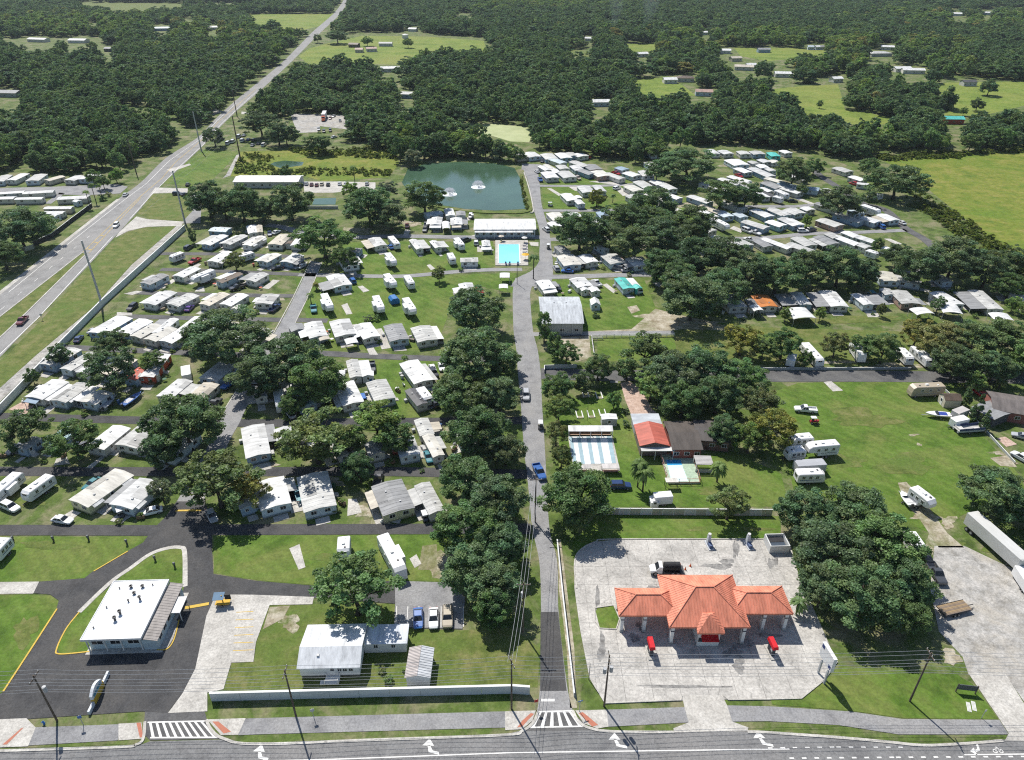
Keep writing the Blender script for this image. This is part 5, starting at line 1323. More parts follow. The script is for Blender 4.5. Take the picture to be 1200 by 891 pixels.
  ('H', 110, 585, 15, 540, 7, 'W', 'U', {}), ('H', 445, 590, 300, 540, 7, 'L', 'P', {}), ('H', 215, 462, 160, 440, 6, 'W', 'C', {}), ('H', 110, 492, 15, 458, 6, 'L', 'S', {}), ('H', 20, 505, -40, 475, 5, 'W', 'S', {})]),
 ('in the row below the lower loop lane', (920, 180, 7.06), 1, [
  ('H', 215, 752, 100, 690, 6.5, 'L', 'C', {}), ('H', 405, 740, 280, 680, 6, 'G', 'L', {'cp': (-1, 2.5, 'L')}), ('H', 595, 745, 430, 682, 5, 'W', 'C', {}), ('H', 595, 682, 500, 642, 5, 'W', 'C', {}), ('H', 735, 722, 610, 682, 5, 'W', 'C', {}), ('T', 770, 825, 680, 795, 2.6, '', '', {}), ('T', 905, 805, 810, 770, 2.6, '', '', {}), ('H', 690, 770, 610, 740, 5, 'L', 'C', {}), ('H', 430, 690, 360, 655, 5, 'L', 'C', {})]),
 ('in the vaulted carport row facing dry lawn', (830, 290, 6.316), 2, [
  ('H', 225, 438, 140, 345, 7.5, 'W', 'L', {}), ('H', 450, 432, 380, 350, 7, 'O', 'C', {'cp': (1, 1.2, 'N')}), ('H', 725, 418, 650, 328, 5, 'W', 'U', {'cp': (-1, 5.5, 'G')}), ('H', 975, 430, 880, 318, 7, 'W', 'C', {'cp': (-1, 4.5, 'G')}), ('H', 1190, 418, 1095, 340, 4.5, 'W', 'S', {'cp': (1, 6, 'G')}),
  ('H', 1505, 410, 1405, 315, 7.5, 'L', 'P', {'cp': (1, 2.0, 'G', 0.5, 1.0)}), ('H', 1845, 418, 1690, 325, 6.6, 'W', 'C', {}), ('H', 2130, 450, 1980, 315, 6, 'L', 'C', {'cp': (-1, 5, 'G')}), ('H', 2340, 390, 2250, 300, 6, 'W', 'C', {}), ('H', 345, 440, 310, 380, 3.6, 'G', 'C', {})]),
 ('half hidden above the vaulted carports', (1010, 290, 6.316), 2, [
  ('H', 215, 245, 160, 175, 7.5, 'K', 'S', {}), ('H', 440, 255, 270, 225, 5, 'L', 'S', {}), ('H', 640, 250, 560, 200, 5, 'W', 'S', {}), ('H', 215, 345, 170, 300, 4.5, 'L', 'S', {})]),
]
HOMES, CARHOMES = [], []
short = {'T': 'travel trailer', 'V': 'fifth-wheel camper', 'M': 'motorhome'}
for ri, (phr, (ox, oy, sc), det, ents) in enumerate(ROWS):
    rows = []
    for e in ents:
        k, x1, y1, x2, y2, w, rf, wl, ex = e
        rows.append((k, ox + x1 / sc, oy + y1 / sc, ox + x2 / sc, oy + y2 / sc, w, rf, wl, ex))
    rows.sort(key=lambda e: (e[1] + e[3]))
    cnt = {}
    for (k, x1, y1, x2, y2, w, rf, wl, ex) in rows:
        i = cnt.get(k, 0); cnt[k] = i + 1
        if k == 'H':
            lab = '%s-roofed mobile home %s, %s from left' % (CNAME[rf], phr, ordw(i))
            o = home(lab, (x1, y1), (x2, y2), w, rf, wl, detail=det, group='mobile homes ' + phr, wk=0.82 if 3 <= ri <= 8 else 0.82 if 9 <= ri <= 14 else None, **ex)
            HOMES.append((o, (x1 + x2) / 2, (y1 + y2) / 2, phr, i)); CARHOMES.append((o, (y1 + y2) / 2, phr, i, w))
        else:
            lab = 'white %s %s, %s from left' % (short[k], phr, ordw(i))
            rv({'T': 'trailer', 'V': 'fifth', 'M': 'motorhome'}[k], (x1, y1), (x2, y2), lab, w=w, detail=det, **ex)

# the densest blocks: homes standing side by side between those above
def lattice(phr, poly, p0, p1, gx, gy, det, keep, size, seed, tight=0.62):
    r = random.Random(seed)
    a, b = G(*p0), G(*p1)
    e = (b - a); e.z = 0; e.normalize(); n = Vector((-e.y, e.x, 0))
    occ = [Vector((o.location.x, o.location.y, 0)) for o in bpy.data.objects if o.get('category') in ('mobile home', 'camper', 'carport', 'lodge', 'hall')]
    lanes = []
    for o in bpy.data.objects:
        if o.name.split('.')[0] in ('park_lane', 'west_lane', 'west_avenue', 'lake_road', 'central_street', 'west_lane', 'east_lane'):
            vs = o.data.vertices
            lanes += [Vector((v.co.x, v.co.y, 0)) for v in vs]
    out = []
    for i in range(-40, 41):
        for j in range(-40, 41):
            c = a + e * (i * gx + r.uniform(-1, 1)) + n * (j * gy + r.uniform(-0.6, 0.6))
            x, y = PX((c.x, c.y, 2.6))
            if not inpoly(x, y, poly) or r.random() > keep: continue
            if any((c - q).length < size * tight for q in occ): continue
            bad = False
            for q in lanes:
                d = c - q
                if abs(d.dot(e)) < size * 0.5 + 0.2 and abs(d.dot(n)) < 3.0: bad = True; break
            if bad: continue
            occ.append(c)
            out.append((x, y, c))
    out.sort()
    for k, (x, y, c) in enumerate(out):
        rf = r.choice('WWWLLCGBS'); wl = r.choice('CCSSLKBU')
        A, B = c - e * size * 0.5, c + e * size * 0.5
        if PX(A)[1] < PX(B)[1]: A, B = B, A
        A = Vector((A.x, A.y, 2.76)); B = Vector((B.x, B.y, 2.76))
        lab = '%s-roofed mobile home %s, %s from left' % (CNAME[rf], phr, ordw(k))
        o = home(lab, PX(A), PX(B), r.uniform(4.6, 6.4), rf, wl, detail=det, group='mobile homes ' + phr)
        if det >= 2: HOMES.append((o, x, y, phr, k))
lattice('packed among the far right rows', [(640, 186), (700, 190), (760, 205), (800, 215), (860, 200), (915, 200), (955, 215), (990, 245), (1030, 262), (985, 285), (1030, 300), (960, 296), (840, 275), (800, 262), (745, 232), (700, 210)], (873, 258.5), (896, 266.5), 13.5, 6.9, 1, 0.72, 11.5, 5)
lattice('packed beside the middle avenue', [(300, 425), (420, 425), (520, 470), (515, 545), (300, 545), (285, 500)], (420, 470), (410, 448), 12.5, 7.2, 2, 0.85, 10.0, 6, 0.56)
lattice('packed under the left oaks', [(60, 415), (250, 418), (275, 455), (225, 545), (10, 545), (5, 495)], (100, 466), (124, 450), 12.5, 6.8, 2, 0.8, 10.0, 8, 0.56)
lattice('packed behind the highway wall', [(205, 283), (345, 292), (350, 318), (325, 392), (240, 396), (100, 402), (120, 378), (165, 335)], (143, 388), (167, 375), 10.5, 5.6, 2, 0.95, 8.8, 15, 0.52)
# free-standing campers
rv('trailer', (402, 645), (403, 629), 'short white camper trailer behind the lone oak near the front house', detail=2)
rv('motorhome', (470, 668), (448, 626), 'white motorhome parked below the lane near the street oaks', slide=1)
rv('motorhome', (1068, 452), (1106, 450.5), 'cream motorhome standing broadside at the top of the big lawn', wc='tan')
rv('fifth', (947, 521), (982, 518), 'white fifth-wheel camper broadside at the left edge of the big lawn')
rv('trailer', (927, 512), (952, 510), 'white camper partly hidden behind the broadside fifth-wheel camper')
rv('trailer', (924, 527), (941, 525), 'white camper under the yellowing tree beside the big lawn')
rv('cargo', (967, 541), (933, 543), 'long grey box trailer below the broadside camper on the lawn', wc='silver', w=2.5)
rv('trailer', (966, 552), (934, 553), 'lowest white camper at the left edge of the big lawn')
rv('fifth', (1095, 588), (1071, 570), 'white camper alone at the bottom of the big lawn')
rv('trailer', (962, 422), (943, 401), 'long white camper above the shaded right-hand road', w=2.7)
rv('motorhome', (1012, 415), (1001, 399), 'white van camper with dark roof panel near the shaded road')
rv('trailer', (1068, 420), (1055, 407), 'white camper left of the pair beside the shaded road')
rv('trailer', (1092, 422), (1072, 405), 'white camper right of the pair beside the shaded road', w=2.7)
rv('cargo', (926, 425), (930, 412), 'small white enclosed trailer beside the long white camper', L=4.5)
rv('cargo', (218, 440), (217, 428), 'white enclosed trailer on the grass beside the blue-grey home', L=5.5)
rv('van_body', (1204, 656), (1140, 600), 'long white box trailer by the gravel yard', wc=(0.55, 0.55, 0.53), w=2.6)
rv('cargo', (1200, 668), (1215, 690), 'white trailer cut by the right photo edge', L=7, w=2.5)
rv('trailer', (1080, 642), (1066, 622), 'white camper beside the great oak at the gravel yard')
rv('cargo', (1118, 492), (1132, 489), 'white cargo trailer in front of the tan shed', L=4.2, w=2.2)
rv('cargo', (1122, 482), (1130, 479), 'pale cargo trailer behind the white cargo trailer', L=4.2, w=2.2, wc=(0.5, 0.47, 0.45))
rv('cargo', (771, 580), (783, 579), 'white open-fronted trailer behind the privacy fence', L=4.0, w=2.0)
rv('trailer', (-8, 645), (4, 632), 'white camper cut by the left photo edge above the lawn', w=2.4)
boat(128, 471, 134, 464, 'grey covered boat beside the row at the wall corner', L=7, col='silver', deck=(0.35, 0.37, 0.4))
boat(155, 468, 166, 460, 'dark blue boat under the large round-headed oak', L=7, col='blue')
boat(1099, 486, 1086, 485, 'white speedboat with blue deck on the big lawn', L=6.2, deck=(0.03, 0.06, 0.3))
boat(1136, 503, 1150, 502, 'pontoon boat on a trailer at the right of the big lawn', L=7.5, pontoon=True)
boat(1062, 585, 1056, 577, 'small white covered boat beside the lone camper', L=4.8, deck=(0.6, 0.6, 0.6))
# vaulted carports
canopy('white vaulted carport in front of the third home on the dry lawn', (944, 372), (932, 360), 7.5)
canopy('small white carport beside the orange-roofed home', (890, 363), (884, 357), 3.4)
canopy('white vaulted carport before the grey-roofed home on the dry lawn', (1086, 367), (1076, 360), 6.2)
canopy('white vaulted carport before the long white home, beside a round bush', (1118, 366), (1111, 356), 6.0)
canopy('rightmost white vaulted carport facing the dry lawn', (1178, 374), (1170, 366), 6.0)
canopy('white arched cart shelter between the two porched homes by the pond', (523, 267), (522, 259), 3.2, h=2.2)
canopy('small white canopy left of the palm below the pool', (591.5, 325), (591.5, 319.5), 3.6, h=2.4, rise=0.2)
canopy('small white roof shelter at the head of the street oaks', (590, 337), (590, 333), 3.2, h=2.4, rise=0.3)
canopy('white cart port in front of the second white home below the lawn', (413, 402), (410, 396), 3.6, h=2.2, rise=0.25)
canopy('beige cart port in front of the first white home below the lawn', (381, 398), (378, 392), 3.2, 'B', h=2.2, rise=0.25)
# sheds
sh = R(-75)
shed_thing('grey shed at the left end of the white home row', 349, 391, 4.5, 4.2, R(-62), 'G', 'G')
shed_thing('white barn-shaped shed on the lawn behind the hall', 697, 361, 4.2, 2.9, R(-88), 'W', 'S', 2.0, 1.0)
shed_thing('cream store shed left of two beside the white home behind the hall', 684, 345, 3.2, 2.6, R(-75), 'W', 'K')
shed_thing('white store shed right of two beside the white home behind the hall', 696, 346, 3.6, 3.0, R(-75), 'W', 'C')
shed_thing('tan barn shed with brown roof on the big lawn', 1111, 474, 4.2, 3.4, R(178), 'N', 'B', 2.3, 0.9)
shed_thing('white shed beside the crosswise homes left of the highway', 92, 241, 3, 2.6, R(-30), 'W', 'S')
shed_thing('small white shed below the left pair of crosswise homes', 67, 258, 3, 2.6, R(-30), 'W', 'S')
shed_thing('grey shed left of the pair under the twin oaks', 167, 447, 3, 3, R(-75), 'L', 'U')
shed_thing('white shed right of the pair under the twin oaks', 181, 445, 3.2, 3, R(-75), 'W', 'C')
shed_thing('small white shed beside the grey home left of the street', 432, 446, 2.6, 3, R(-80), 'W', 'L')
shed_thing('pale shed under the oaks above the middle lane', 399, 446, 3, 2.8, R(-80), 'W', 'K')
shed_thing('turquoise shed beside the turquoise-roofed home', 746, 343, 3, 2.4, R(-70), 'T', 'T')
shed_thing('white pump shed by the pink drive of the club', 713, 497, 2.2, 3.8, R(-88), 'W', 'L', 2.2, 0.15)
shed_thing('white wooden store beside the open privacy fence', 766, 592, 2.0, 1.6, R(-88), 'W', 'W', 1.5, 0.2)

# cars drawn up beside the homes
crng = random.Random(77)
for (o, y, phr, i, w) in CARHOMES:
    if crng.random() > (0.42 if y > 290 else 0.22): continue
    kd = crng.choice(['sedan', 'suv', 'pickup', 'sedan', 'suv']); cl = crng.choice(['white', 'white', 'silver', 'grey', 'black', 'dark grey', 'blue', 'red', 'tan', 'teal'])
    s = crng.choice((-1, 1))
    q = o.matrix_basis @ Vector((crng.uniform(-1.5, 3.5), s * (w * 0.42 + crng.uniform(1.6, 2.4)), 0))
    kn = {'pickup': 'pickup', 'suv': 'tall car', 'sedan': 'car'}[kd]
    lab = '%s %s beside %s home from left %s' % (cl, kn, ordw(i), phr)
    if len(lab.split()) > 16: lab = '%s %s by %s home %s' % (cl, kn, ordw(i), phr)
    car(kd, cl, 0, 0, 0, 0, lab, 2 if y > 420 else 1, 0.09, pos=q, ang=o.rotation_euler.z + crng.choice((0, math.pi)) + crng.uniform(-0.1, 0.1))
# ================================================================== VEHICLES IN PLACE
for a in [
 ('sedan', 'blue', 490, 724, 490, 744, 'blue car, leftmost of three in the marked parking bays'), ('sedan', 'white', 508, 724, 508, 744, 'white car in the middle of three in the marked bays'), ('suv', 'tan', 524.5, 723, 524.5, 743, 'tan car, rightmost of three in the marked parking bays'),
 ('suv', 'silver', 616.5, 463, 617, 480, 'silver car driving down the central street'), ('pickup', 'blue', 632, 553, 638, 565, 'blue pickup with loaded bed driving down the central street'), ('suv', 'dark blue', 727, 569, 745, 569, 'dark blue car on the lawn beside the shuffleboard court'),
 ('suv', 'white', 12, 594, 28, 601, 'white car beside the campers above the left lawn'), ('sedan', 'white', 73, 609, 90, 612, 'white car parked on grass beside the asphalt lane'), ('sedan', 'white', 177, 599, 164, 602, 'white open car beside the silver-green palm home'),
 ('pickup', 'maroon', 26, 376, 12, 391, 'maroon pickup driving on the highway'), ('suv', 'white', 136, 264, 128, 274, 'white car in the turning lane of the highway'), ('sedan', 'white', 147, 228, 155, 220, 'white car on the far lane of the highway'),
 ('sedan', 'black', 220, 216, 222, 213, 'black car on the grass above the upper driveway'), ('suv', 'dark grey', 208, 227, 214, 227, 'dark grey car at the end of the upper driveway'), ('sedan', 'black', 217, 227.5, 222, 226, 'black car beside the boundary oaks at the upper driveway'),
 ('suv', 'black', 155, 360, 147, 366, 'black car on a concrete pad beside the fourth wall row'), ('sedan', 'purple', 222, 361, 226, 357, 'purple car between two homes in the fourth wall row'), ('sedan', 'dark blue', 92, 397, 96, 392, 'dark blue car beside the long white wall'),
 ('pickup', 'red', 228, 306, 220, 310, 'bright red pickup on the grass behind the long wall'), ('suv', 'dark grey', 221, 290, 226, 287, 'dark car beside the first wall row at left'), ('pickup', 'black', 278, 337, 268, 340, 'black pickup under a carport in the third wall row'),
 ('pickup', 'dark blue', 322, 361, 327, 357, 'dark blue pickup beside the middle avenue'), ('sedan', 'black', 325, 314, 317, 315, 'black car before the last home of the second wall row'), ('sedan', 'dark blue', 316, 273.5, 316, 279, 'dark blue car on the drive near the boundary oaks'),
 ('sedan', 'white', 324, 272, 330, 269, 'white car on the drive near the boundary oaks'), ('sedan', 'silver', 351, 312.5, 343, 315, 'silver car beside the top of the middle avenue'), ('pickup', 'teal', 367.5, 362, 369, 372, 'dark teal pickup on grass beside the middle avenue'),
 ('pickup', 'dark grey', 436, 430, 437, 442, 'dark pickup with white cab on the grass strip'), ('sedan', 'white', 507, 432, 510, 440, 'white car beside the big flat white roof'), ('sedan', 'white', 517.5, 429.5, 519, 436, 'white car half hidden by the street oaks'),
 ('sedan', 'maroon', 477, 264.5, 477, 270, 'maroon car under the oak by the pond'), ('suv', 'grey', 498, 269, 496, 275, 'grey car beside the left porched home by the pond'), ('sedan', 'white', 568.5, 275.3, 561, 275.3, 'white car, left of two before the long lodge'),
 ('van', 'white', 584, 275, 576, 275, 'white van, right of two before the long lodge'), ('suv', 'dark grey', 546, 281, 552, 279, 'dark car beside the lane below the porched homes'), ('suv', 'white', 558, 284.5, 558, 280, 'white car on the lawn left of the pool'),
 ('sedan', 'blue', 665, 317.5, 658, 317, 'blue car beside the lane right of the palm'), ('suv', 'grey', 723, 314, 716, 313, 'grey car below the grey-roofed home right of the street'), ('sedan', 'silver', 735, 316.5, 744, 316, 'silver car beside the lane above the turquoise roof'),
 ('pickup', 'white', 699, 332, 694, 328, 'white pickup between the white home and the turquoise roof'), ('suv', 'white', 723, 220.5, 728, 219, 'white car below the second row right of the pond'), ('sedan', 'silver', 652, 188.5, 659, 188, 'silver car before the far row beyond the pond'),
 ('sedan', 'dark grey', 635.5, 188.5, 634, 192, 'dark car at the far end of the pond road'), ('van', 'white', 875, 270.5, 884, 274, 'white van beside a concrete pad right of the dark oaks'), ('pickup', 'white', 878, 281.5, 870, 279, 'white pickup below the lane right of the dark oaks'),
 ('suv', 'white', 941, 270.5, 950, 270.5, 'white car on the lower loop lane'), ('suv', 'dark grey', 951, 269, 957, 268, 'dark car behind the white car on the loop lane'), ('suv', 'blue', 1033, 265.5, 1028, 262, 'blue car at the end of the pale blue home'), ('sedan', 'black', 929, 235.5, 935, 236, 'black car at the top of the loop area'),
 ('pickup', 'white', 944, 480, 930, 479, 'white pickup on the lawn beside the yellowing tree'), ('pickup', 'dark grey', 1097, 672, 1106, 686, 'dark grey pickup beside the great oak'), ('sedan', 'black', 1086, 655, 1092, 664, 'black car behind the pickup at the great oak'),
 ('suv', 'white', 1197, 536, 1190, 532, 'white car cut by the right edge near the red terrace'), ('sedan', 'red', 1149, 461, 1142, 456, 'bright red car beside the right-hand conifers'), ('sedan', 'silver', 1198, 511, 1190, 509, 'silver car at the right edge beside the terrace'),
 ('sedan', 'dark grey', 398.5, 141.5, 399, 146, 'dark car at the right of the truck yard'), ('sedan', 'maroon', 387, 138.5, 384, 142, 'maroon car beside the orange lorry'), ('sedan', 'silver', 391, 136, 388, 138, 'silver car behind the orange lorry'),
 ('suv', 'dark grey', 379.5, 154, 379, 160, 'dark van-like car, left of two below the truck yard'), ('suv', 'black', 387, 153, 387, 158, 'black car, right of two below the truck yard'), ('sedan', 'white', 391.5, 160.5, 397, 159, 'white car on the grass below the truck yard'), ('pickup', 'white', 373.5, 151.5, 374, 158, 'white pickup below the truck yard'),
 ('pickup', 'dark grey', 443, 562, 444, 556, 'dark pickup at the top of the corrugated grey roof'),
 ('sedan', 'silver', 248, 604, 252, 612, 'pale car in the shade of the yellowing roadside tree')]:
    car(*a, detail=2 if a[3] > 300 else 1)
vc = ['white', 'white', 'white', 'silver', 'white', 'dark blue', 'black', 'dark grey', 'white', 'silver']
for i, (x, y) in enumerate([(267, 168), (273, 166), (280, 160), (286, 158.5), (284, 165), (291, 163.5), (297, 164), (303, 168), (309, 170), (296, 170)]):
    car('van' if vc[i] == 'white' else 'sedan', vc[i], x, y, x + 4, y - 3, '%s vehicle %s from left in the yard cluster beside the highway tree' % (vc[i], ordw(i)), detail=1)
for i, (x, y, c) in enumerate([(359, 215, 'silver'), (365, 216, 'maroon'), (371, 216.5, 'maroon'), (377, 215.5, 'tan'), (384.5, 216, 'black'), (398, 215, 'white'), (405, 215, 'white'), (430, 215, 'silver')]):
    car('sedan', c, x, y, x + 1, y - 4, '%s car %s from left in the row behind the long shed' % (c, ordw(i)), detail=1)
golf_cart(633.5, 499, 633.5, 510, 'white-roofed golf cart on the central street')
golf_cart(141, 602, 144, 610, 'white-roofed golf cart before the striped home at left')
golf_cart(642.5, 289.5, 642.5, 296, 'white-roofed golf cart beside the pool road')
golf_cart(553.5, 254.5, 553.5, 260, 'golf cart beside the left end of the lodge')
golf_cart(498, 606, 501, 614, 'golf cart beside the last home above the front lane')
golf_cart(645, 240, 650, 240, 'golf cart on the grass right of the pond road')
# ================================================================== LANDMARK BUILDINGS
def rect_home_world(t, x0, x1, y0, y1, z0, z1, name, mat, col, parent=None):
    return build(MB().box(x0, x1, y0, y1, z0, z1), name, mat, parent or t, color=col)
def seams(mb, face, pitch=0.5, w=0.05, h=0.038):
    """raised ribs up the slope of a planar roof face (list of Vectors, first edge = eave)"""
    p = [Vector(q) for q in face]
    e = (p[1] - p[0]).normalized()
    n = (p[1] - p[0]).cross(p[2] - p[0]).normalized()
    if n.z < 0: n = -n
    s = n.cross(e).normalized()
    if s.z < 0: s = -s
    uv = [((q - p[0]).dot(e), (q - p[0]).dot(s)) for q in p]
    u0, u1 = min(a for a, b in uv), max(a for a, b in uv)
    u = u0 + pitch / 2
    while u < u1:
        hits = []
        for i in range(len(uv)):
            a, b = uv[i], uv[(i + 1) % len(uv)]
            if (a[0] - u) * (b[0] - u) < 0:
                k = (u - a[0]) / (b[0] - a[0]); hits.append(a[1] + k * (b[1] - a[1]))
        if len(hits) >= 2 and max(hits) - min(hits) > 0.2:
            A, B = p[0] + e * u + s * min(hits), p[0] + e * u + s * max(hits)
            mb.loft([[q - e * w / 2, q + e * w / 2, q + e * w / 2 + n * h, q - e * w / 2 + n * h] for q in (A, B)])
        u += pitch
# ---- filling station with the orange metal roofs
gs = thing('filling_station', 'filling station with orange metal hip roofs and white columns', 'gas station', (34.2, 91.0, 0))
OX, OY = 34.2, 91.0
ORANGE = (0.76, 0.275, 0.175)
def station_roof(name, x0, x1, y0, y1, z, rise, inset=None, apex=None):
    x0 -= OX; x1 -= OX; y0 -= OY; y1 -= OY
    mb = MB()
    w = (y1 - y0) / 2
    i = inset if inset is not None else w
    ym = (y0 + y1) / 2
    a, b = Vector((x0 + i, ym, z + rise)), Vector((x1 - i, ym, z + rise))
    c = [Vector((x0, y0, z)), Vector((x1, y0, z)), Vector((x1, y1, z)), Vector((x0, y1, z))]
    mb.add([*c, a, b], [(0, 1, 5, 4), (1, 2, 5), (2, 3, 4, 5), (3, 0, 4)])
    mb.box(x0 - 0.02, x1 + 0.02, y0 - 0.02, y1 + 0.02, z - 0.38, z - 0.003)
    r = build(mb, name, 'roof', gs, color=ORANGE)
    sm = MB()
    for f in ([c[0], c[1], b, a], [c[1], c[2], b], [c[2], c[3], a, b], [c[3], c[0], a]):
        seams(sm, f)
    o = build(sm, 'roof_seam', 'roof', r, color=tuple(q * 0.92 for q in ORANGE)); o['kind'] = 'stuff'
    rg = MB()
    for p, q in ((a, b), (a, c[0]), (a, c[3]), (b, c[1]), (b, c[2])):
        rg.tube(p + Vector((0, 0, 0.03)), q + Vector((0, 0, 0.03)), 0.11, 0.11, 6)
    build(rg, 'ridge_cap', 'roof', r, color=ORANGE)
    return r
station_roof('main_roof', 27.2, 41.2, 85.1, 97.1, 4.6, 3.3, 5.4)
station_roof('canopy_roof', 18.8, 29.8, 87.6, 93.9, 4.595, 1.75, 3.3)
station_roof('canopy_roof', 38.6, 49.6, 88.0, 94.4, 4.592, 1.75, 3.3)
# gablet over the kiosk
mb = MB()
gx0, gx1, gy0, gy1, gz = 31.9 - OX, 36.6 - OX, 84.0 - OY, 88.2 - OY, 4.3
ap = Vector(((gx0 + gx1) / 2, 86.4 - OY, 6.2))
cs = [Vector((gx0, gy0, gz)), Vector((gx1, gy0, gz)), Vector((gx1, gy1, gz + 0.9)), Vector((gx0, gy1, gz + 0.9))]
mb.add([*cs, ap], [(0, 1, 4), (1, 2, 4), (2, 3, 4), (3, 0, 4)])
mb.box(gx0 + 0.02, gx1 - 0.02, gy0 + 0.02, gy0 + 1.5, gz - 0.35, gz - 0.004)
kr = build(mb, 'kiosk_roof', 'roof', gs, color=ORANGE)
sm = MB()
for f in ([cs[0], cs[1], ap], [cs[1], cs[2], ap], [cs[3], cs[0], ap]):
    seams(sm, f, 0.5)
o = build(sm, 'roof_seam', 'roof', kr, color=tuple(q * 0.92 for q in ORANGE)); o['kind'] = 'stuff'
build(MB().box(32.4 - OX, 36.2 - OX, 84.8 - OY, 90.5 - OY, 0.08, 4.2), 'kiosk_wall', 'wall', gs, color=(0.72, 0.72, 0.70))
build(MB().loft([[(x, 84.78 - OY, 3.0), (x, 83.7 - OY, 2.5), (x, 83.7 - OY, 2.35), (x, 84.78 - OY, 2.4)] for x in (32.9 - OX, 35.8 - OX)]), 'awning', 'obj', gs, color=(0.42, 0.01, 0.015))
obj('window', WIN['l'], gs, (33.4 - OX, 84.8 - OY, 1.7), math.pi)
obj('door', DOOR, gs, (35.3 - OX, 84.8 - OY, 0.1), math.pi)
for (x, y, zt) in [(19.6, 88.3, 4.3), (23.6, 88.3, 4.3), (19.6, 93.2, 4.3), (23.6, 93.2, 4.3), (28.0, 85.8, 4.3), (40.5, 85.8, 4.3), (28.0, 96.3, 4.3), (40.5, 96.3, 4.3), (44.9, 88.7, 4.3), (48.8, 88.7, 4.3), (44.9, 93.6, 4.3), (48.8, 93.6, 4.3)]:
    co = build(MB().box(-0.28, 0.28, -0.45, 0.45, 0.06, zt), 'column', 'obj', gs, (x - OX, y - OY, 0), color=(0.74, 0.74, 0.73))
    build(MB().box(-0.30, 0.30, -0.47, 0.47, 3.0, 3.25), 'band', 'obj', co, color=(0.03, 0.04, 0.07))
    build(MB().box(-0.36, 0.36, -0.55, 0.55, 0.05, 0.45), 'plinth', 'obj', co, color=(0.45, 0.44, 0.42))
for k, (x, y) in enumerate([(24.0, 83.4), (45.0, 83.4)]):
    t = thing('fuel_pump', 'red-topped fuel pump %s of the kiosk' % ('left', 'right')[k], 'fuel pump', (x, y, 0.075), R(6 if k else 3), 'fuel pumps before the filling station')
    build(MB().box(-0.6, 0.6, -1.6, 1.6, 0, 0.18), 'plinth', 'concrete', t)
    build(MB().box(-0.3, 0.3, -0.85, 0.85, 0.18, 1.9), 'cabinet', 'obj', t, color=(0.06, 0.065, 0.08))
    build(MB().box(-0.32, 0.32, -0.8, -0.2, 1.1, 1.7), 'screen', 'obj', t, color=(0.6, 0.6, 0.58))
    build(MB().box(-0.5, 0.5, -1.25, 1.25, 2.1, 2.75, top=(-0.42, 0.42, -1.15, 1.15)), 'sign_box', 'obj', t, color=(0.55, 0.012, 0.02))
    for y2 in (-0.7, 0.7):
        build(MB().box(-0.1, 0.1, y2 - 0.1, y2 + 0.1, 1.9, 2.1), 'post', 'trim', t)
    for s in (-1, 1):
        build(MB().tube((s * 0.34, 0.3, 1.3), (s * 0.5, 0.2, 0.6), 0.03, 0.03, 6).tube((s * 0.5, 0.2, 0.6), (s * 0.34, -0.3, 1.0), 0.03, 0.03, 6), 'hose', 'rubber', t)
# tanker service truck
p = G(780, 671)
t = thing('tank_truck', 'white service truck with a black tank behind the filling station', 'truck', (p.x, p.y, 0.075), R(180))
build(MB().loft([ring(0.9, 1.0, 0.5, 1.3), ring(2.4, 1.0, 0.5, 1.35), ring(3.2, 0.85, 0.55, 1.15)]).loft([ring(0.9, 1.0, 1.3, 2.2), ring(1.5, 0.95, 1.3, 2.2), ring(2.1, 0.95, 1.3, 1.4)]), 'cab', 'paint', t, color=VC['white'])
build(MB().add([(2.12, -0.85, 1.42), (2.12, 0.85, 1.42), (1.56, 0.8, 2.14), (1.56, -0.8, 2.14)], [(0, 1, 2, 3)]), 'windscreen', 'glass', t)
build(MB().tube((-2.6, 0, 1.65), (0.5, 0, 1.65), 0.85, 0.85, 16), 'tank', 'obj', t, color=(0.02, 0.02, 0.022))
build(MB().box(-3.2, 2.6, -0.5, 0.5, 0.5, 0.8).box(-3.4, 0.7, -1.0, 1.0, 0.72, 0.85), 'chassis', 'darkmetal', t)
for xx in (2.2, -1.2, -2.2):
    for s in (-1, 1):
        obj('wheel', WHEEL['big'], t, (xx, s * 0.9, 0.5))
for k, (x, y) in enumerate([(-0.6, 105.4), (0.4, 105.0), (1.0, 106.2)]):
    pp = G(797 + k * 6, 664 + (k % 2) * 4)
    t = thing('traffic_cone', 'orange traffic cone %s from left behind the tank truck' % ordw(k), 'traffic cone', (pp.x, pp.y, 0.075), 0, 'cones behind the tank truck')
    build(MB().tube((0, 0, 0.04), (0, 0, 0.75), 0.17, 0.04, 10), 'cone', 'obj', t, color=(0.7, 0.13, 0.02))
    build(MB().box(-0.2, 0.2, -0.2, 0.2, 0, 0.045), 'base', 'obj', t, color=(0.5, 0.1, 0.02))
for k, (x, y) in enumerate([(831, 640), (877, 640)]):
    p = G(x, y)
    t = thing('vacuum_station', '%s vacuum station at the back kerb of the forecourt' % ('left', 'right')[k], 'vacuum station', (p.x, p.y, 0.075), R(8), 'vacuum stations')
    build(MB().box(-0.55, 0.55, -1.4, 1.4, 0, 0.2), 'plinth', 'obj', t, color=(0.5, 0.52, 0.55))
    build(MB().box(-0.38, 0.38, 0.2, 1.0, 0.2, 2.3, top=(-0.3, 0.3, 0.3, 0.9)), 'cabinet', 'obj', t, color=(0.55, 0.58, 0.62))
    build(MB().box(-0.35, 0.35, -1.0, 0.1, 0.2, 0.9), 'pump_unit', 'obj', t, color=(0.10, 0.14, 0.25))
    build(MB().tube((0, 0.6, 2.3), (0, 0.6, 2.75), 0.3, 0.34, 10), 'dome', 'obj', t, color=(0.6, 0.6, 0.6))
p = G(909, 641)
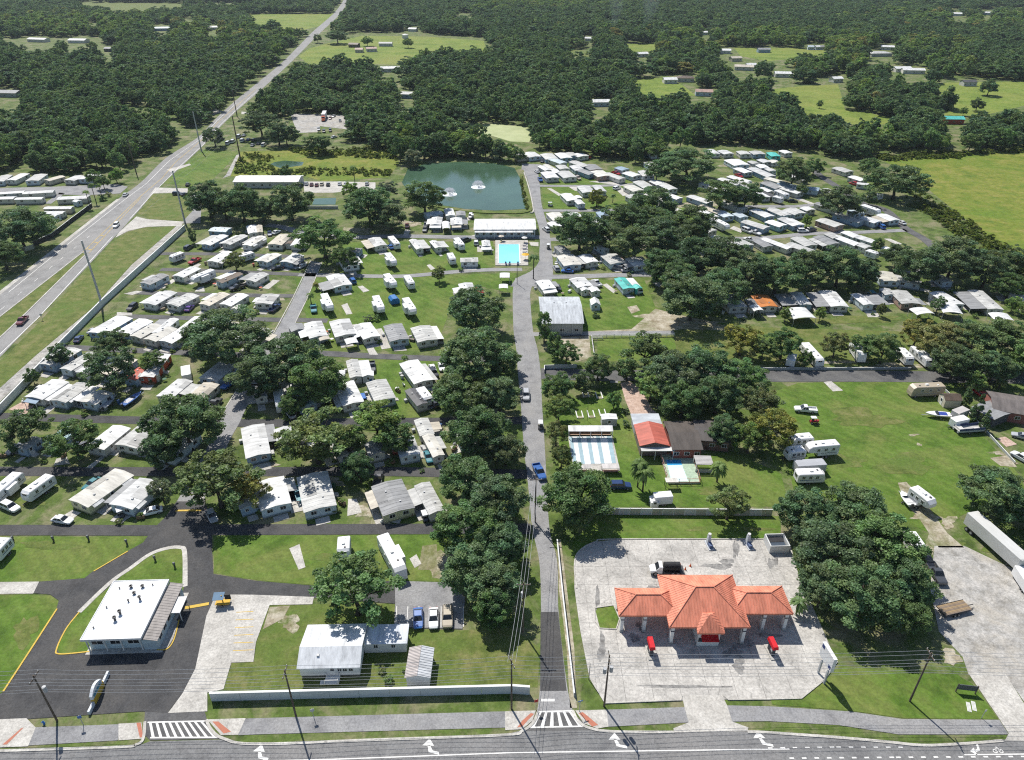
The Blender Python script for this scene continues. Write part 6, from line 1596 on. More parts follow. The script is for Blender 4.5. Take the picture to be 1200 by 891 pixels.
t = thing('skip_enclosure', 'white walled bin enclosure at the back of the forecourt', 'bin enclosure', (p.x, p.y, 0.06), R(2))
for nm, b in (('wall', (-2.0, -1.8, -1.8, 1.8)), ('wall', (1.8, 2.0, -1.8, 1.8)), ('wall', (-1.8, 1.8, 1.6, 1.8)), ('gate', (-1.8, 1.8, -1.8, -1.68))):
    build(MB().box(b[0], b[1], b[2], b[3], 0, 1.9), nm, 'obj', t, color=(0.62, 0.63, 0.62))
sk = thing('rubbish_skip', 'dark rubbish skip inside the white enclosure', 'skip', (p.x, p.y, 0.06), R(2))
build(MB().box(-1.4, 1.4, -1.1, 1.1, 0.15, 1.3, top=(-1.5, 1.5, -1.2, 1.2)), 'body', 'obj', sk, color=(0.05, 0.07, 0.10))
build(MB().box(-1.5, 1.5, -0.05, 1.2, 1.31, 1.38), 'lid', 'obj', sk, color=(0.03, 0.03, 0.035))
# ---- roadside price sign
p = G(967, 799)
t = thing('pylon_sign', 'tall white pylon sign seen edge-on at the forecourt corner', 'sign', (51.9, 78.3, 0.0), R(8))
for yy in (-1.0, 1.0):
    build(MB().box(-0.15, 0.15, yy - 0.15, yy + 0.15, 0, 3.2), 'post', 'metal', t)
build(MB().box(-0.3, 0.3, -1.8, 1.8, 4.0, 7.0), 'panel', 'obj', t, color=(0.75, 0.75, 0.74))
for y, z in ((1.3, 6.45), (-1.3, 4.6)):
    build(MB().box(-0.32, 0.32, y - 0.35, y + 0.35, z - 0.35, z + 0.35), 'emblem_board', 'obj', t, color=(0.03, 0.05, 0.16))
# ---- white flat-roofed building
t = thing('flat_roofed_office', 'low white flat-roofed office on the black forecourt island', 'office building', (-69.1, 90.0, 0), R(2.2))
build(MB().box(-4.7, 4.6, -5.7, 6.2, 0.05, 3.2), 'wall', 'wall', t, color=(0.50, 0.62, 0.66))
mb = MB().box(-5.1, 5.1, -6.7, 6.7, 3.2, 3.62, top=(-5.0, 5.0, -6.6, 6.6))
M['membrane'] = surf('white_roof_membrane', [(0.62, 0.63, 0.64), (0.78, 0.78, 0.77), (0.82, 0.82, 0.81)], 0.35, big=0.16, bigcol=(0.60, 0.63, 0.66))
rf = build(mb, 'roof', ['membrane'], t)
build(MB().box(-5.12, 5.12, -6.74, -6.6, 3.25, 3.7).box(-5.12, 5.12, 6.6, 6.74, 3.25, 3.7).box(-5.14, -5.0, -6.6, 6.6, 3.25, 3.7).box(5.0, 5.14, -6.6, 6.6, 3.25, 3.7), 'parapet_edge', 'obj', rf, color=(0.7, 0.71, 0.72))
for (x, y, s, h) in [(-1.2, 5.0, 0.35, 0.5), (0.9, 5.0, 0.35, 0.5), (0.0, 3.4, 0.35, 0.45), (-0.3, 1.6, 0.2, 0.5), (1.6, 2.0, 0.3, 0.9), (-0.6, -1.2, 0.35, 0.9), (-0.9, -2.6, 0.35, 0.9), (-3.2, 4.8, 0.15, 0.3), (-3.6, 0.3, 0.15, 0.3), (2.6, 5.4, 0.15, 0.3), (-3.9, -4.2, 0.15, 0.3)]:
    build(MB().tube((x, y, 3.6), (x, y, 3.6 + h), s * 0.6, s * 0.5, 8).tube((x, y, 3.6 + h * 0.8), (x, y, 3.6 + h), s, s, 8), 'roof_vent', 'darkmetal', rf)
for x in (-4.6, -1.6, 1.2, 4.5):
    build(MB().box(x - 0.09, x + 0.09, -6.3, -6.12, 0.05, 3.2), 'porch_post', 'trim', t)
for x in (-3.2, 0.0, 3.0):
    obj('window', WIN['l'], t, (x, -5.7, 1.8), math.pi)
build(MB().box(-5.2, 8.0, -6.9, 6.6, 0.0, 0.1), 'floor_slab', 'concrete', t)
# lean-to wing with ribbed grey roof
wl = build(MB().box(4.7, 7.2, -6.2, 6.2, 0.05, 2.55), 'wing_wall', 'wall', t, color=(0.48, 0.58, 0.62))
mb = MB()
mb.loft([[(5.16, y, 3.15), (7.6, y, 2.6), (7.6, y, 2.5), (5.16, y, 3.05)] for y in (-6.5, 6.5)])
wr = build(mb, 'wing_roof', 'roof', t, color=(0.36, 0.33, 0.31))
sm = MB(); seams(sm, [Vector((7.6, -6.5, 2.6)), Vector((7.6, 6.5, 2.6)), Vector((5.16, 6.5, 3.15)), Vector((5.16, -6.5, 3.15))], 0.6)
o = build(sm, 'roof_seam', 'roof', wr, color=(0.33, 0.30, 0.28)); o['kind'] = 'stuff'
for y in (-4.6, -2.6, -0.6, 4.4):
    obj('window', WIN['m'], t, (7.2, y, 1.6), -math.pi / 2)
obj('door', DOOR, t, (7.2, 2.2, 0.06), -math.pi / 2)
build(MB().box(7.2, 9.2, -0.2, 3.6, 2.2, 2.36), 'entrance_canopy', 'obj', t, color=(0.72, 0.72, 0.71))
for y in (-0.05, 3.45):
    build(MB().box(9.0, 9.12, y - 0.06, y + 0.06, 0.05, 2.2), 'canopy_post', 'trim', t)
# ---- front white house with wing
t = thing('white_house', 'white weatherboard house under oak shade behind the front wall', 'house', (-30.5, 82.0, 0), R(1.5))
mb = MB()
mb.loft([[(x, -3.5, 0.5), (x, -3.5, 2.9), (x, -0.7, 4.15), (x, 4.7, 3.05), (x, 4.7, 0.5)] for x in (-5.0, 4.9)])
build(mb, 'wall', 'wall', t, color=(0.70, 0.71, 0.70))
mb = MB()
mb.loft([[(x, -3.9, 2.85), (x, -0.7, 4.3), (x, 4.95, 3.12), (x, 4.95, 3.0), (x, -0.7, 4.18), (x, -3.9, 2.73)] for x in (-5.3, 5.2)])
build(mb, 'roof', 'roof', t, color=(0.72, 0.74, 0.76))
build(MB().box(-4.9, 4.8, -3.4, 4.6, 0, 0.51), 'foundation', 'obj', t, color=(0.15, 0.15, 0.15))
for x in (1.6, 2.5, 3.5):
    obj('window', WIN['s'], t, (x, -3.5, 1.9), math.pi)
obj('door', DOOR, t, (0.4, -3.5, 0.6), math.pi)
st = build(MB().box(-0.8, 1.6, -5.2, -3.5, 0.35, 0.5).box(-1.6, -0.8, -5.0, -4.2, 0, 0.25), 'porch_deck', 'trim', t)
for x in (-0.7, 1.5):
    for y in (-5.1, -3.7):
        build(MB().box(x - 0.05, x + 0.05, y - 0.05, y + 0.05, 0.5, 1.4), 'rail_post', 'trim', st)
build(MB().box(-0.7, 1.5, -5.14, -5.06, 1.3, 1.4).box(1.46, 1.54, -5.1, -3.6, 1.3, 1.4), 'hand_rail', 'trim', st)
wg = build(MB().box(4.95, 12.2, 1.2, 4.5, 0.05, 2.75), 'wing_wall', 'wall', t, color=(0.68, 0.69, 0.68))
build(MB().loft([[(x, 0.85, 2.7), (x, 4.8, 3.0), (x, 4.8, 2.9), (x, 0.85, 2.58)] for x in (5.22, 12.5)]), 'wing_roof', 'roof', t, color=(0.64, 0.68, 0.74))
for x in (7.0, 10.0):
    obj('window', WIN['s'], t, (x, 1.2, 1.7), math.pi)
obj('roof_vent', VENT, t, (11.2, 2.0, 2.75)); obj('roof_vent', VENT, t, (-2.0, -2.0, 3.6))
t = thing('store_shed', 'narrow shed with half tiled, half ribbed roof beside the white house', 'shed', (-15.5, 79.6, 0), R(-91))
mb = MB(); body_with_gable(mb, -2.7, 2.8, 1.9, 0.05, 2.3, 0.55)
build(mb, 'wall', 'wall', t, color=(0.66, 0.67, 0.66))
for s, c in ((-1, (0.55, 0.50, 0.48)), (1, (0.60, 0.62, 0.64))):
    r1 = build(MB().loft([[(x, s * 0.02, 2.98), (x, s * 2.15, 2.36), (x, s * 2.15, 2.26), (x, s * 0.02, 2.88)] for x in (-3.0, 3.0)]), 'roof_slope', 'roof', t, color=c)
    sm = MB()
    seams(sm, [Vector((-3.0, s * 2.15, 2.36)), Vector((3.0, s * 2.15, 2.36)), Vector((3.0, s * 0.02, 2.98)), Vector((-3.0, s * 0.02, 2.98))], 0.5 if s > 0 else 0.3, 0.06, 0.05)
    o = build(sm, 'roof_seam', 'roof', r1, color=tuple(q * 0.8 for q in c)); o['kind'] = 'stuff'
# ---- generic larger buildings
def big_house(name, label, cat, cx, cy, L, W, ang, h, rise, roof, wall, style='gable', wins=4, chimney=False):
    t = thing(name, label, cat, (cx, cy, 0), ang)
    w = W / 2 - 0.4
    if style == 'gable':
        mb = MB(); body_with_gable(mb, -L / 2 + 0.4, L / 2 - 0.4, w, 0.02, h - 0.05, rise * w / (W / 2) - 0.08)
        build(mb, 'wall', 'wall', t, color=PAL[wall] if isinstance(wall, str) else wall)
        mb = MB(); gable(mb, -L / 2, L / 2, W / 2, h, rise, 0.12)
    else:
        build(MB().box(-L / 2 + 0.4, L / 2 - 0.4, -w, w, 0.02, h - 0.15), 'wall', 'wall', t, color=PAL[wall] if isinstance(wall, str) else wall)
        mb = MB(); hip(mb, -L / 2, L / 2, -W / 2, W / 2, h, rise)
    r = build(mb, 'roof', 'roof', t, color=PAL[roof] if isinstance(roof, str) else roof)
    for s, rz in ((-1, math.pi), (1, 0)):
        for k in range(wins):
            obj('window', WIN['m'], t, (-L / 2 + (k + 0.5) * L / wins, s * w, 1.6), rz)
    if chimney:
        build(MB().box(-0.4, 0.4, -0.4, 0.4, h, h + rise + 0.8), 'chimney', 'obj', r, (L * 0.2, 0, 0), color=(0.3, 0.15, 0.1))
    return t
lod = big_house('lodge', 'long white-roofed lodge between the pool and the pond', 'lodge', -3.0, 296.3, 26.0, 13.6, R(0.5), 3.6, 0.9, 'W', 'S', wins=9)
build(MB().loft([[(x, -6.5, 3.3), (x, -8.3, 2.9), (x, -8.3, 2.8), (x, -6.5, 3.2)] for x in (-12.5, 11.5)]), 'veranda_roof', 'roof', lod, color=PAL['W'])
for k in range(7):
    build(MB().box(-12.2 + k * 3.9, -12.08 + k * 3.9, -8.2, -8.08, 0, 2.85), 'veranda_post', 'trim', lod)
hall = big_house('metal_hall', 'large hall with pale grey metal roof beside the central street', 'hall', 15.7, 212.3, 13.6, 20.0, R(0), 4.0, 1.5, (0.50, 0.53, 0.56), 'L', wins=3)
hall.rotation_euler = (0, 0, 0)
sm = MB()
for s in (-1, 1):
    seams(sm, [Vector((-6.8, s * 10, 4.0)), Vector((6.8, s * 10, 4.0)), Vector((6.8, 0, 5.5)), Vector((-6.8, 0, 5.5))], 0.9, 0.06, 0.07)
o = build(sm, 'roof_seam', 'roof', hall, color=(0.46, 0.49, 0.52)); o['kind'] = 'stuff'
for k in range(5):
    build(MB().box(-6.2 + k * 3.1, -6.05 + k * 3.1, -9.9, -9.75, 0.02, 3.95), 'porch_post', 'trim', hall)
for x in (-2, 2):
    obj('roof_vent', VENT, hall, (x, 3, 5.0))
club = big_house('club_house', 'club house with red gable roof above the small pool', 'club house', 33.9, 144.0, 9.0, 7.2, R(-89), 3.2, 1.0, (0.50, 0.13, 0.09), (0.20, 0.16, 0.15), wins=2)
build(MB().loft([[(x, -3.6, 3.0), (x, 3.6, 3.0), (x, 3.6, 2.9), (x, -3.6, 2.9)] for x in (-9.6, -4.4)]), 'flat_roof', 'roof', club, color=(0.50, 0.53, 0.56))
build(MB().box(-9.2, -4.3, -3.2, 3.2, 0.02, 2.9), 'rear_wall', 'wall', club, color=(0.4, 0.4, 0.4))
build(MB().box(4.4, 6.0, -3.4, 4.6, 2.7, 2.8), 'porch_roof', 'roof', club, color=(0.62, 0.62, 0.60))
for y in (-3.2, 0, 4.3):
    build(MB().box(5.75, 5.87, y - 0.06, y + 0.06, 0, 2.72), 'porch_post', 'trim', club)
big_house('brown_bungalow', 'dark brown-roofed bungalow right of the red club house', 'bungalow', 41.6, 144.2, 7.4, 12.0, R(0), 3.0, 0.9, (0.095, 0.08, 0.07), (0.28, 0.10, 0.08), wins=3)
big_house('shaded_bungalow', 'dark bungalow deep in the shade right of the club', 'bungalow', 49.0, 146.0, 8.5, 9.0, R(-8), 3.0, 1.0, (0.10, 0.09, 0.085), (0.2, 0.12, 0.1), wins=3)
p = G(1185, 478, 3)
big_house('grey_bungalow', 'bungalow with grey and brown roofs at the right edge', 'bungalow', p.x + 4, p.y + 1, 16, 10, R(-20), 3.0, 1.1, (0.17, 0.15, 0.14), (0.30, 0.12, 0.10), wins=4)
canopy_p = big_house('garden_porch', 'open-sided porch with grey roof at the right-hand bungalow', 'porch', p.x - 5.0, p.y - 0.5, 6.5, 7.5, R(-65), 2.7, 0.4, 'G', 'D', wins=1)
# long shed by the marsh
p, q = G(277, 210, 3), G(353, 210, 3)
ls = big_house('long_shed', 'long white-roofed shed below the marsh pond', 'shed', (p.x + q.x) / 2, (p.y + q.y) / 2, (q - p).length, 12.0, math.atan2(q.y - p.y, q.x - p.x), 3.2, 1.2, 'W', 'L', wins=8)
# ---- far buildings glimpsed between the trees
FARB = [(45, 46, 26, 10, 'W', 'K', 'white long roofed building'), (92, 47, 22, 12, 'W', 'C', 'white roofed barn'), (190, 33, 24, 14, 'S', 'U', 'pale blue roofed barn'), (10, 108, 20, 12, 'G', 'L', 'grey roofed house'), (250, 32, 16, 10, 'W', 'C', 'small white roofed house'),
 (130, 57, 14, 8, 'G', 'D', 'dark roofed barn'), (435, 57, 12, 9, 'P', 'K', 'brown roofed farmhouse'), (421, 58, 9, 8, 'P', 'B', 'brown roofed farm outbuilding'), (415, 52, 12, 9, 'N', 'N', 'dark roofed barn'), (452, 51, 16, 6, 'L', 'L', 'grey farm shed'), (484, 34, 12, 10, 'W', 'C', 'white roofed cottage'), (457, 80, 18, 9, 'W', 'C', 'white roofed barn'),
 (478, 110, 10, 8, 'L', 'U', 'grey roofed cottage'), (752, 63, 13, 9, 'W', 'C', 'white house'), (785, 93, 12, 9, 'W', 'C', 'white roofed bungalow'), (803, 91, 15, 12, 'N', 'K', 'brown hip-roofed house'), (825, 107, 14, 11, 'P', 'S', 'brown roofed bungalow'), (704, 119, 13, 9, 'W', 'S', 'white flat roofed building'),
 (849, 59, 14, 10, 'W', 'C', 'white house'), (862, 68, 12, 8, 'B', 'B', 'tan roofed bungalow'), (872, 78, 18, 10, 'B', 'C', 'beige roofed bungalow'), (895, 58, 14, 8, 'G', 'U', 'blue-grey shed'), (825, 38, 9, 8, 'W', 'W', 'bright white cottage'), (950, 55, 7, 6, 'S', 'S', 'pale blue shed'), (958, 55, 7, 6, 'W', 'S', 'white shed'), (965, 55, 8, 6, 'G', 'C', 'grey shed'),
 (1030, 62, 24, 14, 'L', 'L', 'grey hip-roofed house'), (1057, 80, 16, 10, 'W', 'C', 'white house'), (1070, 82, 20, 9, 'W', 'C', 'white roofed bungalow'), (1116, 139, 14, 8, 'T', 'R', 'green roofed red barn'), (1120, 16, 20, 14, 'W', 'C', 'white roofed warehouse'), (1155, 15, 16, 10, 'W', 'S', 'white roofed shed'), (980, 92, 10, 8, 'W', 'C', 'white cottage'), (918, 86, 16, 9, 'W', 'C', 'white roofed shed'), (880, 76, 10, 7, 'W', 'W', 'white outbuilding'), (1040, 55, 14, 9, 'W', 'C', 'white roofed shed'), (1135, 96, 12, 8, 'D', 'L', 'dark roofed shed'), (690, 45, 10, 8, 'W', 'C', 'white shed')]
sides = lambda x: 'far left of the highway' if x < 290 else 'beside the far fields past the truck yard' if x < 520 else 'among woods beyond the ponds' if x < 760 else 'in the clearings past the park' if x < 900 else 'in the far right woods'
FARPOLY = []
usedl = {}
for (x, y, L, W, rf, wl, nm) in FARB:
    base = '%s %s' % (nm, sides(x))
    n = usedl.get(base, 0); usedl[base] = n + 1
    lab = base if n == 0 else base + ', ' + ('further right', 'rightmost', 'smallest of them')[n - 1]
    p = G(x, y, 3)
    big_house('far_house', lab, 'house', p.x, p.y, L, W, rng.uniform(-0.35, 0.35), 3.2, 1.4, rf, wl, style='hip' if 'hip' in nm else 'gable', wins=3, chimney='farmhouse' in nm)
    r = (L * 0.62 + 3) * SCL(y)
    FARPOLY.append([(x - r, y - 4), (x + r, y - 4), (x + r, y + 6 + 10 * SCL(y)), (x - r, y + 6 + 10 * SCL(y))])
# silo-like white dome in the far field
p = G(475, 45)
t = thing('round_tank', 'pale round tank in the far field past the truck yard', 'tank', (p.x, p.y, 0))
mb = MB(); mb.tube((0, 0, 0), (0, 0, 4), 4, 4, 20).tube((0, 0, 4), (0, 0, 5.2), 4.1, 0.5, 20)
build(mb, 'tank_wall', 'obj', t, color=(0.6, 0.6, 0.58))

# ================================================================== POOLS AND COURTS
def slab_thing(name, label, cat, pts, z0, z1, mat):
    P = [G(*p) for p in pts]
    c = sum(P, Vector()) / len(P)
    t = thing(name, label, cat, (c.x, c.y, 0))
    build(MB().prism([(p.x - c.x, p.y - c.y) for p in P], z0, z1), 'deck', mat, t)
    return t, c
t, c = slab_thing('swimming_pool', 'large bright blue swimming pool beside the lodge', 'swimming pool', [(580.5, 282), (618.5, 282), (619, 311.5), (580.5, 311.5)], 0.0, 0.2, 'concrete')
W4 = [G(*p) for p in [(584, 287), (608.5, 287), (609.5, 309.5), (584, 309.5)]]
build(MB().poly([(p.x - c.x, p.y - c.y) for p in W4], 0.24), 'water', 'pool', t)
for i in range(4):
    a, b = W4[i], W4[(i + 1) % 4]
    d = (b - a).normalized(); n = Vector((-d.y, d.x, 0)) * 0.2
    build(MB().prism([((a - n - c).x, (a - n - c).y), ((b - n - c).x, (b - n - c).y), ((b + n - c).x, (b + n - c).y), ((a + n - c).x, (a + n - c).y)], 0.19, 0.30), 'coping', 'trim', t)
def lounger(x, y, ang, label, col=(0.1, 0.12, 0.2), z=0.2):
    p = G(x, y)
    t = thing('pool_lounger', label, 'lounger', (p.x, p.y, z), ang, 'loungers on the pool deck')
    build(MB().box(-0.9, 0.45, -0.33, 0.33, 0.3, 0.38), 'seat', 'obj', t, color=col)
    build(MB().loft([[(0.45, -0.33, 0.3), (0.45, 0.33, 0.3), (0.45, 0.33, 0.38), (0.45, -0.33, 0.38)], [(1.0, -0.33, 0.75), (1.0, 0.33, 0.75), (0.97, 0.33, 0.82), (0.97, -0.33, 0.82)]]), 'backrest', 'obj', t, color=col)
    for xx in (-0.8, 0.4):
        for yy in (-0.28, 0.28):
            build(MB().box(xx - 0.03, xx + 0.03, yy - 0.03, yy + 0.03, 0, 0.31), 'leg', 'trim', t)
for k, (x, y, a, lab) in enumerate([(593, 310.6, 100, 'dark lounger, left of three along the near pool edge'), (597, 310.6, 80, 'dark lounger, middle of three along the near pool edge'), (607, 310.6, 90, 'dark lounger, right of three along the near pool edge'), (615, 289, 0, 'upper lounger on the right pool deck'), (615, 293, 10, 'middle lounger on the right pool deck'), (615, 297, -5, 'lower lounger on the right pool deck'), (587, 284.5, 80, 'lounger at the far left pool corner')]):
    lounger(x, y, R(a), lab, (0.05, 0.06, 0.12) if k < 6 else (0.6, 0.5, 0.3))
def parasol(x, y, label, col, z=0.2, r=1.5):
    p = G(x, y)
    t = thing('parasol', label, 'parasol', (p.x, p.y, z))
    build(MB().tube((0, 0, 0), (0, 0, 2.4), 0.04, 0.04, 6), 'pole', 'metal', t)
    mb = MB()
    n = 8
    for i in range(n):
        a, b = 2 * math.pi * i / n, 2 * math.pi * (i + 1) / n
        mb.add([(0, 0, 2.5), (r * math.cos(a), r * math.sin(a), 1.95), (r * math.cos(b), r * math.sin(b), 1.95)], [(0, 1, 2)])
    build(mb, 'canopy', 'obj', t, color=col)
    build(MB().tube((0, 0, 0), (0, 0, 0.1), 0.3, 0.3, 10), 'base', 'concrete', t)
parasol(615.5, 304.5, 'yellow parasol at the right pool deck', (0.75, 0.42, 0.02))
parasol(614.5, 284.5, 'white parasol at the far right pool corner', (0.75, 0.74, 0.7), r=1.2)
parasol(587.5, 282.8, 'beige parasol at the far left pool corner', (0.6, 0.52, 0.42), r=1.2)
# small pool behind the privacy fence
t, c = slab_thing('garden_pool', 'small pool with green deck below the red club house', 'swimming pool', [(773, 533), (811, 533), (820, 567), (783, 567.5)], 0.0, 0.25, 'algae')
M['greendeck'] = surf('green_pool_deck', [(0.34, 0.44, 0.33), (0.42, 0.52, 0.40)], 0.8, fine=2)
t.children[0].data.materials[0] = M['greendeck']
for nm, pts, mt, z in (('deep_blue_water', [(780, 540), (797.5, 540), (799, 546), (782, 546.5)], 'deepblue', 0.29), ('sunlit_water', [(782, 546.5), (799, 546), (806, 565), (787, 565.5)], 'sunlitpool', 0.288)):  # near sheet coloured pale for its sunlit look, far sheet deep blue
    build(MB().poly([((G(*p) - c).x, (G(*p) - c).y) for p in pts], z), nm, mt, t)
fp = [G(*p) - c for p in [(773, 533), (811, 533), (820, 567), (783, 567.5)]]
for i in range(4):
    a, b = fp[i], fp[(i + 1) % 4]
    n = max(2, int((b - a).length / 2.0))
    for k in range(n):
        q = a.lerp(b, k / n)
        build(MB().box(-0.05, 0.05, -0.05, 0.05, 0.2, 1.5), 'fence_post', 'obj', t, (q.x, q.y, 0), color=(0.45, 0.2, 0.15) if i in (2, 3) else (0.3, 0.45, 0.45))
    d = (b - a).normalized(); nn = Vector((-d.y, d.x, 0)) * 0.03
    build(MB().prism([((a - nn).x, (a - nn).y), ((b - nn).x, (b - nn).y), ((b + nn).x, (b + nn).y), ((a + nn).x, (a + nn).y)], 1.4, 1.5), 'top_rail', 'obj', t, color=(0.5, 0.25, 0.2))
    build(MB().prism([((a - nn).x, (a - nn).y), ((b - nn).x, (b - nn).y), ((b + nn).x, (b + nn).y), ((a + nn).x, (a + nn).y)], 0.3, 0.55), 'low_board', 'obj', t, color=(0.42, 0.2, 0.15))
p = G(823, 549)
t = thing('pool_pergola', 'slatted grey pergola right of the small pool', 'pergola', (p.x, p.y, 0), R(-2))
for k in range(7):
    build(MB().box(-2.0, 2.0, -1.6 + k * 0.5, -1.2 + k * 0.5, 2.3, 2.38), 'slat', 'obj', t, color=(0.46, 0.44, 0.43))
for x in (-1.9, 1.9):
    for y in (-1.6, 1.7):
        build(MB().box(x - 0.07, x + 0.07, y - 0.07, y + 0.07, 0, 2.3), 'post', 'trim', t)
build(MB().box(-2.0, 2.0, -1.7, -1.6, 0, 1.0), 'low_wall', 'obj', t, color=(0.5, 0.5, 0.48))
p = G(790, 571)
t = thing('pool_shelter', 'small white shelter at the near end of the small pool', 'shelter', (p.x - 0.8, p.y, 0), 0)
build(MB().box(-1.4, 1.4, -0.8, 0.8, 2.0, 2.08), 'roof', 'roof', t, color=PAL['C'])
for x in (-1.3, 1.3):
    for y in (-0.7, 0.7):
        build(MB().box(x - 0.05, x + 0.05, y - 0.05, y + 0.05, 0, 2.0), 'post', 'darkmetal', t)
# shuffleboard court
t, c = slab_thing('shuffleboard_court', 'blue and white striped shuffleboard court beside the street', 'sports court', [(665.5, 511.5), (717.5, 511), (726.5, 552), (700, 553), (674, 551), (671, 545)], 0.0, 0.12, 'concrete')
A0, A1, B0, B1 = G(667, 512.5), G(716, 512), G(672, 544.5), G(722, 543.5)
bl = [(0.0, 0.08), (0.18, 0.27), (0.41, 0.50), (0.64, 0.73), (0.90, 1.0)]
wh = [(0.08, 0.18), (0.27, 0.41), (0.50, 0.64), (0.73, 0.90)]
for L_, m in ((bl, (0.30, 0.42, 0.47)), (wh, (0.72, 0.74, 0.74))):
    for a, b in L_:
        q = [A0.lerp(A1, a) - c, A0.lerp(A1, b) - c, B0.lerp(B1, b) - c, B0.lerp(B1, a) - c]
        build(MB().prism([(v.x, v.y) for v in q], 0.119, 0.135), 'court_lane', 'obj', t, color=m)
p, q = G(666, 502, 2.6), G(718, 501, 2.6)
t = thing('court_pavilion', 'low white-roofed pavilion at the head of the shuffleboard court', 'pavilion', ((p.x + q.x) / 2, p.y, 0), 0)
L = (q - p).length
build(MB().loft([[(x, -1.1, 2.45), (x, 1.1, 2.7), (x, 1.1, 2.62), (x, -1.1, 2.37)] for x in (-L / 2, L / 2)]), 'roof', 'roof', t, color=PAL['W'])
for k in range(5):
    for y in (-1.0, 1.0):
        x = -L / 2 + 0.15 + k * (L - 0.3) / 4
        build(MB().box(x - 0.06, x + 0.06, y - 0.06, y + 0.06, 0, 2.4), 'post', 'trim', t)
build(MB().box(-L / 2 + 0.3, L / 2 - 0.3, 0.9, 1.0, 0, 1.0), 'back_panel', 'obj', t, color=(0.2, 0.12, 0.08))
build(MB().box(-L / 2 + 0.4, L / 2 - 0.4, 0.2, 0.6, 0.4, 0.46), 'bench', 'obj', t, color=(0.3, 0.2, 0.14))
for k, (x0, x1) in enumerate([(672, 692), (701, 725)]):
    a, b = G(x0 + 4, 553.5), G(x1, 553.5)
    t = thing('court_shelter', 'brown bench shelter at the near end of the court, %s of two' % ('left', 'right')[k], 'shelter', ((a.x + b.x) / 2, a.y, 0), 0)
    L = (b - a).length
    build(MB().box(-L / 2, L / 2, -0.9, 0.9, 1.7, 1.78), 'roof', 'roof', t, color=(0.55, 0.52, 0.5))
    build(MB().box(-L / 2 + 0.2, L / 2 - 0.2, -0.5, 0.3, 0.4, 0.5), 'bench', 'obj', t, color=(0.25, 0.14, 0.1))
    for x in (-L / 2 + 0.1, L / 2 - 0.1):
        build(MB().box(x - 0.05, x + 0.05, -0.8, -0.7, 0, 1.7), 'post', 'wood', t)
        build(MB().box(x - 0.05, x + 0.05, 0.7, 0.8, 0, 1.7), 'post', 'wood', t)
for k, (x, y) in enumerate([(679, 486.5), (692.5, 486), (706, 484.5), (686, 462), (702, 464)]):
    p = G(x, y)
    t = thing('horseshoe_pit', 'white-railed horseshoe pit, %s' % ('left of the near three', 'middle of the near three', 'right of the near three', 'left of the far pair', 'right of the far pair')[k], 'horseshoe pit', (p.x, p.y, 0), R(4), 'horseshoe pits on the club lawn')
    for s in (-1, 1):
        build(MB().box(s * 0.75 - 0.12, s * 0.75 + 0.12, -1.6, 1.6, 0.02, 0.3), 'side_board', 'trim', t)
    build(MB().box(-0.63, 0.63, -1.6, -0.6, 0.02, 0.12), 'sand_box', 'dirt', t)

# ================================================================== WALLS, FENCES
def wall_line(name, label, top, h, th, color, cap=0.1, cat='wall', seg=None, post=None):
    P = [G(x, y, h) for x, y in top]
    c = P[len(P) // 2]
    t = thing(name, label, cat, (c.x, c.y, 0))
    n = 0
    for i in range(len(P) - 1):
        a, b = P[i] - c, P[i + 1] - c
        a.z = b.z = 0
        d = b - a; L = d.length; d.normalize(); nn = Vector((-d.y, d.x, 0))
        k = max(1, int(round(L / seg))) if seg else 1
        for j in range(k):
            p, q = a + d * (L * j / k + 0.02), a + d * (L * (j + 1) / k - 0.02)
            w = nn * th / 2
            col = color[n % len(color)] if isinstance(color, list) else color
            build(MB().prism([((p - w).x, (p - w).y), ((q - w).x, (q - w).y), ((q + w).x, (q + w).y), ((p + w).x, (p + w).y)], 0.0, h - 0.08), 'panel' if seg else 'wall_face', 'wall', t, color=col)
            n += 1
            if post:
                build(MB().box(-post, post, -post, post, 0, h + 0.06), 'post', 'obj', t, (p.x, p.y, 0), color=(0.66, 0.67, 0.66))
        w = nn * (th / 2 + cap * 0.5)
        build(MB().prism([((a - w).x, (a - w).y), ((b - w).x, (b - w).y), ((b + w).x, (b + w).y), ((a + w).x, (a + w).y)], h - 0.08, h), 'coping', 'wall', t, color=(0.72, 0.73, 0.72))
    return t
wall_line('boundary_wall', 'long white boundary wall along the highway', [(-40, 512), (0, 473), (57, 414), (72, 398), (120, 350), (170, 305), (216, 263.5)], 2.2, 0.3, (0.66, 0.70, 0.68), seg=6.0)
wall_line('front_wall', 'long white wall in front of the white house', [(245, 812), (420, 807.5), (600, 803), (621, 804.5)], 2.0, 0.3, (0.60, 0.63, 0.66), seg=5.0)
wall_line('privacy_fence', 'beige panel fence behind the filling station', [(700, 595.5), (906, 597)], 1.8, 0.1, [(0.42, 0.42, 0.36), (0.40, 0.40, 0.33), (0.50, 0.52, 0.52), (0.42, 0.42, 0.35), (0.55, 0.57, 0.58), (0.40, 0.39, 0.32)], cat='fence', seg=2.3, post=0.08)
wall_line('street_fence', 'low white fence between the street and the filling station', [(653, 632), (660, 700), (673, 812)], 1.1, 0.12, (0.70, 0.71, 0.70), cat='fence', seg=4.0)
wall_line('dark_fence', 'dark fence below the homes left of the highway', [(107, 238), (84, 255), (60, 273.5), (38, 283)], 1.9, 0.12, (0.05, 0.05, 0.05), cat='fence', seg=4.0)
wall_line('lane_fence', 'white fence along the shaded right-hand lane', [(860, 431), (960, 431), (1068, 430.5)], 0.8, 0.05, (0.36, 0.38, 0.38), cat='fence', seg=4.0)
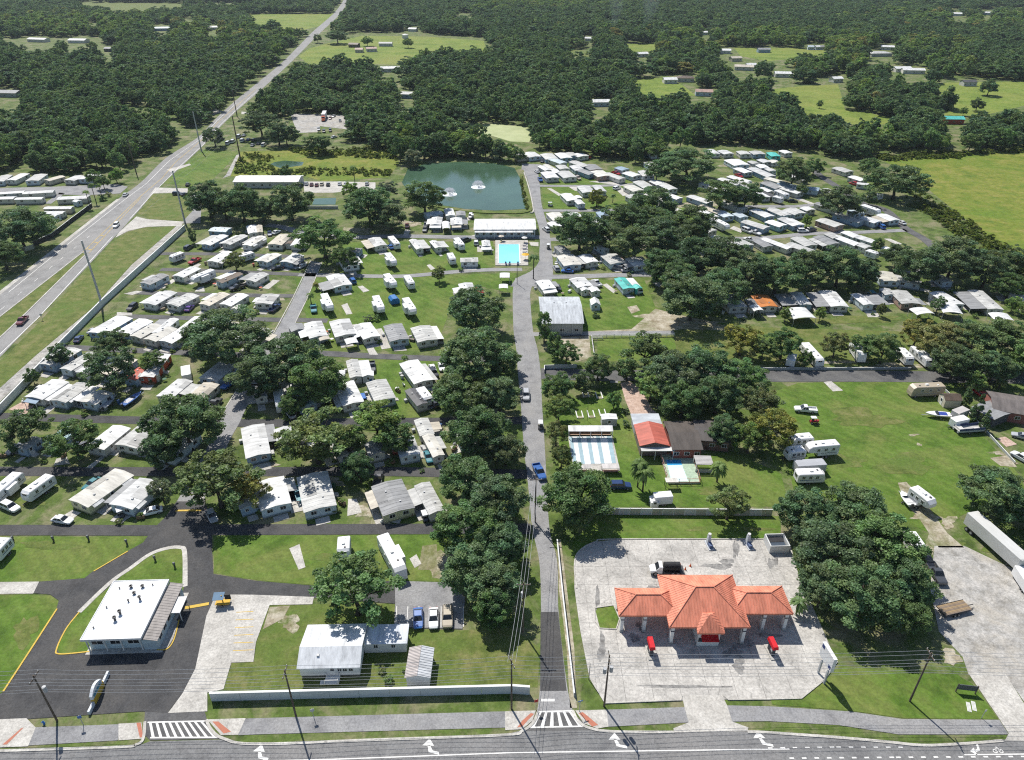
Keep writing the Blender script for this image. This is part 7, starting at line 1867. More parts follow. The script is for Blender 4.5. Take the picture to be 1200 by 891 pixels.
wall_line('lawn_fence', 'white wire fence along the right side of the big lawn', [(1104, 452), (1140, 487), (1155, 503), (1190, 541)], 0.7, 0.05, (0.36, 0.38, 0.36), cat='fence', seg=4.0)
wall_line('corner_fence', 'white fence at the street corner by the dirt yard', [(638, 433), (638, 428), (676, 427)], 1.3, 0.08, (0.6, 0.63, 0.62), cat='fence', seg=3.0)
wall_line('basin_wall', 'pale wall along the small rectangular basin', [(300, 241), (366, 241.5), (396, 241.5)], 1.4, 0.25, (0.5, 0.5, 0.47), seg=5)
t = thing('paddock_fence', 'white post and rail fence around the small paddock', 'fence', (G(693, 400).x, G(693, 400).y, 0))
c = t.location
PF = [[(697, 424), (693, 396), (790, 394.5)], [(693, 398), (706, 398)]]
for line in PF:
    for i in range(len(line) - 1):
        a, b = G(*line[i]), G(*line[i + 1])
        L = (b - a).length; d = (b - a).normalized(); nn = Vector((-d.y, d.x, 0)) * 0.05
        k = int(L / 2.4) + 1
        for j in range(k + 1):
            q = a.lerp(b, j / k) - Vector(c)
            build(MB().box(-0.07, 0.07, -0.07, 0.07, 0, 1.3), 'post', 'trim', t, (q.x, q.y, 0))
        for z in (0.45, 0.8, 1.1):
            p, q = a - Vector(c), b - Vector(c)
            build(MB().prism([((p - nn).x, (p - nn).y), ((q - nn).x, (q - nn).y), ((q + nn).x, (q + nn).y), ((p + nn).x, (p + nn).y)], z, z + 0.12), 'rail', 'trim', t)
# ---- entrance sign on the black forecourt
a, b = G(105, 838), G(128, 790)
d = (b - a); L = d.length
t = thing('entrance_sign', 'arched white and yellow entrance sign on the black forecourt', 'sign', ((a.x + b.x) / 2, (a.y + b.y) / 2, 0.06), math.atan2(d.y, d.x))
build(MB().box(-L / 2, L / 2, -0.18, 0.18, 0, 0.75), 'base_wall', 'obj', t, color=(0.60, 0.63, 0.66))
build(MB().box(-L * 0.26, L * 0.2, -0.26, 0.26, 0.0, 1.25), 'plinth', 'obj', t, color=(0.55, 0.36, 0.04))
secs = []
for i in range(9):
    q = i / 8
    x = -L * 0.27 + q * L * 0.44
    secs.append([(x, -0.24, 1.25), (x, 0.24, 1.25), (x, 0.24, 2.0 + 0.75 * math.sin(math.pi * q)), (x, -0.24, 2.0 + 0.75 * math.sin(math.pi * q))])
build(MB().loft(secs), 'arch_panel', 'obj', t, color=(0.70, 0.73, 0.75))
build(MB().box(-L * 0.22, L * 0.12, 0.245, 0.28, 1.4, 1.95), 'sign_face', 'obj', t, color=(0.10, 0.28, 0.36))
build(MB().box(-L * 0.22, L * 0.12, -0.28, -0.245, 1.4, 1.95), 'sign_face', 'obj', t, color=(0.10, 0.28, 0.36))
# message trailer
p = G(262, 708)
t = thing('message_trailer', 'yellow road-sign trailer with solar panel on the concrete', 'trailer', (p.x, p.y, 0.08), R(5))
build(MB().box(-1.3, 1.3, -0.7, 0.7, 0.45, 0.6).box(-0.08, 0.08, -0.08, 0.08, 0.6, 2.2), 'frame', 'obj', t, color=(0.60, 0.36, 0.03))
build(MB().loft([[(-1.5, y, 2.0 + 0.25 * y), (0.5, y, 2.0 + 0.25 * y), (0.5, y, 2.06 + 0.25 * y), (-1.5, y, 2.06 + 0.25 * y)] for y in (-0.8, 0.8)]), 'solar_panel', 'obj', t, color=(0.13, 0.22, 0.32))
build(MB().box(0.55, 1.6, -0.12, 0.12, 1.2, 2.4), 'sign_board', 'obj', t, color=(0.03, 0.03, 0.03))
for s in (-1, 1):
    obj('wheel', WHEEL['small'], t, (0, s * 0.85, 0.24))
# ---- poles and overhead wires
def pole(x, y, h, label, r=0.17, arms=1, transformer=0, mat='wood', ang=0.0):
    p = G(x, y)
    t = thing('utility_pole', label, 'utility pole', (p.x, p.y, 0), ang)
    build(MB().tube((0, 0, -0.1), (0, 0, h), r, r * 0.65, 10), 'shaft', mat, t)
    for k in range(arms):
        z = h - 0.5 - k * 1.1
        build(MB().box(-0.06, 0.06, -1.25, 1.25, z - 0.07, z + 0.07), 'cross_arm', 'wood', t)
        for yy in (-1.1, -0.4, 0.5, 1.1):
            build(MB().tube((0, yy, z + 0.07), (0, yy, z + 0.3), 0.06, 0.04, 6), 'insulator', 'trim', t)
    for k in range(transformer):
        a = k * math.pi + 0.3
        build(MB().tube((math.cos(a) * 0.55, math.sin(a) * 0.55, h - 4.0), (math.cos(a) * 0.55, math.sin(a) * 0.55, h - 2.9), 0.3, 0.3, 10), 'transformer', 'metal', t)
    return p
P1 = pole(67, 845, 11.2, 'utility pole beside the entrance sign at bottom left', transformer=1)
P2 = pole(347, 840, 11.5, 'utility pole left of centre on the front verge')
P3 = pole(599.5, 831, 12.0, 'utility pole at the end of the front wall', ang=0.4)
P4 = pole(708, 828, 12.6, 'utility pole with transformers before the filling station', transformer=2)
P5 = pole(1066, 822, 12.0, 'leaning utility pole below the great oak')
P0 = Vector((P1.x - 45, P1.y - 1.5, 0)); P6 = Vector((P5.x + 48, P5.y - 1, 0))
P7 = pole(613, 741, 12.5, 'utility pole with a silver transformer under the street oaks', transformer=1, ang=1.57)
P8 = pole(627, 612, 12.0, 'utility pole beside the central street above the dark oaks', ang=1.57)
T1 = pole(119, 355, 22.3, 'tall steel pole beside the highway wall, nearer of two', r=0.42, arms=0, mat='metal')
T2 = pole(217, 262, 23.0, 'tall steel pole at the far end of the highway wall', r=0.42, arms=0, mat='metal')
T3 = pole(236, 177, 22.0, 'tall pole beside the highway tree', r=0.4, arms=1, mat='metal')
T4 = pole(282, 188, 24.0, 'tall pole beside the marsh path', r=0.4, arms=1, mat='wood')
T5 = pole(160, 204, 18.0, 'pole left of the highway at the wood edge', r=0.3, arms=1)
T6 = pole(278, 137, 18.0, 'distant pole on the right verge of the highway', r=0.35, arms=1)
pole(690, 797, 4.2, 'short dark lamp pole at the forecourt corner', r=0.07, arms=0, mat='darkmetal')
pole(688, 493, 5.5, 'thin lamp pole among the horseshoe pits', r=0.06, arms=0, mat='darkmetal')
pole(606, 333, 8.0, 'dark pole below the pool', r=0.12, arms=0, mat='darkmetal')
def wire(label, pts, sag=0.5, r=0.028):
    out = []
    for i in range(len(pts) - 1):
        for k in range(8):
            q = k / 8
            w = pts[i].lerp(pts[i + 1], q); w.z -= sag * 4 * q * (1 - q); out.append(w)
    out.append(pts[-1])
    mb = MB()
    secs = []
    for i, w in enumerate(out):
        d = (out[min(i + 1, len(out) - 1)] - out[max(i - 1, 0)]).normalized()
        u = d.cross(Vector((0, 0, 1))).normalized(); vv = d.cross(u)
        secs.append([w + (u * math.cos(a) + vv * math.sin(a)) * r for a in (0, 1.571, 3.142, 4.712)])
    mb.loft(secs)
    o = build(mb, 'overhead_wire', 'metal')
    tag(o, label, 'wire', 'overhead wires')
for k, (z, dy) in enumerate([(11.1, 1.1), (11.1, 0.4), (11.1, -0.5), (11.1, -1.1), (8.6, 0.25), (7.6, 0.25), (7.0, 0.25)]):
    wire('overhead wire along the front road, %s from the back' % ordw(k), [Vector((p.x, p.y + dy, z + (0.5 if i in (3, 4) else 0))) for i, p in enumerate((P0, P1, P2, P3, P4, P5, P6))], 0.6)
for k, dx in enumerate((-0.6, 0.0, 0.6)):
    wire('overhead wire up the central street, %s from left' % ordw(k), [Vector((P3.x + dx, P3.y, 11.6)), Vector((P7.x + dx, P7.y, 12.0)), Vector((P8.x + dx, P8.y, 11.6))], 0.4)
for k, z in enumerate((21.5, 19.5, 17.5)):
    wire('high wire along the highway wall, %s from top' % ordw(k), [Vector((T1.x - 18, T1.y - 95, z)), Vector((T1.x, T1.y, z)), Vector((T2.x, T2.y, z)), Vector((T4.x, T4.y, z))], 1.2, 0.025)
for k, z in enumerate((20.5, 18.0, 15.5)):
    wire('guy wire from the tall pole beside the highway tree, %s from top' % ordw(k), [Vector((T3.x, T3.y, z)), Vector((T3.x + 25 - 4 * k, T3.y - 8, 0.2))], 0.3, 0.03)
# ---- small roadside things
def post_sign(x, y, label, h=2.4, w=0.6, bh=0.6, col=(0.1, 0.2, 0.45), ang=0.3):
    p = G(x, y)
    t = thing('road_sign', label, 'sign', (p.x, p.y, 0.05), ang)
    build(MB().tube((0, 0, 0), (0, 0, h), 0.05, 0.05, 6), 'post', 'metal', t)
    build(MB().box(-w / 2, w / 2, -0.08, -0.05, h - bh, h), 'panel', 'obj', t, color=col)
post_sign(98, 850, 'blue-panelled sign beside the entrance at bottom left')
post_sign(368, 842, 'small sign on the front verge right of the second pole', col=(0.5, 0.5, 0.52))
post_sign(679, 834, 'street sign at the corner before the filling station', 2.8, 0.9, 0.25)
post_sign(628, 832, 'street sign at the corner by the front wall', 2.6, 0.6, 0.6, (0.45, 0.03, 0.03))
post_sign(1150, 842, 'thin sign beside the gravel yard driveway', 2.2, 0.4, 0.5, (0.6, 0.6, 0.6))
post_sign(50, 375, 'small sign on the highway verge', 2.2, 0.7, 0.7, (0.5, 0.5, 0.5))
p = G(1131, 812)
t = thing('notice_board', 'dark framed notice board on the verge by the gravel yard', 'notice board', (p.x, p.y, 0), R(-8))
build(MB().box(-1.6, 1.6, -0.05, 0.05, 0.7, 1.9), 'panel', 'obj', t, color=(0.10, 0.11, 0.12))
for x in (-1.5, 1.5):
    build(MB().box(x - 0.07, x + 0.07, -0.07, 0.07, 0, 2.0), 'post', 'wood', t)
p = G(26, 303)
t = thing('verge_board', 'pale board on posts under the roadside tree left of the highway', 'notice board', (p.x, p.y + 6, 0), R(60))
build(MB().box(-2.0, 2.0, -0.05, 0.05, 1.2, 3.0), 'panel', 'obj', t, color=(0.35, 0.38, 0.3))
for x in (-1.8, 1.8):
    build(MB().box(x - 0.08, x + 0.08, -0.08, 0.08, 0, 3.0), 'post', 'wood', t)
p = G(52, 849)
t = thing('fire_hydrant', 'blue hydrant on the verge at bottom left', 'hydrant', (p.x, p.y, 0.02))
build(MB().tube((0, 0, 0), (0, 0, 0.7), 0.16, 0.14, 10).tube((0, 0, 0.7), (0, 0, 0.85), 0.14, 0.03, 10), 'barrel', 'obj', t, color=(0.04, 0.18, 0.5))
build(MB().tube((-0.3, 0, 0.5), (0.3, 0, 0.5), 0.07, 0.07, 8), 'nozzle', 'obj', t, color=(0.04, 0.18, 0.5))
for k, (x, y, lab) in enumerate([(16, 634, 'leftmost'), (63, 634, 'second'), (104, 633, 'third'), (149, 638, 'fourth'), (205, 665, 'fifth'), (182, 657, 'sixth')]):
    p = G(x, y)
    t = thing('meter_post', 'dark hook-up post on the left lawns, %s of six' % lab, 'post', (p.x, p.y, 0), 0, 'hook-up posts on the lawns')
    build(MB().box(-0.12, 0.12, -0.12, 0.12, 0, 1.1), 'post', 'darkmetal', t)
    build(MB().box(-0.2, 0.2, -0.15, 0.15, 0.7, 1.3), 'box', 'obj', t, color=(0.15, 0.16, 0.17))
for k, (x, y, a) in enumerate([(1135, 829, 0.2), (1141, 828, 0.25)]):
    p = G(x, y)
    t = thing('drain_grate', 'white slatted plate on the verge, %s of two' % ('left', 'right')[k], 'plate', (p.x, p.y, 0.03), R(70), 'white plates on the verge')
    for j in range(4):
        build(MB().box(-0.9, 0.9, -0.3 + j * 0.16, -0.2 + j * 0.16, 0, 0.08), 'slat', 'trim', t)
# flatbed trailer and lorry
p = G(1117, 716)
t = thing('flatbed_trailer', 'wooden flatbed trailer beside the great oak', 'trailer', (p.x, p.y, 0.05), heading(1100, 719, 1130, 712))
for k in range(9):
    build(MB().box(-2.9, 2.9, -1.15 + k * 0.26, -0.92 + k * 0.26, 0.7, 0.78), 'plank', 'obj', t, color=(0.22 + 0.05 * (k % 3), 0.17 + 0.03 * (k % 3), 0.13))
build(MB().box(-2.95, 2.95, -1.2, -1.14, 0.55, 0.85).box(-2.95, 2.95, 1.2, 1.26, 0.55, 0.85).box(-2.9, -2.8, -1.2, 1.2, 0.55, 0.69).box(2.9, 4.2, -0.06, 0.06, 0.5, 0.6), 'frame', 'darkmetal', t)
for x in (-1.0, -0.2):
    for s in (-1, 1):
        obj('wheel', WHEEL['car'], t, (x, s * 1.36, 0.33))
p = G(380, 138, 1)
t = thing('articulated_lorry', 'orange lorry with white box trailer in the truck yard', 'lorry', (p.x, p.y, 0.05), heading(381, 134, 378, 141))
build(MB().loft([ring(5.0, 1.2, 0.6, 3.2), ring(7.2, 1.2, 0.6, 3.0), ring(7.5, 1.15, 0.6, 1.9), ring(9.2, 1.0, 0.6, 1.8)]), 'cab', 'paint', t, color=(0.62, 0.12, 0.03))
build(MB().box(-8.0, 4.6, -1.3, 1.3, 1.2, 4.1), 'box_body', 'shell', t, color=(0.75, 0.75, 0.74))
build(MB().add([(7.52, -1.0, 2.0), (7.52, 1.0, 2.0), (7.25, 1.0, 2.85), (7.25, -1.0, 2.85)], [(0, 1, 2, 3)]), 'windscreen', 'glass', t)
build(MB().box(-8, 8.5, -0.5, 0.5, 0.6, 1.15), 'chassis', 'darkmetal', t)
for x in (-6.8, -5.6, 4.0, 5.2, 8.2):
    for s in (-1, 1):
        obj('wheel', WHEEL['big'], t, (x, s * 1.1, 0.5))
# lawn tractor
p = G(953, 496)
t = thing('lawn_tractor', 'red lawn tractor with white canopy on the big lawn', 'tractor', (p.x, p.y, 0.03), R(0))
build(MB().loft([ring(-0.9, 0.4, 0.35, 0.8), ring(0.2, 0.4, 0.35, 0.8), ring(1.2, 0.35, 0.4, 0.95)]), 'body', 'paint', t, color=VC['red'])
build(MB().box(-0.9, 0.5, -0.55, 0.55, 1.75, 1.82), 'canopy_roof', 'obj', t, color=(0.75, 0.75, 0.74))
build(MB().box(-0.5, 0.0, -0.3, 0.3, 0.8, 1.2), 'seat', 'obj', t, color=(0.05, 0.05, 0.05))
for x, r_, k in ((-0.6, 0.33, 'car'), (0.9, 0.24, 'small')):
    for s in (-1, 1):
        obj('wheel', WHEEL[k], t, (x, s * 0.55, r_))
for x in (-0.8, 0.4):
    build(MB().box(x - 0.03, x + 0.03, -0.45, -0.39, 0.7, 1.76).box(x - 0.03, x + 0.03, 0.39, 0.45, 0.7, 1.76), 'roof_post', 'darkmetal', t)
# blue tarpaulin shelter
p = G(462, 355)
t = thing('tarp_shelter', 'bright blue tarpaulin shelter beside the right fifth-wheel camper', 'shelter', (p.x, p.y, 0), R(-65))
build(MB().loft([[(x, -1.5, 1.6), (x, -0.8, 2.3), (x, 0.8, 2.3), (x, 1.5, 1.6), (x, 1.5, 0.3), (x, -1.5, 0.3)] for x in (-1.8, 1.8)]), 'cover', 'tarp', t)
build(MB().box(-1.7, 1.7, -1.4, 1.4, 0, 0.3), 'base', 'darkmetal', t)
# fountains
fr = np.random.RandomState(4)
mb = MB()
for i in range(2600):                        # droplets on ballistic arcs
    a_, q = fr.uniform(0, 6.283), fr.uniform(0.02, 1.0)
    reach = fr.uniform(1.2, 3.4)
    x_, y_, z_ = math.cos(a_) * reach * q, math.sin(a_) * reach * q, 0.5 + 2.1 * 4 * q * (1 - q) * fr.uniform(0.7, 1.1) + 0.35 * (1 - q)
    s_ = fr.uniform(0.04, 0.13)
    mb.add([(x_ - s_, y_, z_), (x_, y_ - s_, z_ - s_), (x_ + s_, y_, z_), (x_, y_ + s_, z_ + s_)], [(0, 1, 2, 3)])
FOUNT = mb.mesh('spray', ['spray'])
for k, (x, y) in enumerate([(527, 228), (560.5, 219.5)]):
    p = G(x, y)
    t = thing('pond_fountain', '%s white fountain spraying in the pond' % ('nearer', 'farther')[k], 'fountain', (p.x, p.y, 0.05))
    sp_ = obj('spray', FOUNT, t); sp_['kind'] = 'stuff'
    build(MB().tube((0, 0, 0), (0, 0, 0.1), 3.6, 3.0, 24), 'foam', 'spray', t)
    build(MB().tube((0, 0, 0.1), (0, 0, 0.5), 0.25, 0.2, 10), 'nozzle', 'metal', t)
# ================================================================== SINGLE TREES
# group phrase, [(x, y, half-width, colour, kind)]
TREES = [
 ('beside the white front house', [(415, 688, 58, 'green', 'open')]),
 ('over the black forecourt entrance', [(252, 563, 52, 'olive', 'open'), (292, 575, 26, 'yellow', 'open')]),
 ('in the oak row left of the central street', [(558, 362, 38, 'dark', 'oak'), (556, 418, 46, 'dark', 'oak'), (590, 418, 22, 'green', 'oak'), (585, 462, 28, 'dark', 'oak'), (538, 462, 34, 'green', 'oak'), (560, 505, 40, 'dark', 'oak'), (592, 528, 24, 'dark', 'oak'),
   (545, 560, 36, 'dark', 'oak'), (580, 585, 38, 'dark', 'oak'), (548, 618, 42, 'green', 'oak'), (586, 640, 36, 'dark', 'oak'), (553, 665, 38, 'dark', 'oak'), (583, 690, 36, 'dark', 'oak'), (577, 712, 26, 'green', 'oak')]),
 ('right of the central street', [(638, 380, 15, 'green', 'col'), (650, 402, 13, 'green', 'col'), (664, 412, 18, 'green', 'open'), (652, 452, 20, 'green', 'oak'), (655, 478, 20, 'light', 'open'), (652, 508, 17, 'olive', 'open'), (658, 535, 15, 'olive', 'open'), (677, 580, 47, 'green', 'oak'), (702, 430, 20, 'green', 'oak'), (684, 448, 14, 'dark', 'oak')]),
 ('around the club house', [(757, 410, 30, 'green', 'open'), (790, 437, 36, 'dark', 'oak'), (828, 428, 34, 'dark', 'oak'), (763, 452, 24, 'light', 'open'), (800, 470, 28, 'green', 'oak'), (842, 462, 32, 'dark', 'oak'), (872, 440, 28, 'green', 'oak'), (893, 470, 28, 'olive', 'open'), (905, 500, 34, 'yellow', 'open'), (880, 512, 26, 'light', 'open'), (735, 432, 16, 'green', 'oak'), (850, 505, 22, 'dark', 'oak'), (720, 468, 10, 'green', 'oak'), (855, 590, 26, 'olive', 'open')]),
 ('in the great oak clump beside the filling station', [(950, 602, 40, 'dark', 'oak'), (1003, 597, 40, 'dark', 'oak'), (1035, 635, 46, 'green', 'oak'), (973, 645, 46, 'dark', 'oak'), (1058, 682, 38, 'dark', 'oak'), (1012, 696, 50, 'dark', 'oak'), (965, 690, 32, 'dark', 'oak'), (1065, 722, 26, 'green', 'oak')]),
 ('behind the long box trailer', [(1166, 576, 40, 'dark', 'oak'), (1215, 600, 32, 'dark', 'oak')]),
 ('over the left trailer rows', [(126, 432, 36, 'dark', 'open'), (70, 416, 15, 'dark', 'oak'), (215, 497, 50, 'dark', 'oak'), (190, 525, 26, 'dark', 'oak'), (268, 393, 50, 'dark', 'oak'), (232, 392, 20, 'dark', 'oak'), (28, 500, 34, 'dark', 'open'), (85, 515, 36, 'green', 'open'), (37, 441, 8, 'dark', 'oak'), (178, 423, 16, 'green', 'open'), (188, 574, 17, 'grey', 'open'), (275, 306, 14, 'olive', 'oak'), (130, 402, 24, 'dark', 'open'), (225, 275, 7, 'dark', 'col')]),
 ('over the middle avenue', [(335, 425, 44, 'dark', 'oak'), (300, 442, 32, 'dark', 'oak'), (372, 445, 36, 'green', 'oak'), (368, 512, 50, 'olive', 'open'), (440, 495, 36, 'light', 'open'), (345, 470, 18, 'green', 'oak'), (408, 520, 28, 'green', 'open'), (465, 512, 26, 'green', 'open'), (420, 548, 22, 'dark', 'oak')]),
 ('along the upper left park boundary', [(243, 233, 30, 'dark', 'oak'), (282, 238, 30, 'dark', 'oak'), (262, 242, 20, 'dark', 'oak'), (306, 245, 20, 'dark', 'oak'), (340, 236, 30, 'dark', 'oak'), (378, 277, 38, 'green', 'open'), (402, 300, 22, 'green', 'open'), (432, 242, 32, 'dark', 'oak'), (458, 253, 22, 'dark', 'oak'), (497, 230, 26, 'green', 'oak'), (455, 222, 14, 'grey', 'open'), (410, 222, 14, 'light', 'open'), (335, 202, 9, 'dark', 'oak'), (514, 321, 9, 'olive', 'oak')]),
 ('beside the left crosswise homes', [(22, 268, 36, 'dark', 'oak'), (48, 262, 16, 'dark', 'oak'), (2, 298, 24, 'dark', 'oak'), (108, 207, 9, 'green', 'oak'), (120, 213, 9, 'green', 'oak'), (135, 206, 9, 'light', 'oak')]),
 ('in the dark oak belt right of the street', [(680, 270, 32, 'dark', 'oak'), (735, 255, 28, 'dark', 'oak'), (765, 240, 30, 'dark', 'oak'), (745, 285, 30, 'dark', 'oak'), (780, 275, 32, 'dark', 'oak'), (812, 262, 30, 'dark', 'oak'), (820, 300, 34, 'dark', 'oak'), (780, 312, 30, 'dark', 'oak'), (850, 300, 32, 'dark', 'oak'), (812, 348, 40, 'dark', 'oak'), (850, 335, 30, 'dark', 'oak'), (880, 318, 32, 'dark', 'oak'), (912, 322, 32, 'dark', 'oak'), (948, 312, 30, 'dark', 'oak'), (985, 312, 34, 'dark', 'oak'), (1010, 318, 24, 'dark', 'oak'), (775, 262, 24, 'dark', 'oak'), (800, 330, 28, 'dark', 'oak'), (715, 275, 22, 'dark', 'oak'), (700, 232, 12, 'yellow', 'oak')]),
 ('among the far right trailer rows', [(805, 192, 38, 'dark', 'oak'), (770, 200, 16, 'dark', 'oak'), (845, 225, 28, 'green', 'open'), (875, 228, 22, 'dark', 'oak'), (930, 202, 25, 'dark', 'oak'), (985, 236, 27, 'dark', 'oak'), (1052, 212, 36, 'dark', 'oak'), (1018, 195, 14, 'green', 'oak'), (955, 195, 12, 'green', 'oak'), (940, 222, 7, 'green', 'oak'), (946, 258, 7, 'light', 'oak'), (1029, 287, 8, 'green', 'oak'), (1020, 232, 10, 'dark', 'oak')]),
 ('above the vaulted carports', [(1078, 312, 32, 'dark', 'oak'), (1118, 303, 36, 'dark', 'oak'), (1158, 315, 30, 'dark', 'oak'), (1185, 335, 20, 'green', 'oak'), (1052, 300, 18, 'dark', 'oak'), (1195, 305, 22, 'dark', 'oak')]),
 ('along the shaded right-hand lane', [(870, 397, 27, 'yellow', 'open'), (895, 408, 16, 'green', 'open'), (918, 402, 25, 'green', 'open'), (980, 403, 20, 'olive', 'open'), (1012, 404, 17, 'green', 'open'), (1036, 408, 23, 'green', 'oak'), (1076, 390, 24, 'yellow', 'open'), (945, 420, 10, 'green', 'oak'), (1106, 400, 30, 'olive', 'oak'), (1140, 398, 33, 'green', 'oak'), (1178, 398, 32, 'green', 'oak'), (1120, 425, 28, 'dark', 'oak'), (1165, 430, 26, 'dark', 'oak'), (1205, 420, 26, 'green', 'oak')]),
 ('beside the right-hand bungalow', [(1136, 462, 10, 'dark', 'cone'), (1148, 476, 11, 'dark', 'cone'), (1156, 492, 9, 'dark', 'cone'), (1145, 447, 12, 'light', 'oak')]),
 ('on the dry lawn before the carports', [(921, 368, 7, 'light', 'oak'), (962, 367, 7, 'light', 'oak'), (1033, 363, 6, 'olive', 'oak'), (1100, 357, 9, 'dark', 'oak'), (1188, 356, 9, 'light', 'oak'), (1200, 362, 9, 'light', 'oak')]),
 ('beside the truck yard and marsh', [(250, 160, 15, 'dark', 'oak'), (305, 145, 26, 'dark', 'open'), (325, 155, 20, 'dark', 'open'), (372, 168, 16, 'dark', 'oak'), (335, 158, 16, 'dark', 'oak')]),
 ('along the far shore of the pond', [(484, 184, 13, 'grey', 'oak'), (496, 176, 13, 'dark', 'oak'), (508, 173, 12, 'dark', 'oak'), (519, 174, 12, 'green', 'oak'), (530, 172, 11, 'dark', 'oak'), (541, 174, 12, 'green', 'oak'), (552, 173, 11, 'dark', 'oak'), (563, 175, 12, 'dark', 'oak'), (574, 174, 11, 'green', 'oak'), (585, 177, 12, 'dark', 'oak'), (596, 178, 12, 'light', 'oak'), (606, 181, 10, 'green', 'oak')]),
 ('on the far pastures', [(478, 50, 7, 'green', 'oak'), (961, 122, 4, 'dark', 'oak'), (1146, 122, 9, 'dark', 'oak'), (1160, 102, 12, 'dark', 'oak'), (1112, 118, 9, 'green', 'oak'), (1130, 130, 5, 'green', 'oak'), (372, 45, 6, 'dark', 'oak'), (395, 42, 14, 'dark', 'oak'), (320, 30, 10, 'dark', 'oak'), (430, 48, 7, 'green', 'oak')]),
]
SINGLE = []
kw = {'oak': 'oak', 'open': 'open-crowned tree', 'mid': 'tree', 'cone': 'conifer', 'col': 'slender tree'}
for phr, L in TREES:
    L = sorted(L)
    seen = {}
    for x, y, r, c, k in L:
        big = 'large ' if r > 33 else 'small ' if r < 12 else ''
        base = big + TWORD[c] + ' ' + kw[k]
        i = seen.get(base, 0); seen[base] = i + 1
    tot = dict(seen); seen = {}
    for x, y, r, c, k in L:
        big = 'large ' if r > 33 else 'small ' if r < 12 else ''
        base = big + TWORD[c] + ' ' + kw[k]
        i = seen.get(base, 0); seen[base] = i + 1
        lab = '%s %s' % (base, phr) + ('' if tot[base] == 1 else ', %s from left' % ordw(i))
        kk = 'mid' if (k == 'oak' and r < 18) else k
        tree_px(x, y, r, c, lab, kk, 'trees ' + phr)
        SINGLE.append((x, y, r))
palm_px(625, 327, 9.0, 2.6, 'tall feather palm at the street junction beside the pool')
palm_px(747, 571, 7.0, 2.6, 'left of the two bushy palms behind the privacy fence', True, 'light')
palm_px(753, 576, 6.2, 2.6, 'right of the two bushy palms behind the privacy fence', True, 'light')
palm_px(840, 565, 5.0, 2.2, 'bushy palm beside the pergola', True, 'light')
palm_px(365, 357, 4.0, 1.8, 'small palm beside the middle avenue above the teal pickup', False, 'light')
palm_px(371, 340, 2.6, 1.5, 'low yellowish palm beside the middle avenue', True, 'yellow')
palm_px(106, 244, 8, 2.0, 'tall palm leftmost of the group at the highway junction', False, 'light')
palm_px(113, 238, 9, 2.0, 'tall palm second of the group at the highway junction', False, 'light')
palm_px(120, 233, 7, 2.0, 'palm rightmost of the group at the highway junction', False, 'light')
palm_px(1170, 456, 3.0, 2.0, 'yellow-green palm beside the right-hand bungalow', False, 'yellow')
palm_px(933, 720, 3.5, 2.0, 'palm at the right end of the filling station roof', False, 'green')
palm_px(475, 427, 2.6, 1.4, 'small palm beside the big flat white roof', False, 'light')
palm_px(418, 232, 15, 2.4, 'very tall palm above the park boundary oaks', False, 'light')
palm_px(718, 238, 4, 1.8, 'small palm right of the yellowing tree by the pond rows', False, 'green')
palm_px(1013, 215, 4, 1.8, 'small palm beside the loop road bend', False, 'green')
# garden shrubs beside the homes
srng = random.Random(12)
k = 0
for (o, x, y, phr, i) in HOMES:
    if y > 300 and srng.random() < 0.75:
        L = 3 * SCL(y)
        sx, sy = x + srng.choice((-1, 1)) * srng.uniform(0.9, 1.6) * L, y + srng.uniform(1.2, 2.2) * L
        if 605 < sx < 640: continue
        shrub_px(sx, sy, srng.uniform(0.6, 1.1) * SCL(y), srng.choice(['dark', 'green', 'light', 'light', 'olive']), 'shrub by %s home from left %s' % (ordw(i), phr), 'garden shrubs')
TABLE = (MB().tube((0, 0, 0.68), (0, 0, 0.74), 0.6, 0.6, 12).mesh('table_top', ['obj']), MB().tube((0, 0, 0), (0, 0, 0.68), 0.06, 0.06, 6).mesh('leg', ['metal']))
CHAIR = MB().box(-0.28, 0.28, -0.28, 0.28, 0.36, 0.44).box(-0.28, 0.28, 0.2, 0.28, 0.44, 0.95).box(-0.28, -0.2, -0.28, 0.2, 0, 0.36).box(0.2, 0.28, -0.28, 0.2, 0, 0.36).mesh('chair', ['obj'])
BIN = (MB().box(-0.3, 0.3, -0.35, 0.35, 0.05, 1.0, top=(-0.36, 0.36, -0.4, 0.4)).mesh('body', ['obj']), MB().box(-0.38, 0.38, -0.43, 0.43, 1.0, 1.1).mesh('lid', ['obj']))
BOX = (MB().box(-0.8, 0.8, -0.4, 0.4, 0, 0.7).mesh('body', ['obj']), MB().box(-0.84, 0.84, -0.44, 0.44, 0.7, 0.78, top=(-0.8, 0.8, -0.3, 0.3)).mesh('lid', ['obj']))
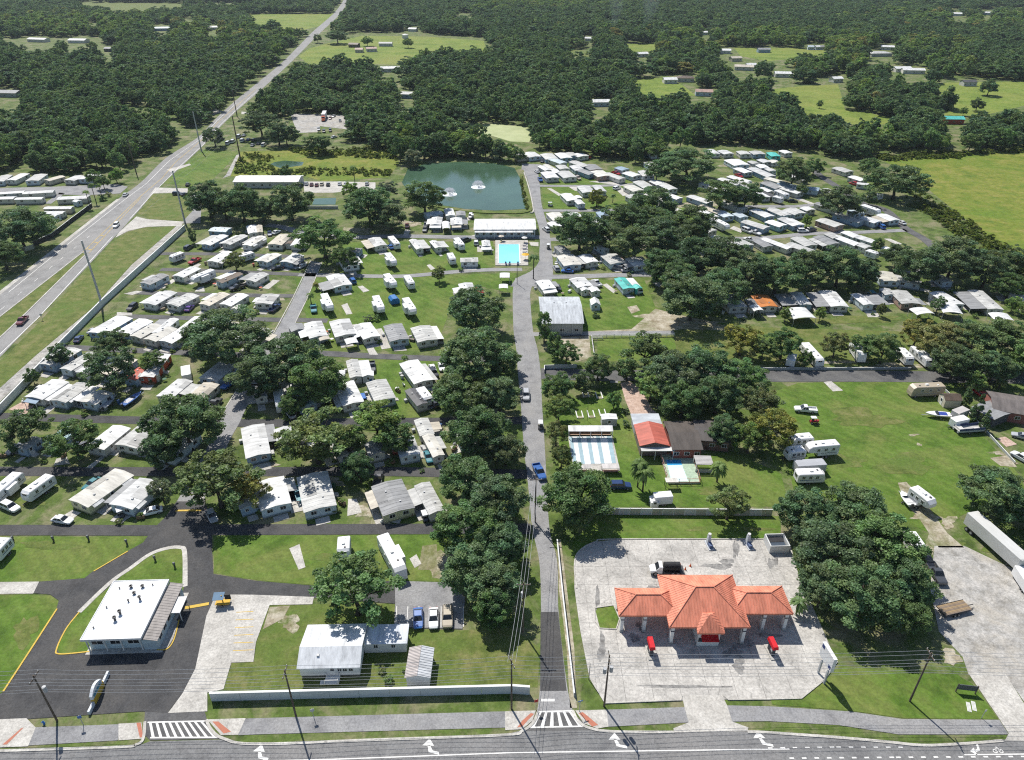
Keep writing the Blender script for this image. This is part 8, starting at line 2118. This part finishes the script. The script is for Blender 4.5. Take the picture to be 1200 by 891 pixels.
for (o, x, y, phr, i) in HOMES:
    if y < 300: continue
    for rep in range(1 if y < 380 else 2):
        kind = srng.choice(['rubbish bin', 'patio table', 'storage box']) if rep == 0 else srng.choice(['plant stand', 'plastic chair'])
        a = srng.uniform(0, 6.28)
        Lh = 5.0
        q = o.matrix_basis @ Vector((srng.uniform(-3.5, 5.5), srng.choice((-1, 1)) * srng.uniform(3.6, 5.0), 0.09))
        lab = '%s by %s home from left %s' % (kind, ordw(i), phr)
        if len(lab.split()) > 16: continue
        t = thing({'rubbish bin': 'rubbish_bin', 'patio table': 'patio_table', 'storage box': 'storage_box', 'plant stand': 'plant_stand', 'plastic chair': 'plastic_chair'}[kind], lab, kind, q, a, kind + 's in the yards')
        c = srng.choice([(0.6, 0.6, 0.58), (0.03, 0.1, 0.25), (0.25, 0.2, 0.15), (0.04, 0.12, 0.06), (0.45, 0.1, 0.06), (0.7, 0.68, 0.62)])
        if kind == 'patio table':
            obj('table_top', TABLE[0], t, color=c); obj('leg', TABLE[1], t)
        elif kind == 'plastic chair':
            obj('seat_shell', CHAIR, t, color=(0.7, 0.7, 0.68))
        elif kind == 'plant stand':
            obj('shelf', BOX[0], t, color=(0.2, 0.13, 0.08)); obj('foliage', trng.choice(SHRUB), t, (0, 0, 1.0), 0, TCOL['light'], (0.7, 0.5, 0.45))
        else:
            P = BIN if kind == 'rubbish bin' else BOX
            obj('body', P[0], t, color=c); obj('lid', P[1], t, color=tuple(v * 0.8 for v in c))
for k, (x, y, r, c, lab) in enumerate([(448, 786, 5, 'olive', 'weedy shrub between the white house and the narrow shed'), (456, 796, 6, 'light', 'bushy weed behind the front wall'), (474, 786, 3, 'light', 'small weed behind the front wall'), (733, 482, 4, 'dark', 'round shrub beside the pink drive'), (734, 497, 5, 'dark', 'dark round shrub beside the club house wall'),
    (698, 357 + 12, 5, 'dark', 'low dark shrub on the lawn behind the hall'), (431, 374, 5, 'grey', 'left grey-green shrub before the middle fifth-wheel camper'), (440, 373, 5, 'green', 'right green shrub before the middle fifth-wheel camper'), (120, 232, 5, 'green', 'leafy shrub at the highway junction planting'), (127, 228, 4, 'olive', 'reddish shrub at the highway junction planting')]):
    shrub_px(x, y, r, c, lab)

# worn patches with their own ragged outlines
brng = random.Random(31)
def blob(name, x, y, rx, ry, mat, z):
    n = 22
    ph = [brng.uniform(0, 6.28) for _ in range(4)]
    pts_ = []
    for i in range(n):
        t_ = 2 * math.pi * i / n
        k_ = 1 + 0.28 * math.sin(2 * t_ + ph[0]) + 0.2 * math.sin(3 * t_ + ph[1]) + 0.16 * math.sin(7 * t_ + ph[2]) + brng.uniform(-0.1, 0.1)
        pts_.append((x + rx * k_ * math.cos(t_), y + ry * k_ * math.sin(t_)))
    return sheet(name, pts_, z, mat)
zz = 0.038
for i, (x, y, rx, ry, mt) in enumerate([(1077, 521, 3, 1.6, 'patch'), (1070, 510, 6, 1.2, 'patch'), (1168, 531, 9, 2, 'patch'), (1185, 543, 6, 2, 'patch'), (1085, 606, 14, 4, 'patch'), (1112, 612, 10, 6, 'patch'), (1150, 622, 9, 5, 'drylawn'), (1160, 640, 12, 6, 'drylawn'), (1118, 640, 14, 5, 'drylawn'), (1175, 733, 10, 4, 'drylawn'), (1195, 752, 8, 6, 'drylawn'), (1190, 690, 12, 5, 'patch'), (1140, 720, 18, 8, 'patch'), (1115, 770, 12, 8, 'dirt'),
   (1090, 640, 8, 14, 'patch'), (820, 380, 25, 4, 'patch'), (770, 372, 20, 4, 'patch'), (1060, 428, 30, 3, 'patch'), (960, 425, 40, 2.5, 'patch'), (1000, 375, 60, 4, 'drylawn'), (340, 730, 14, 8, 'patch'), (560, 770, 30, 10, 'drylawn'), (300, 795, 24, 7, 'drylawn'), (500, 780, 26, 8, 'drylawn'), (520, 660, 20, 12, 'patch'), (430, 600, 20, 7, 'patch'), (310, 545, 16, 4, 'patch'), (390, 565, 14, 5, 'patch'), (465, 575, 12, 6, 'dirt'),
   (60, 515, 22, 6, 'drylawn'), (30, 585, 26, 7, 'drylawn'), (130, 585, 20, 5, 'patch'), (240, 470, 12, 6, 'patch'), (330, 430, 20, 6, 'patch'), (410, 470, 14, 6, 'patch'), (500, 450, 16, 6, 'patch'), (520, 500, 20, 7, 'patch'), (550, 560, 24, 8, 'patch'), (560, 480, 20, 8, 'patch'), (580, 650, 14, 14, 'patch'), (275, 435, 14, 5, 'patch'), (700, 300, 20, 3, 'patch'), (760, 290, 30, 4, 'patch'), (840, 300, 30, 4, 'patch'), (820, 240, 30, 4, 'patch'), (900, 215, 22, 3, 'patch'), (930, 255, 20, 2, 'patch'), (760, 215, 24, 3, 'patch'), (870, 195, 24, 2, 'dirt'),
   (320, 350, 12, 3, 'patch'), (250, 330, 12, 2, 'patch'), (360, 395, 8, 3, 'patch'), (60, 640, 30, 5, 'drylawn'), (30, 740, 14, 16, 'drylawn'), (400, 655, 26, 8, 'drylawn'), (850, 620, 40, 4, 'drylawn'), (840, 575, 26, 5, 'drylawn'), (1010, 490, 40, 10, 'drylawn'), (1060, 545, 36, 10, 'drylawn'), (990, 540, 24, 7, 'drylawn'), (350, 270, 10, 2, 'patch'), (420, 270, 18, 3, 'patch'), (480, 262, 14, 3, 'patch')]):
    zz += 0.00004
    blob('bare_patch' if i == 0 else 'bare_patch.%03d' % i, x, y, rx, ry, mt, zz)
M['oil'] = surf('oil_stain', [(0.14, 0.135, 0.13), (0.24, 0.235, 0.225), (0.34, 0.33, 0.31)], 0.8, fine=2.0)
for i, (x, y, rx, ry) in enumerate([(840, 664, 16, 3), (852, 660, 10, 4), (744, 748, 8, 4), (752, 735, 7, 5), (858, 765, 9, 6), (866, 780, 8, 8), (872, 755, 12, 5), (900, 745, 12, 3), (800, 805, 60, 1.6), (862, 645, 3, 12), (700, 700, 2, 16), (705, 760, 5, 14), (770, 690, 10, 3), (905, 660, 5, 7), (880, 690, 5, 3)]):
    blob('oil_stain' if i == 0 else 'oil_stain.%03d' % i, x, y, rx, ry, 'oil', 0.0785 + i * 0.00005)
# ================================================================== WOODS
FOREST = [
 ('the woods left of the highway', [(-400, -25), (404, -25), (398, 4), (388, 15), (364, 34), (345, 52), (325, 72), (293, 98), (270, 116), (248, 136), (228, 154), (192, 178), (176, 192), (150, 203), (110, 203), (0, 203), (-150, 215), (-400, 230)]),
 ('the woods behind the truck yard', [(310, 108), (338, 82), (362, 80), (415, 79), (465, 79), (560, 64), (600, 70), (602, 147), (560, 147), (516, 144), (500, 150), (545, 156), (600, 170), (608, 190), (590, 190), (545, 186), (505, 187), (478, 192), (468, 198), (462, 180), (440, 176), (412, 168), (408, 150), (412, 136), (345, 131), (338, 140), (300, 138), (295, 120)]),
 ('the woods beyond the ponds', [(409, -25), (760, -25), (760, 150), (790, 180), (775, 192), (745, 192), (700, 187), (640, 180), (628, 176), (630, 152), (600, 148), (600, 68), (560, 44), (500, 40), (425, 38), (392, 42), (375, 48), (362, 52), (380, 36), (400, 17)]),
 ('the far right woods', [(760, -25), (1700, -25), (1700, 178), (1200, 176), (1120, 179), (1030, 182), (1005, 190), (985, 186), (940, 178), (880, 172), (850, 168), (790, 178), (760, 150)]),
]
HOLES = [FIELDS[k][0] for k in ('meadow', 'pasture', 'pasture.001', 'pasture.002', 'pasture.003', 'pasture.004', 'pasture.005', 'pasture.006', 'pasture.007', 'pasture.008')] + FARPOLY + [
 [(517, 146), (560, 149), (626, 153), (620, 167), (598, 166), (575, 159), (545, 152)], [(478, 198), (500, 192), (540, 190), (580, 192), (610, 197), (620, 250), (470, 250)], [(340, 132), (412, 134), (412, 168), (345, 160)],
 [(176, 194), (206, 194), (222, 180), (248, 158), (270, 140), (292, 120), (314, 100), (345, 78), (366, 56), (384, 36), (404, 18), (414, -6), (402, -6), (386, 16), (362, 36), (345, 52), (322, 74), (290, 100), (268, 118), (245, 138), (224, 158), (190, 180)],
 [(0, 45), (125, 43), (125, 50), (60, 56), (0, 54)], [(5, 195), (40, 190), (40, 203), (0, 203)], [(1160, 8), (1220, 12), (1220, 16), (1160, 12)], [(0, 128), (12, 130), (12, 140), (0, 140)], [(124, 64), (136, 64), (136, 78), (126, 78)],
 [(240, 4), (300, 4), (300, 6), (200, 8)], [(770, 136), (776, 134), (778, 152), (762, 152)], [(880, 94), (1000, 92), (1000, 96), (880, 98)], [(1060, 93), (1200, 95), (1200, 97), (1060, 97)], [(160, 185), (190, 180), (160, 205), (150, 205)],
 [(210, 22), (232, 22), (232, 34), (212, 32)], [(100, 27), (120, 27), (120, 33), (100, 33)], [(535, 16), (556, 16), (556, 22), (530, 22)], [(100, 150), (112, 150), (112, 156), (100, 156)], [(820, 168), (860, 168), (860, 176), (820, 178)]]
def bbox(P):
    return (min(p[0] for p in P), max(p[0] for p in P), min(p[1] for p in P), max(p[1] for p in P))
HB = [(bbox(h), h) for h in HOLES]
TALLH = [h for h in HOLES if h[0] in ((517, 146), (176, 194), (340, 132))]
frng = random.Random(21)
NEAR, FARPTS = [], []
Y = 300.0
while Y < 2300:
    sp = 8.8 if Y < 650 else 11.5 if Y < 1100 else 14.0
    half = Y * 0.80 + 60
    X = -half
    while X < half:
        x, y = X + frng.uniform(-0.42, 0.42) * sp, Y + frng.uniform(-0.42, 0.42) * sp
        X += sp
        px, py = PX((x, y, 0))
        if px < -150 or px > 1350:
            continue
        for nm, P in FOREST:
            if inpoly(px, py, P):
                ok = True
                sc_ = SCL(py)
                for (b, h) in HB:
                    if b[0] <= px <= b[1]:
                        for up in ((0.0, 5.0, 10.0, 12.5) if h in TALLH else (0.0, 4.0, 7.5)):
                            qy = py - up * sc_
                            if b[2] <= qy <= b[3] and inpoly(px, qy, h):
                                ok = False; break
                    if not ok: break
                nz = math.sin(x * 0.021 + 1.3 * math.sin(y * 0.013)) * math.sin(y * 0.017 + 1.7 * math.sin(x * 0.011 + 2)) 
                if ok and nz < 0.93 and frng.random() < 0.95:
                    FARPTS.append((x, y, nm, px, py))
                break
    Y += sp * 0.9
FARPTS.sort(key=lambda p: p[1])
# the nearest trees of the woods stand as single trees
single = {}
rest = []
vis = 0
for p in FARPTS:
    x, y, nm, px, py = p
    if len(single.setdefault(nm, [])) < 34 and 0 <= px <= 1200 and py > 100:
        single[nm].append(p)
    else:
        rest.append(p)
for nm, L in single.items():
    L.sort(key=lambda p: p[3])
    for i, (x, y, _, px, py) in enumerate(L):
        Rm = frng.uniform(4.6, 7.2); Ht = frng.uniform(9.5, 14.5)
        c = frng.choice(['dark', 'dark', 'dark', 'green', 'green', 'light'])
        tree_at((x, y), Rm, Ht, c, '%s tree edging %s, %s from left' % (TWORD[c], nm, ordw(i)), 'tree', 'mid', 'near-edge trees of ' + nm)
WOOD = bpy.data.collections.new('woodland_kinds')
for i in range(10):
    mt = 'wleaf' if i < 6 else 'wleaf2'
    me = leaf_mesh('woodland_tree', 131 + i, 50, 62, 0.072, mt, cr0=0.15, cr1=0.28) if i not in (5, 9) else leaf_mesh('woodland_tree', 141 + i, 40, 56, 0.08, mt, 'column', cr0=0.16, cr1=0.26)
    o = bpy.data.objects.new('woodland_tree_%02d' % i, me)
    WOOD.objects.link(o)
def scatter(name, pts, scl, idx, coll, label, cat):
    me = bpy.data.meshes.new(name)
    me.from_pydata(pts, [], [])
    n = len(pts)
    a = me.attributes.new('scl', 'FLOAT_VECTOR', 'POINT'); a.data.foreach_set('vector', [v for s in scl for v in s])
    a = me.attributes.new('rot', 'FLOAT_VECTOR', 'POINT'); a.data.foreach_set('vector', [v for _ in range(n) for v in (0, 0, frng.uniform(0, 6.28))])
    a = me.attributes.new('idx', 'INT', 'POINT'); a.data.foreach_set('value', idx)
    o = bpy.data.objects.new(name, me); COL.objects.link(o)
    ng = bpy.data.node_groups.new(name, 'GeometryNodeTree')
    ng.interface.new_socket('Geometry', in_out='INPUT', socket_type='NodeSocketGeometry')
    ng.interface.new_socket('Geometry', in_out='OUTPUT', socket_type='NodeSocketGeometry')
    gi, go = ng.nodes.new('NodeGroupInput'), ng.nodes.new('NodeGroupOutput')
    ip = ng.nodes.new('GeometryNodeInstanceOnPoints')
    ci = ng.nodes.new('GeometryNodeCollectionInfo')
    ci.inputs['Collection'].default_value = coll
    ci.inputs['Separate Children'].default_value = True
    ci.inputs['Reset Children'].default_value = True
    def at(nm, ty):
        q = ng.nodes.new('GeometryNodeInputNamedAttribute'); q.data_type = ty; q.inputs['Name'].default_value = nm; return q.outputs['Attribute']
    ip.inputs['Pick Instance'].default_value = True
    ng.links.new(gi.outputs[0], ip.inputs['Points']); ng.links.new(ci.outputs[0], ip.inputs['Instance'])
    ng.links.new(at('idx', 'INT'), ip.inputs['Instance Index']); ng.links.new(at('rot', 'FLOAT_VECTOR'), ip.inputs['Rotation']); ng.links.new(at('scl', 'FLOAT_VECTOR'), ip.inputs['Scale'])
    ng.links.new(ip.outputs[0], go.inputs[0])
    md = o.modifiers.new('scatter', 'NODES'); md.node_group = ng
    o['kind'] = 'stuff'
    tag(o, label, cat)
    return o
pts, scl, idx = [], [], []
for (x, y, nm, px, py) in rest:
    r = frng.triangular(3.6, 10.0, 6.0) * (1.0 if y < 650 else 1.22 if y < 1100 else 1.45)
    h = frng.triangular(3.2, 8.6, 5.6) * (1.0 if y < 650 else 1.1)
    pts.append((x, y, h * 0.95)); scl.append((r, r, h)); lw = math.sin(x * 0.009 + 2.0 * math.sin(y * 0.006)) + math.sin(y * 0.008 + 1.5 * math.sin(x * 0.005 + 1)) + frng.uniform(-1.2, 1.2)
    idx.append(frng.choice([6, 7, 8, 9, 9]) if lw > 1.25 else frng.choice([0, 1, 2, 3, 4, 0, 1, 2, 3, 4, 5]))
scatter('woodland', pts, scl, idx, WOOD, 'dense dark green woodland reaching to the far distance', 'woodland')
# scrub along the meadow and the marsh
SCR = bpy.data.collections.new('scrub_kinds')
for i in range(3):
    o = bpy.data.objects.new('scrub_bush', leaf_mesh('scrub_bush', 161 + i, 12, 26, 0.17, 'scrub', cr0=0.26, cr1=0.4)); SCR.objects.link(o)
pts, scl, idx = [], [], []
def fill(poly, n, r0, r1):
    b = bbox(poly); k = 0
    while k < n:
        x, y = frng.uniform(b[0], b[1]), frng.uniform(b[2], b[3])
        if inpoly(x, y, poly):
            p = G(x, y); r = frng.uniform(r0, r1)
            pts.append((p.x, p.y, r * 0.35)); scl.append((r, r, r * frng.uniform(0.6, 1.0))); idx.append(frng.randrange(3)); k += 1
fill([(1078, 240), (1100, 236), (1160, 278), (1220, 320), (1260, 350), (1200, 345), (1150, 300), (1100, 262)], 420, 0.6, 1.8)
fill([(1028, 183), (1120, 178), (1140, 181), (1120, 186), (1030, 189)], 160, 1.0, 2.2)
fill([(1140, 178), (1200, 176), (1200, 179), (1140, 181)], 50, 1.0, 2.0)
fill([(285, 180), (330, 182), (312, 192), (325, 200), (360, 197), (460, 200), (455, 207), (330, 206), (272, 204)], 260, 0.6, 1.6)
fill([(330, 176), (460, 174), (466, 188), (430, 186), (360, 183)], 160, 0.8, 2.0)
fill([(1070, 210), (1100, 236), (1110, 262), (1060, 240)], 120, 0.4, 1.2)
fill([(612, 205), (614, 222), (619, 244), (617, 246), (613, 232), (610, 215)], 60, 0.4, 1.0)
scatter('scrub', pts, scl, idx, SCR, 'low yellow-green scrub along the meadow and marsh edges', 'scrub')
for k in LABELS:
    if len(k.split()) > 16 or len(k.split()) < 4: print('LONG', len(k.split()), k)
print('LABEL DUPLICATES', [(k, len(v)) for k, v in LABELS.items() if len(v) > 1][:20], 'trees', sum(len(v) for v in single.values()) + len(SINGLE), 'wood', len(rest), 'objects', len(bpy.data.objects))
# ================================================================== AIR
hz, nt, b_ = newmat('hazy_air')
nt.nodes.remove(b_)
pv = N(nt, 'ShaderNodeVolumePrincipled')
pv.inputs['Color'].default_value = (0.78, 0.88, 1.0, 1)
pv.inputs['Density'].default_value = 0.00005
pv.inputs['Anisotropy'].default_value = 0.2
nt.links.new(pv.outputs[0], nt.nodes['Material Output'].inputs['Volume'])
mb = MB().box(-9100, 9100, -650, 16100, -1.0, 112.0)
o = build(mb, 'haze', [hz])
o['kind'] = 'stuff'
tag(o, 'thin bluish haze over the far woods', 'haze')

sm, nt, b_ = newmat('drifting_smoke')
nt.nodes.remove(b_)
pv = N(nt, 'ShaderNodeVolumePrincipled')
pv.inputs['Color'].default_value = (0.75, 0.86, 1.0, 1)
pv.inputs['Density'].default_value = 0.0035
nt.links.new(pv.outputs[0], nt.nodes['Material Output'].inputs['Volume'])
for k, (x, y, rx, rz, lab) in enumerate([(712, 46, 11, 40, 'left of two faint blue smoke plumes over the far woods'), (752, 40, 15, 42, 'right of two faint blue smoke plumes over the far woods')]):
    c = G(x, y)
    mb = MB()
    secs = []
    for i in range(1, 12):
        q = i / 12
        w = rx * math.sin(math.pi * q) ** 0.8 * (0.5 + 0.7 * q)
        sh_ = 9 * math.sin(4 * q)
        secs.append([(sh_ + w * math.cos(t_), w * math.sin(t_), 2 + rz * 2 * q) for t_ in [2 * math.pi * j / 14 for j in range(14)]])
    mb.loft(secs)
    o = build(mb, 'smoke', [sm], loc=(c.x, c.y, 0))
    o['kind'] = 'stuff'
    tag(o, lab, 'smoke')
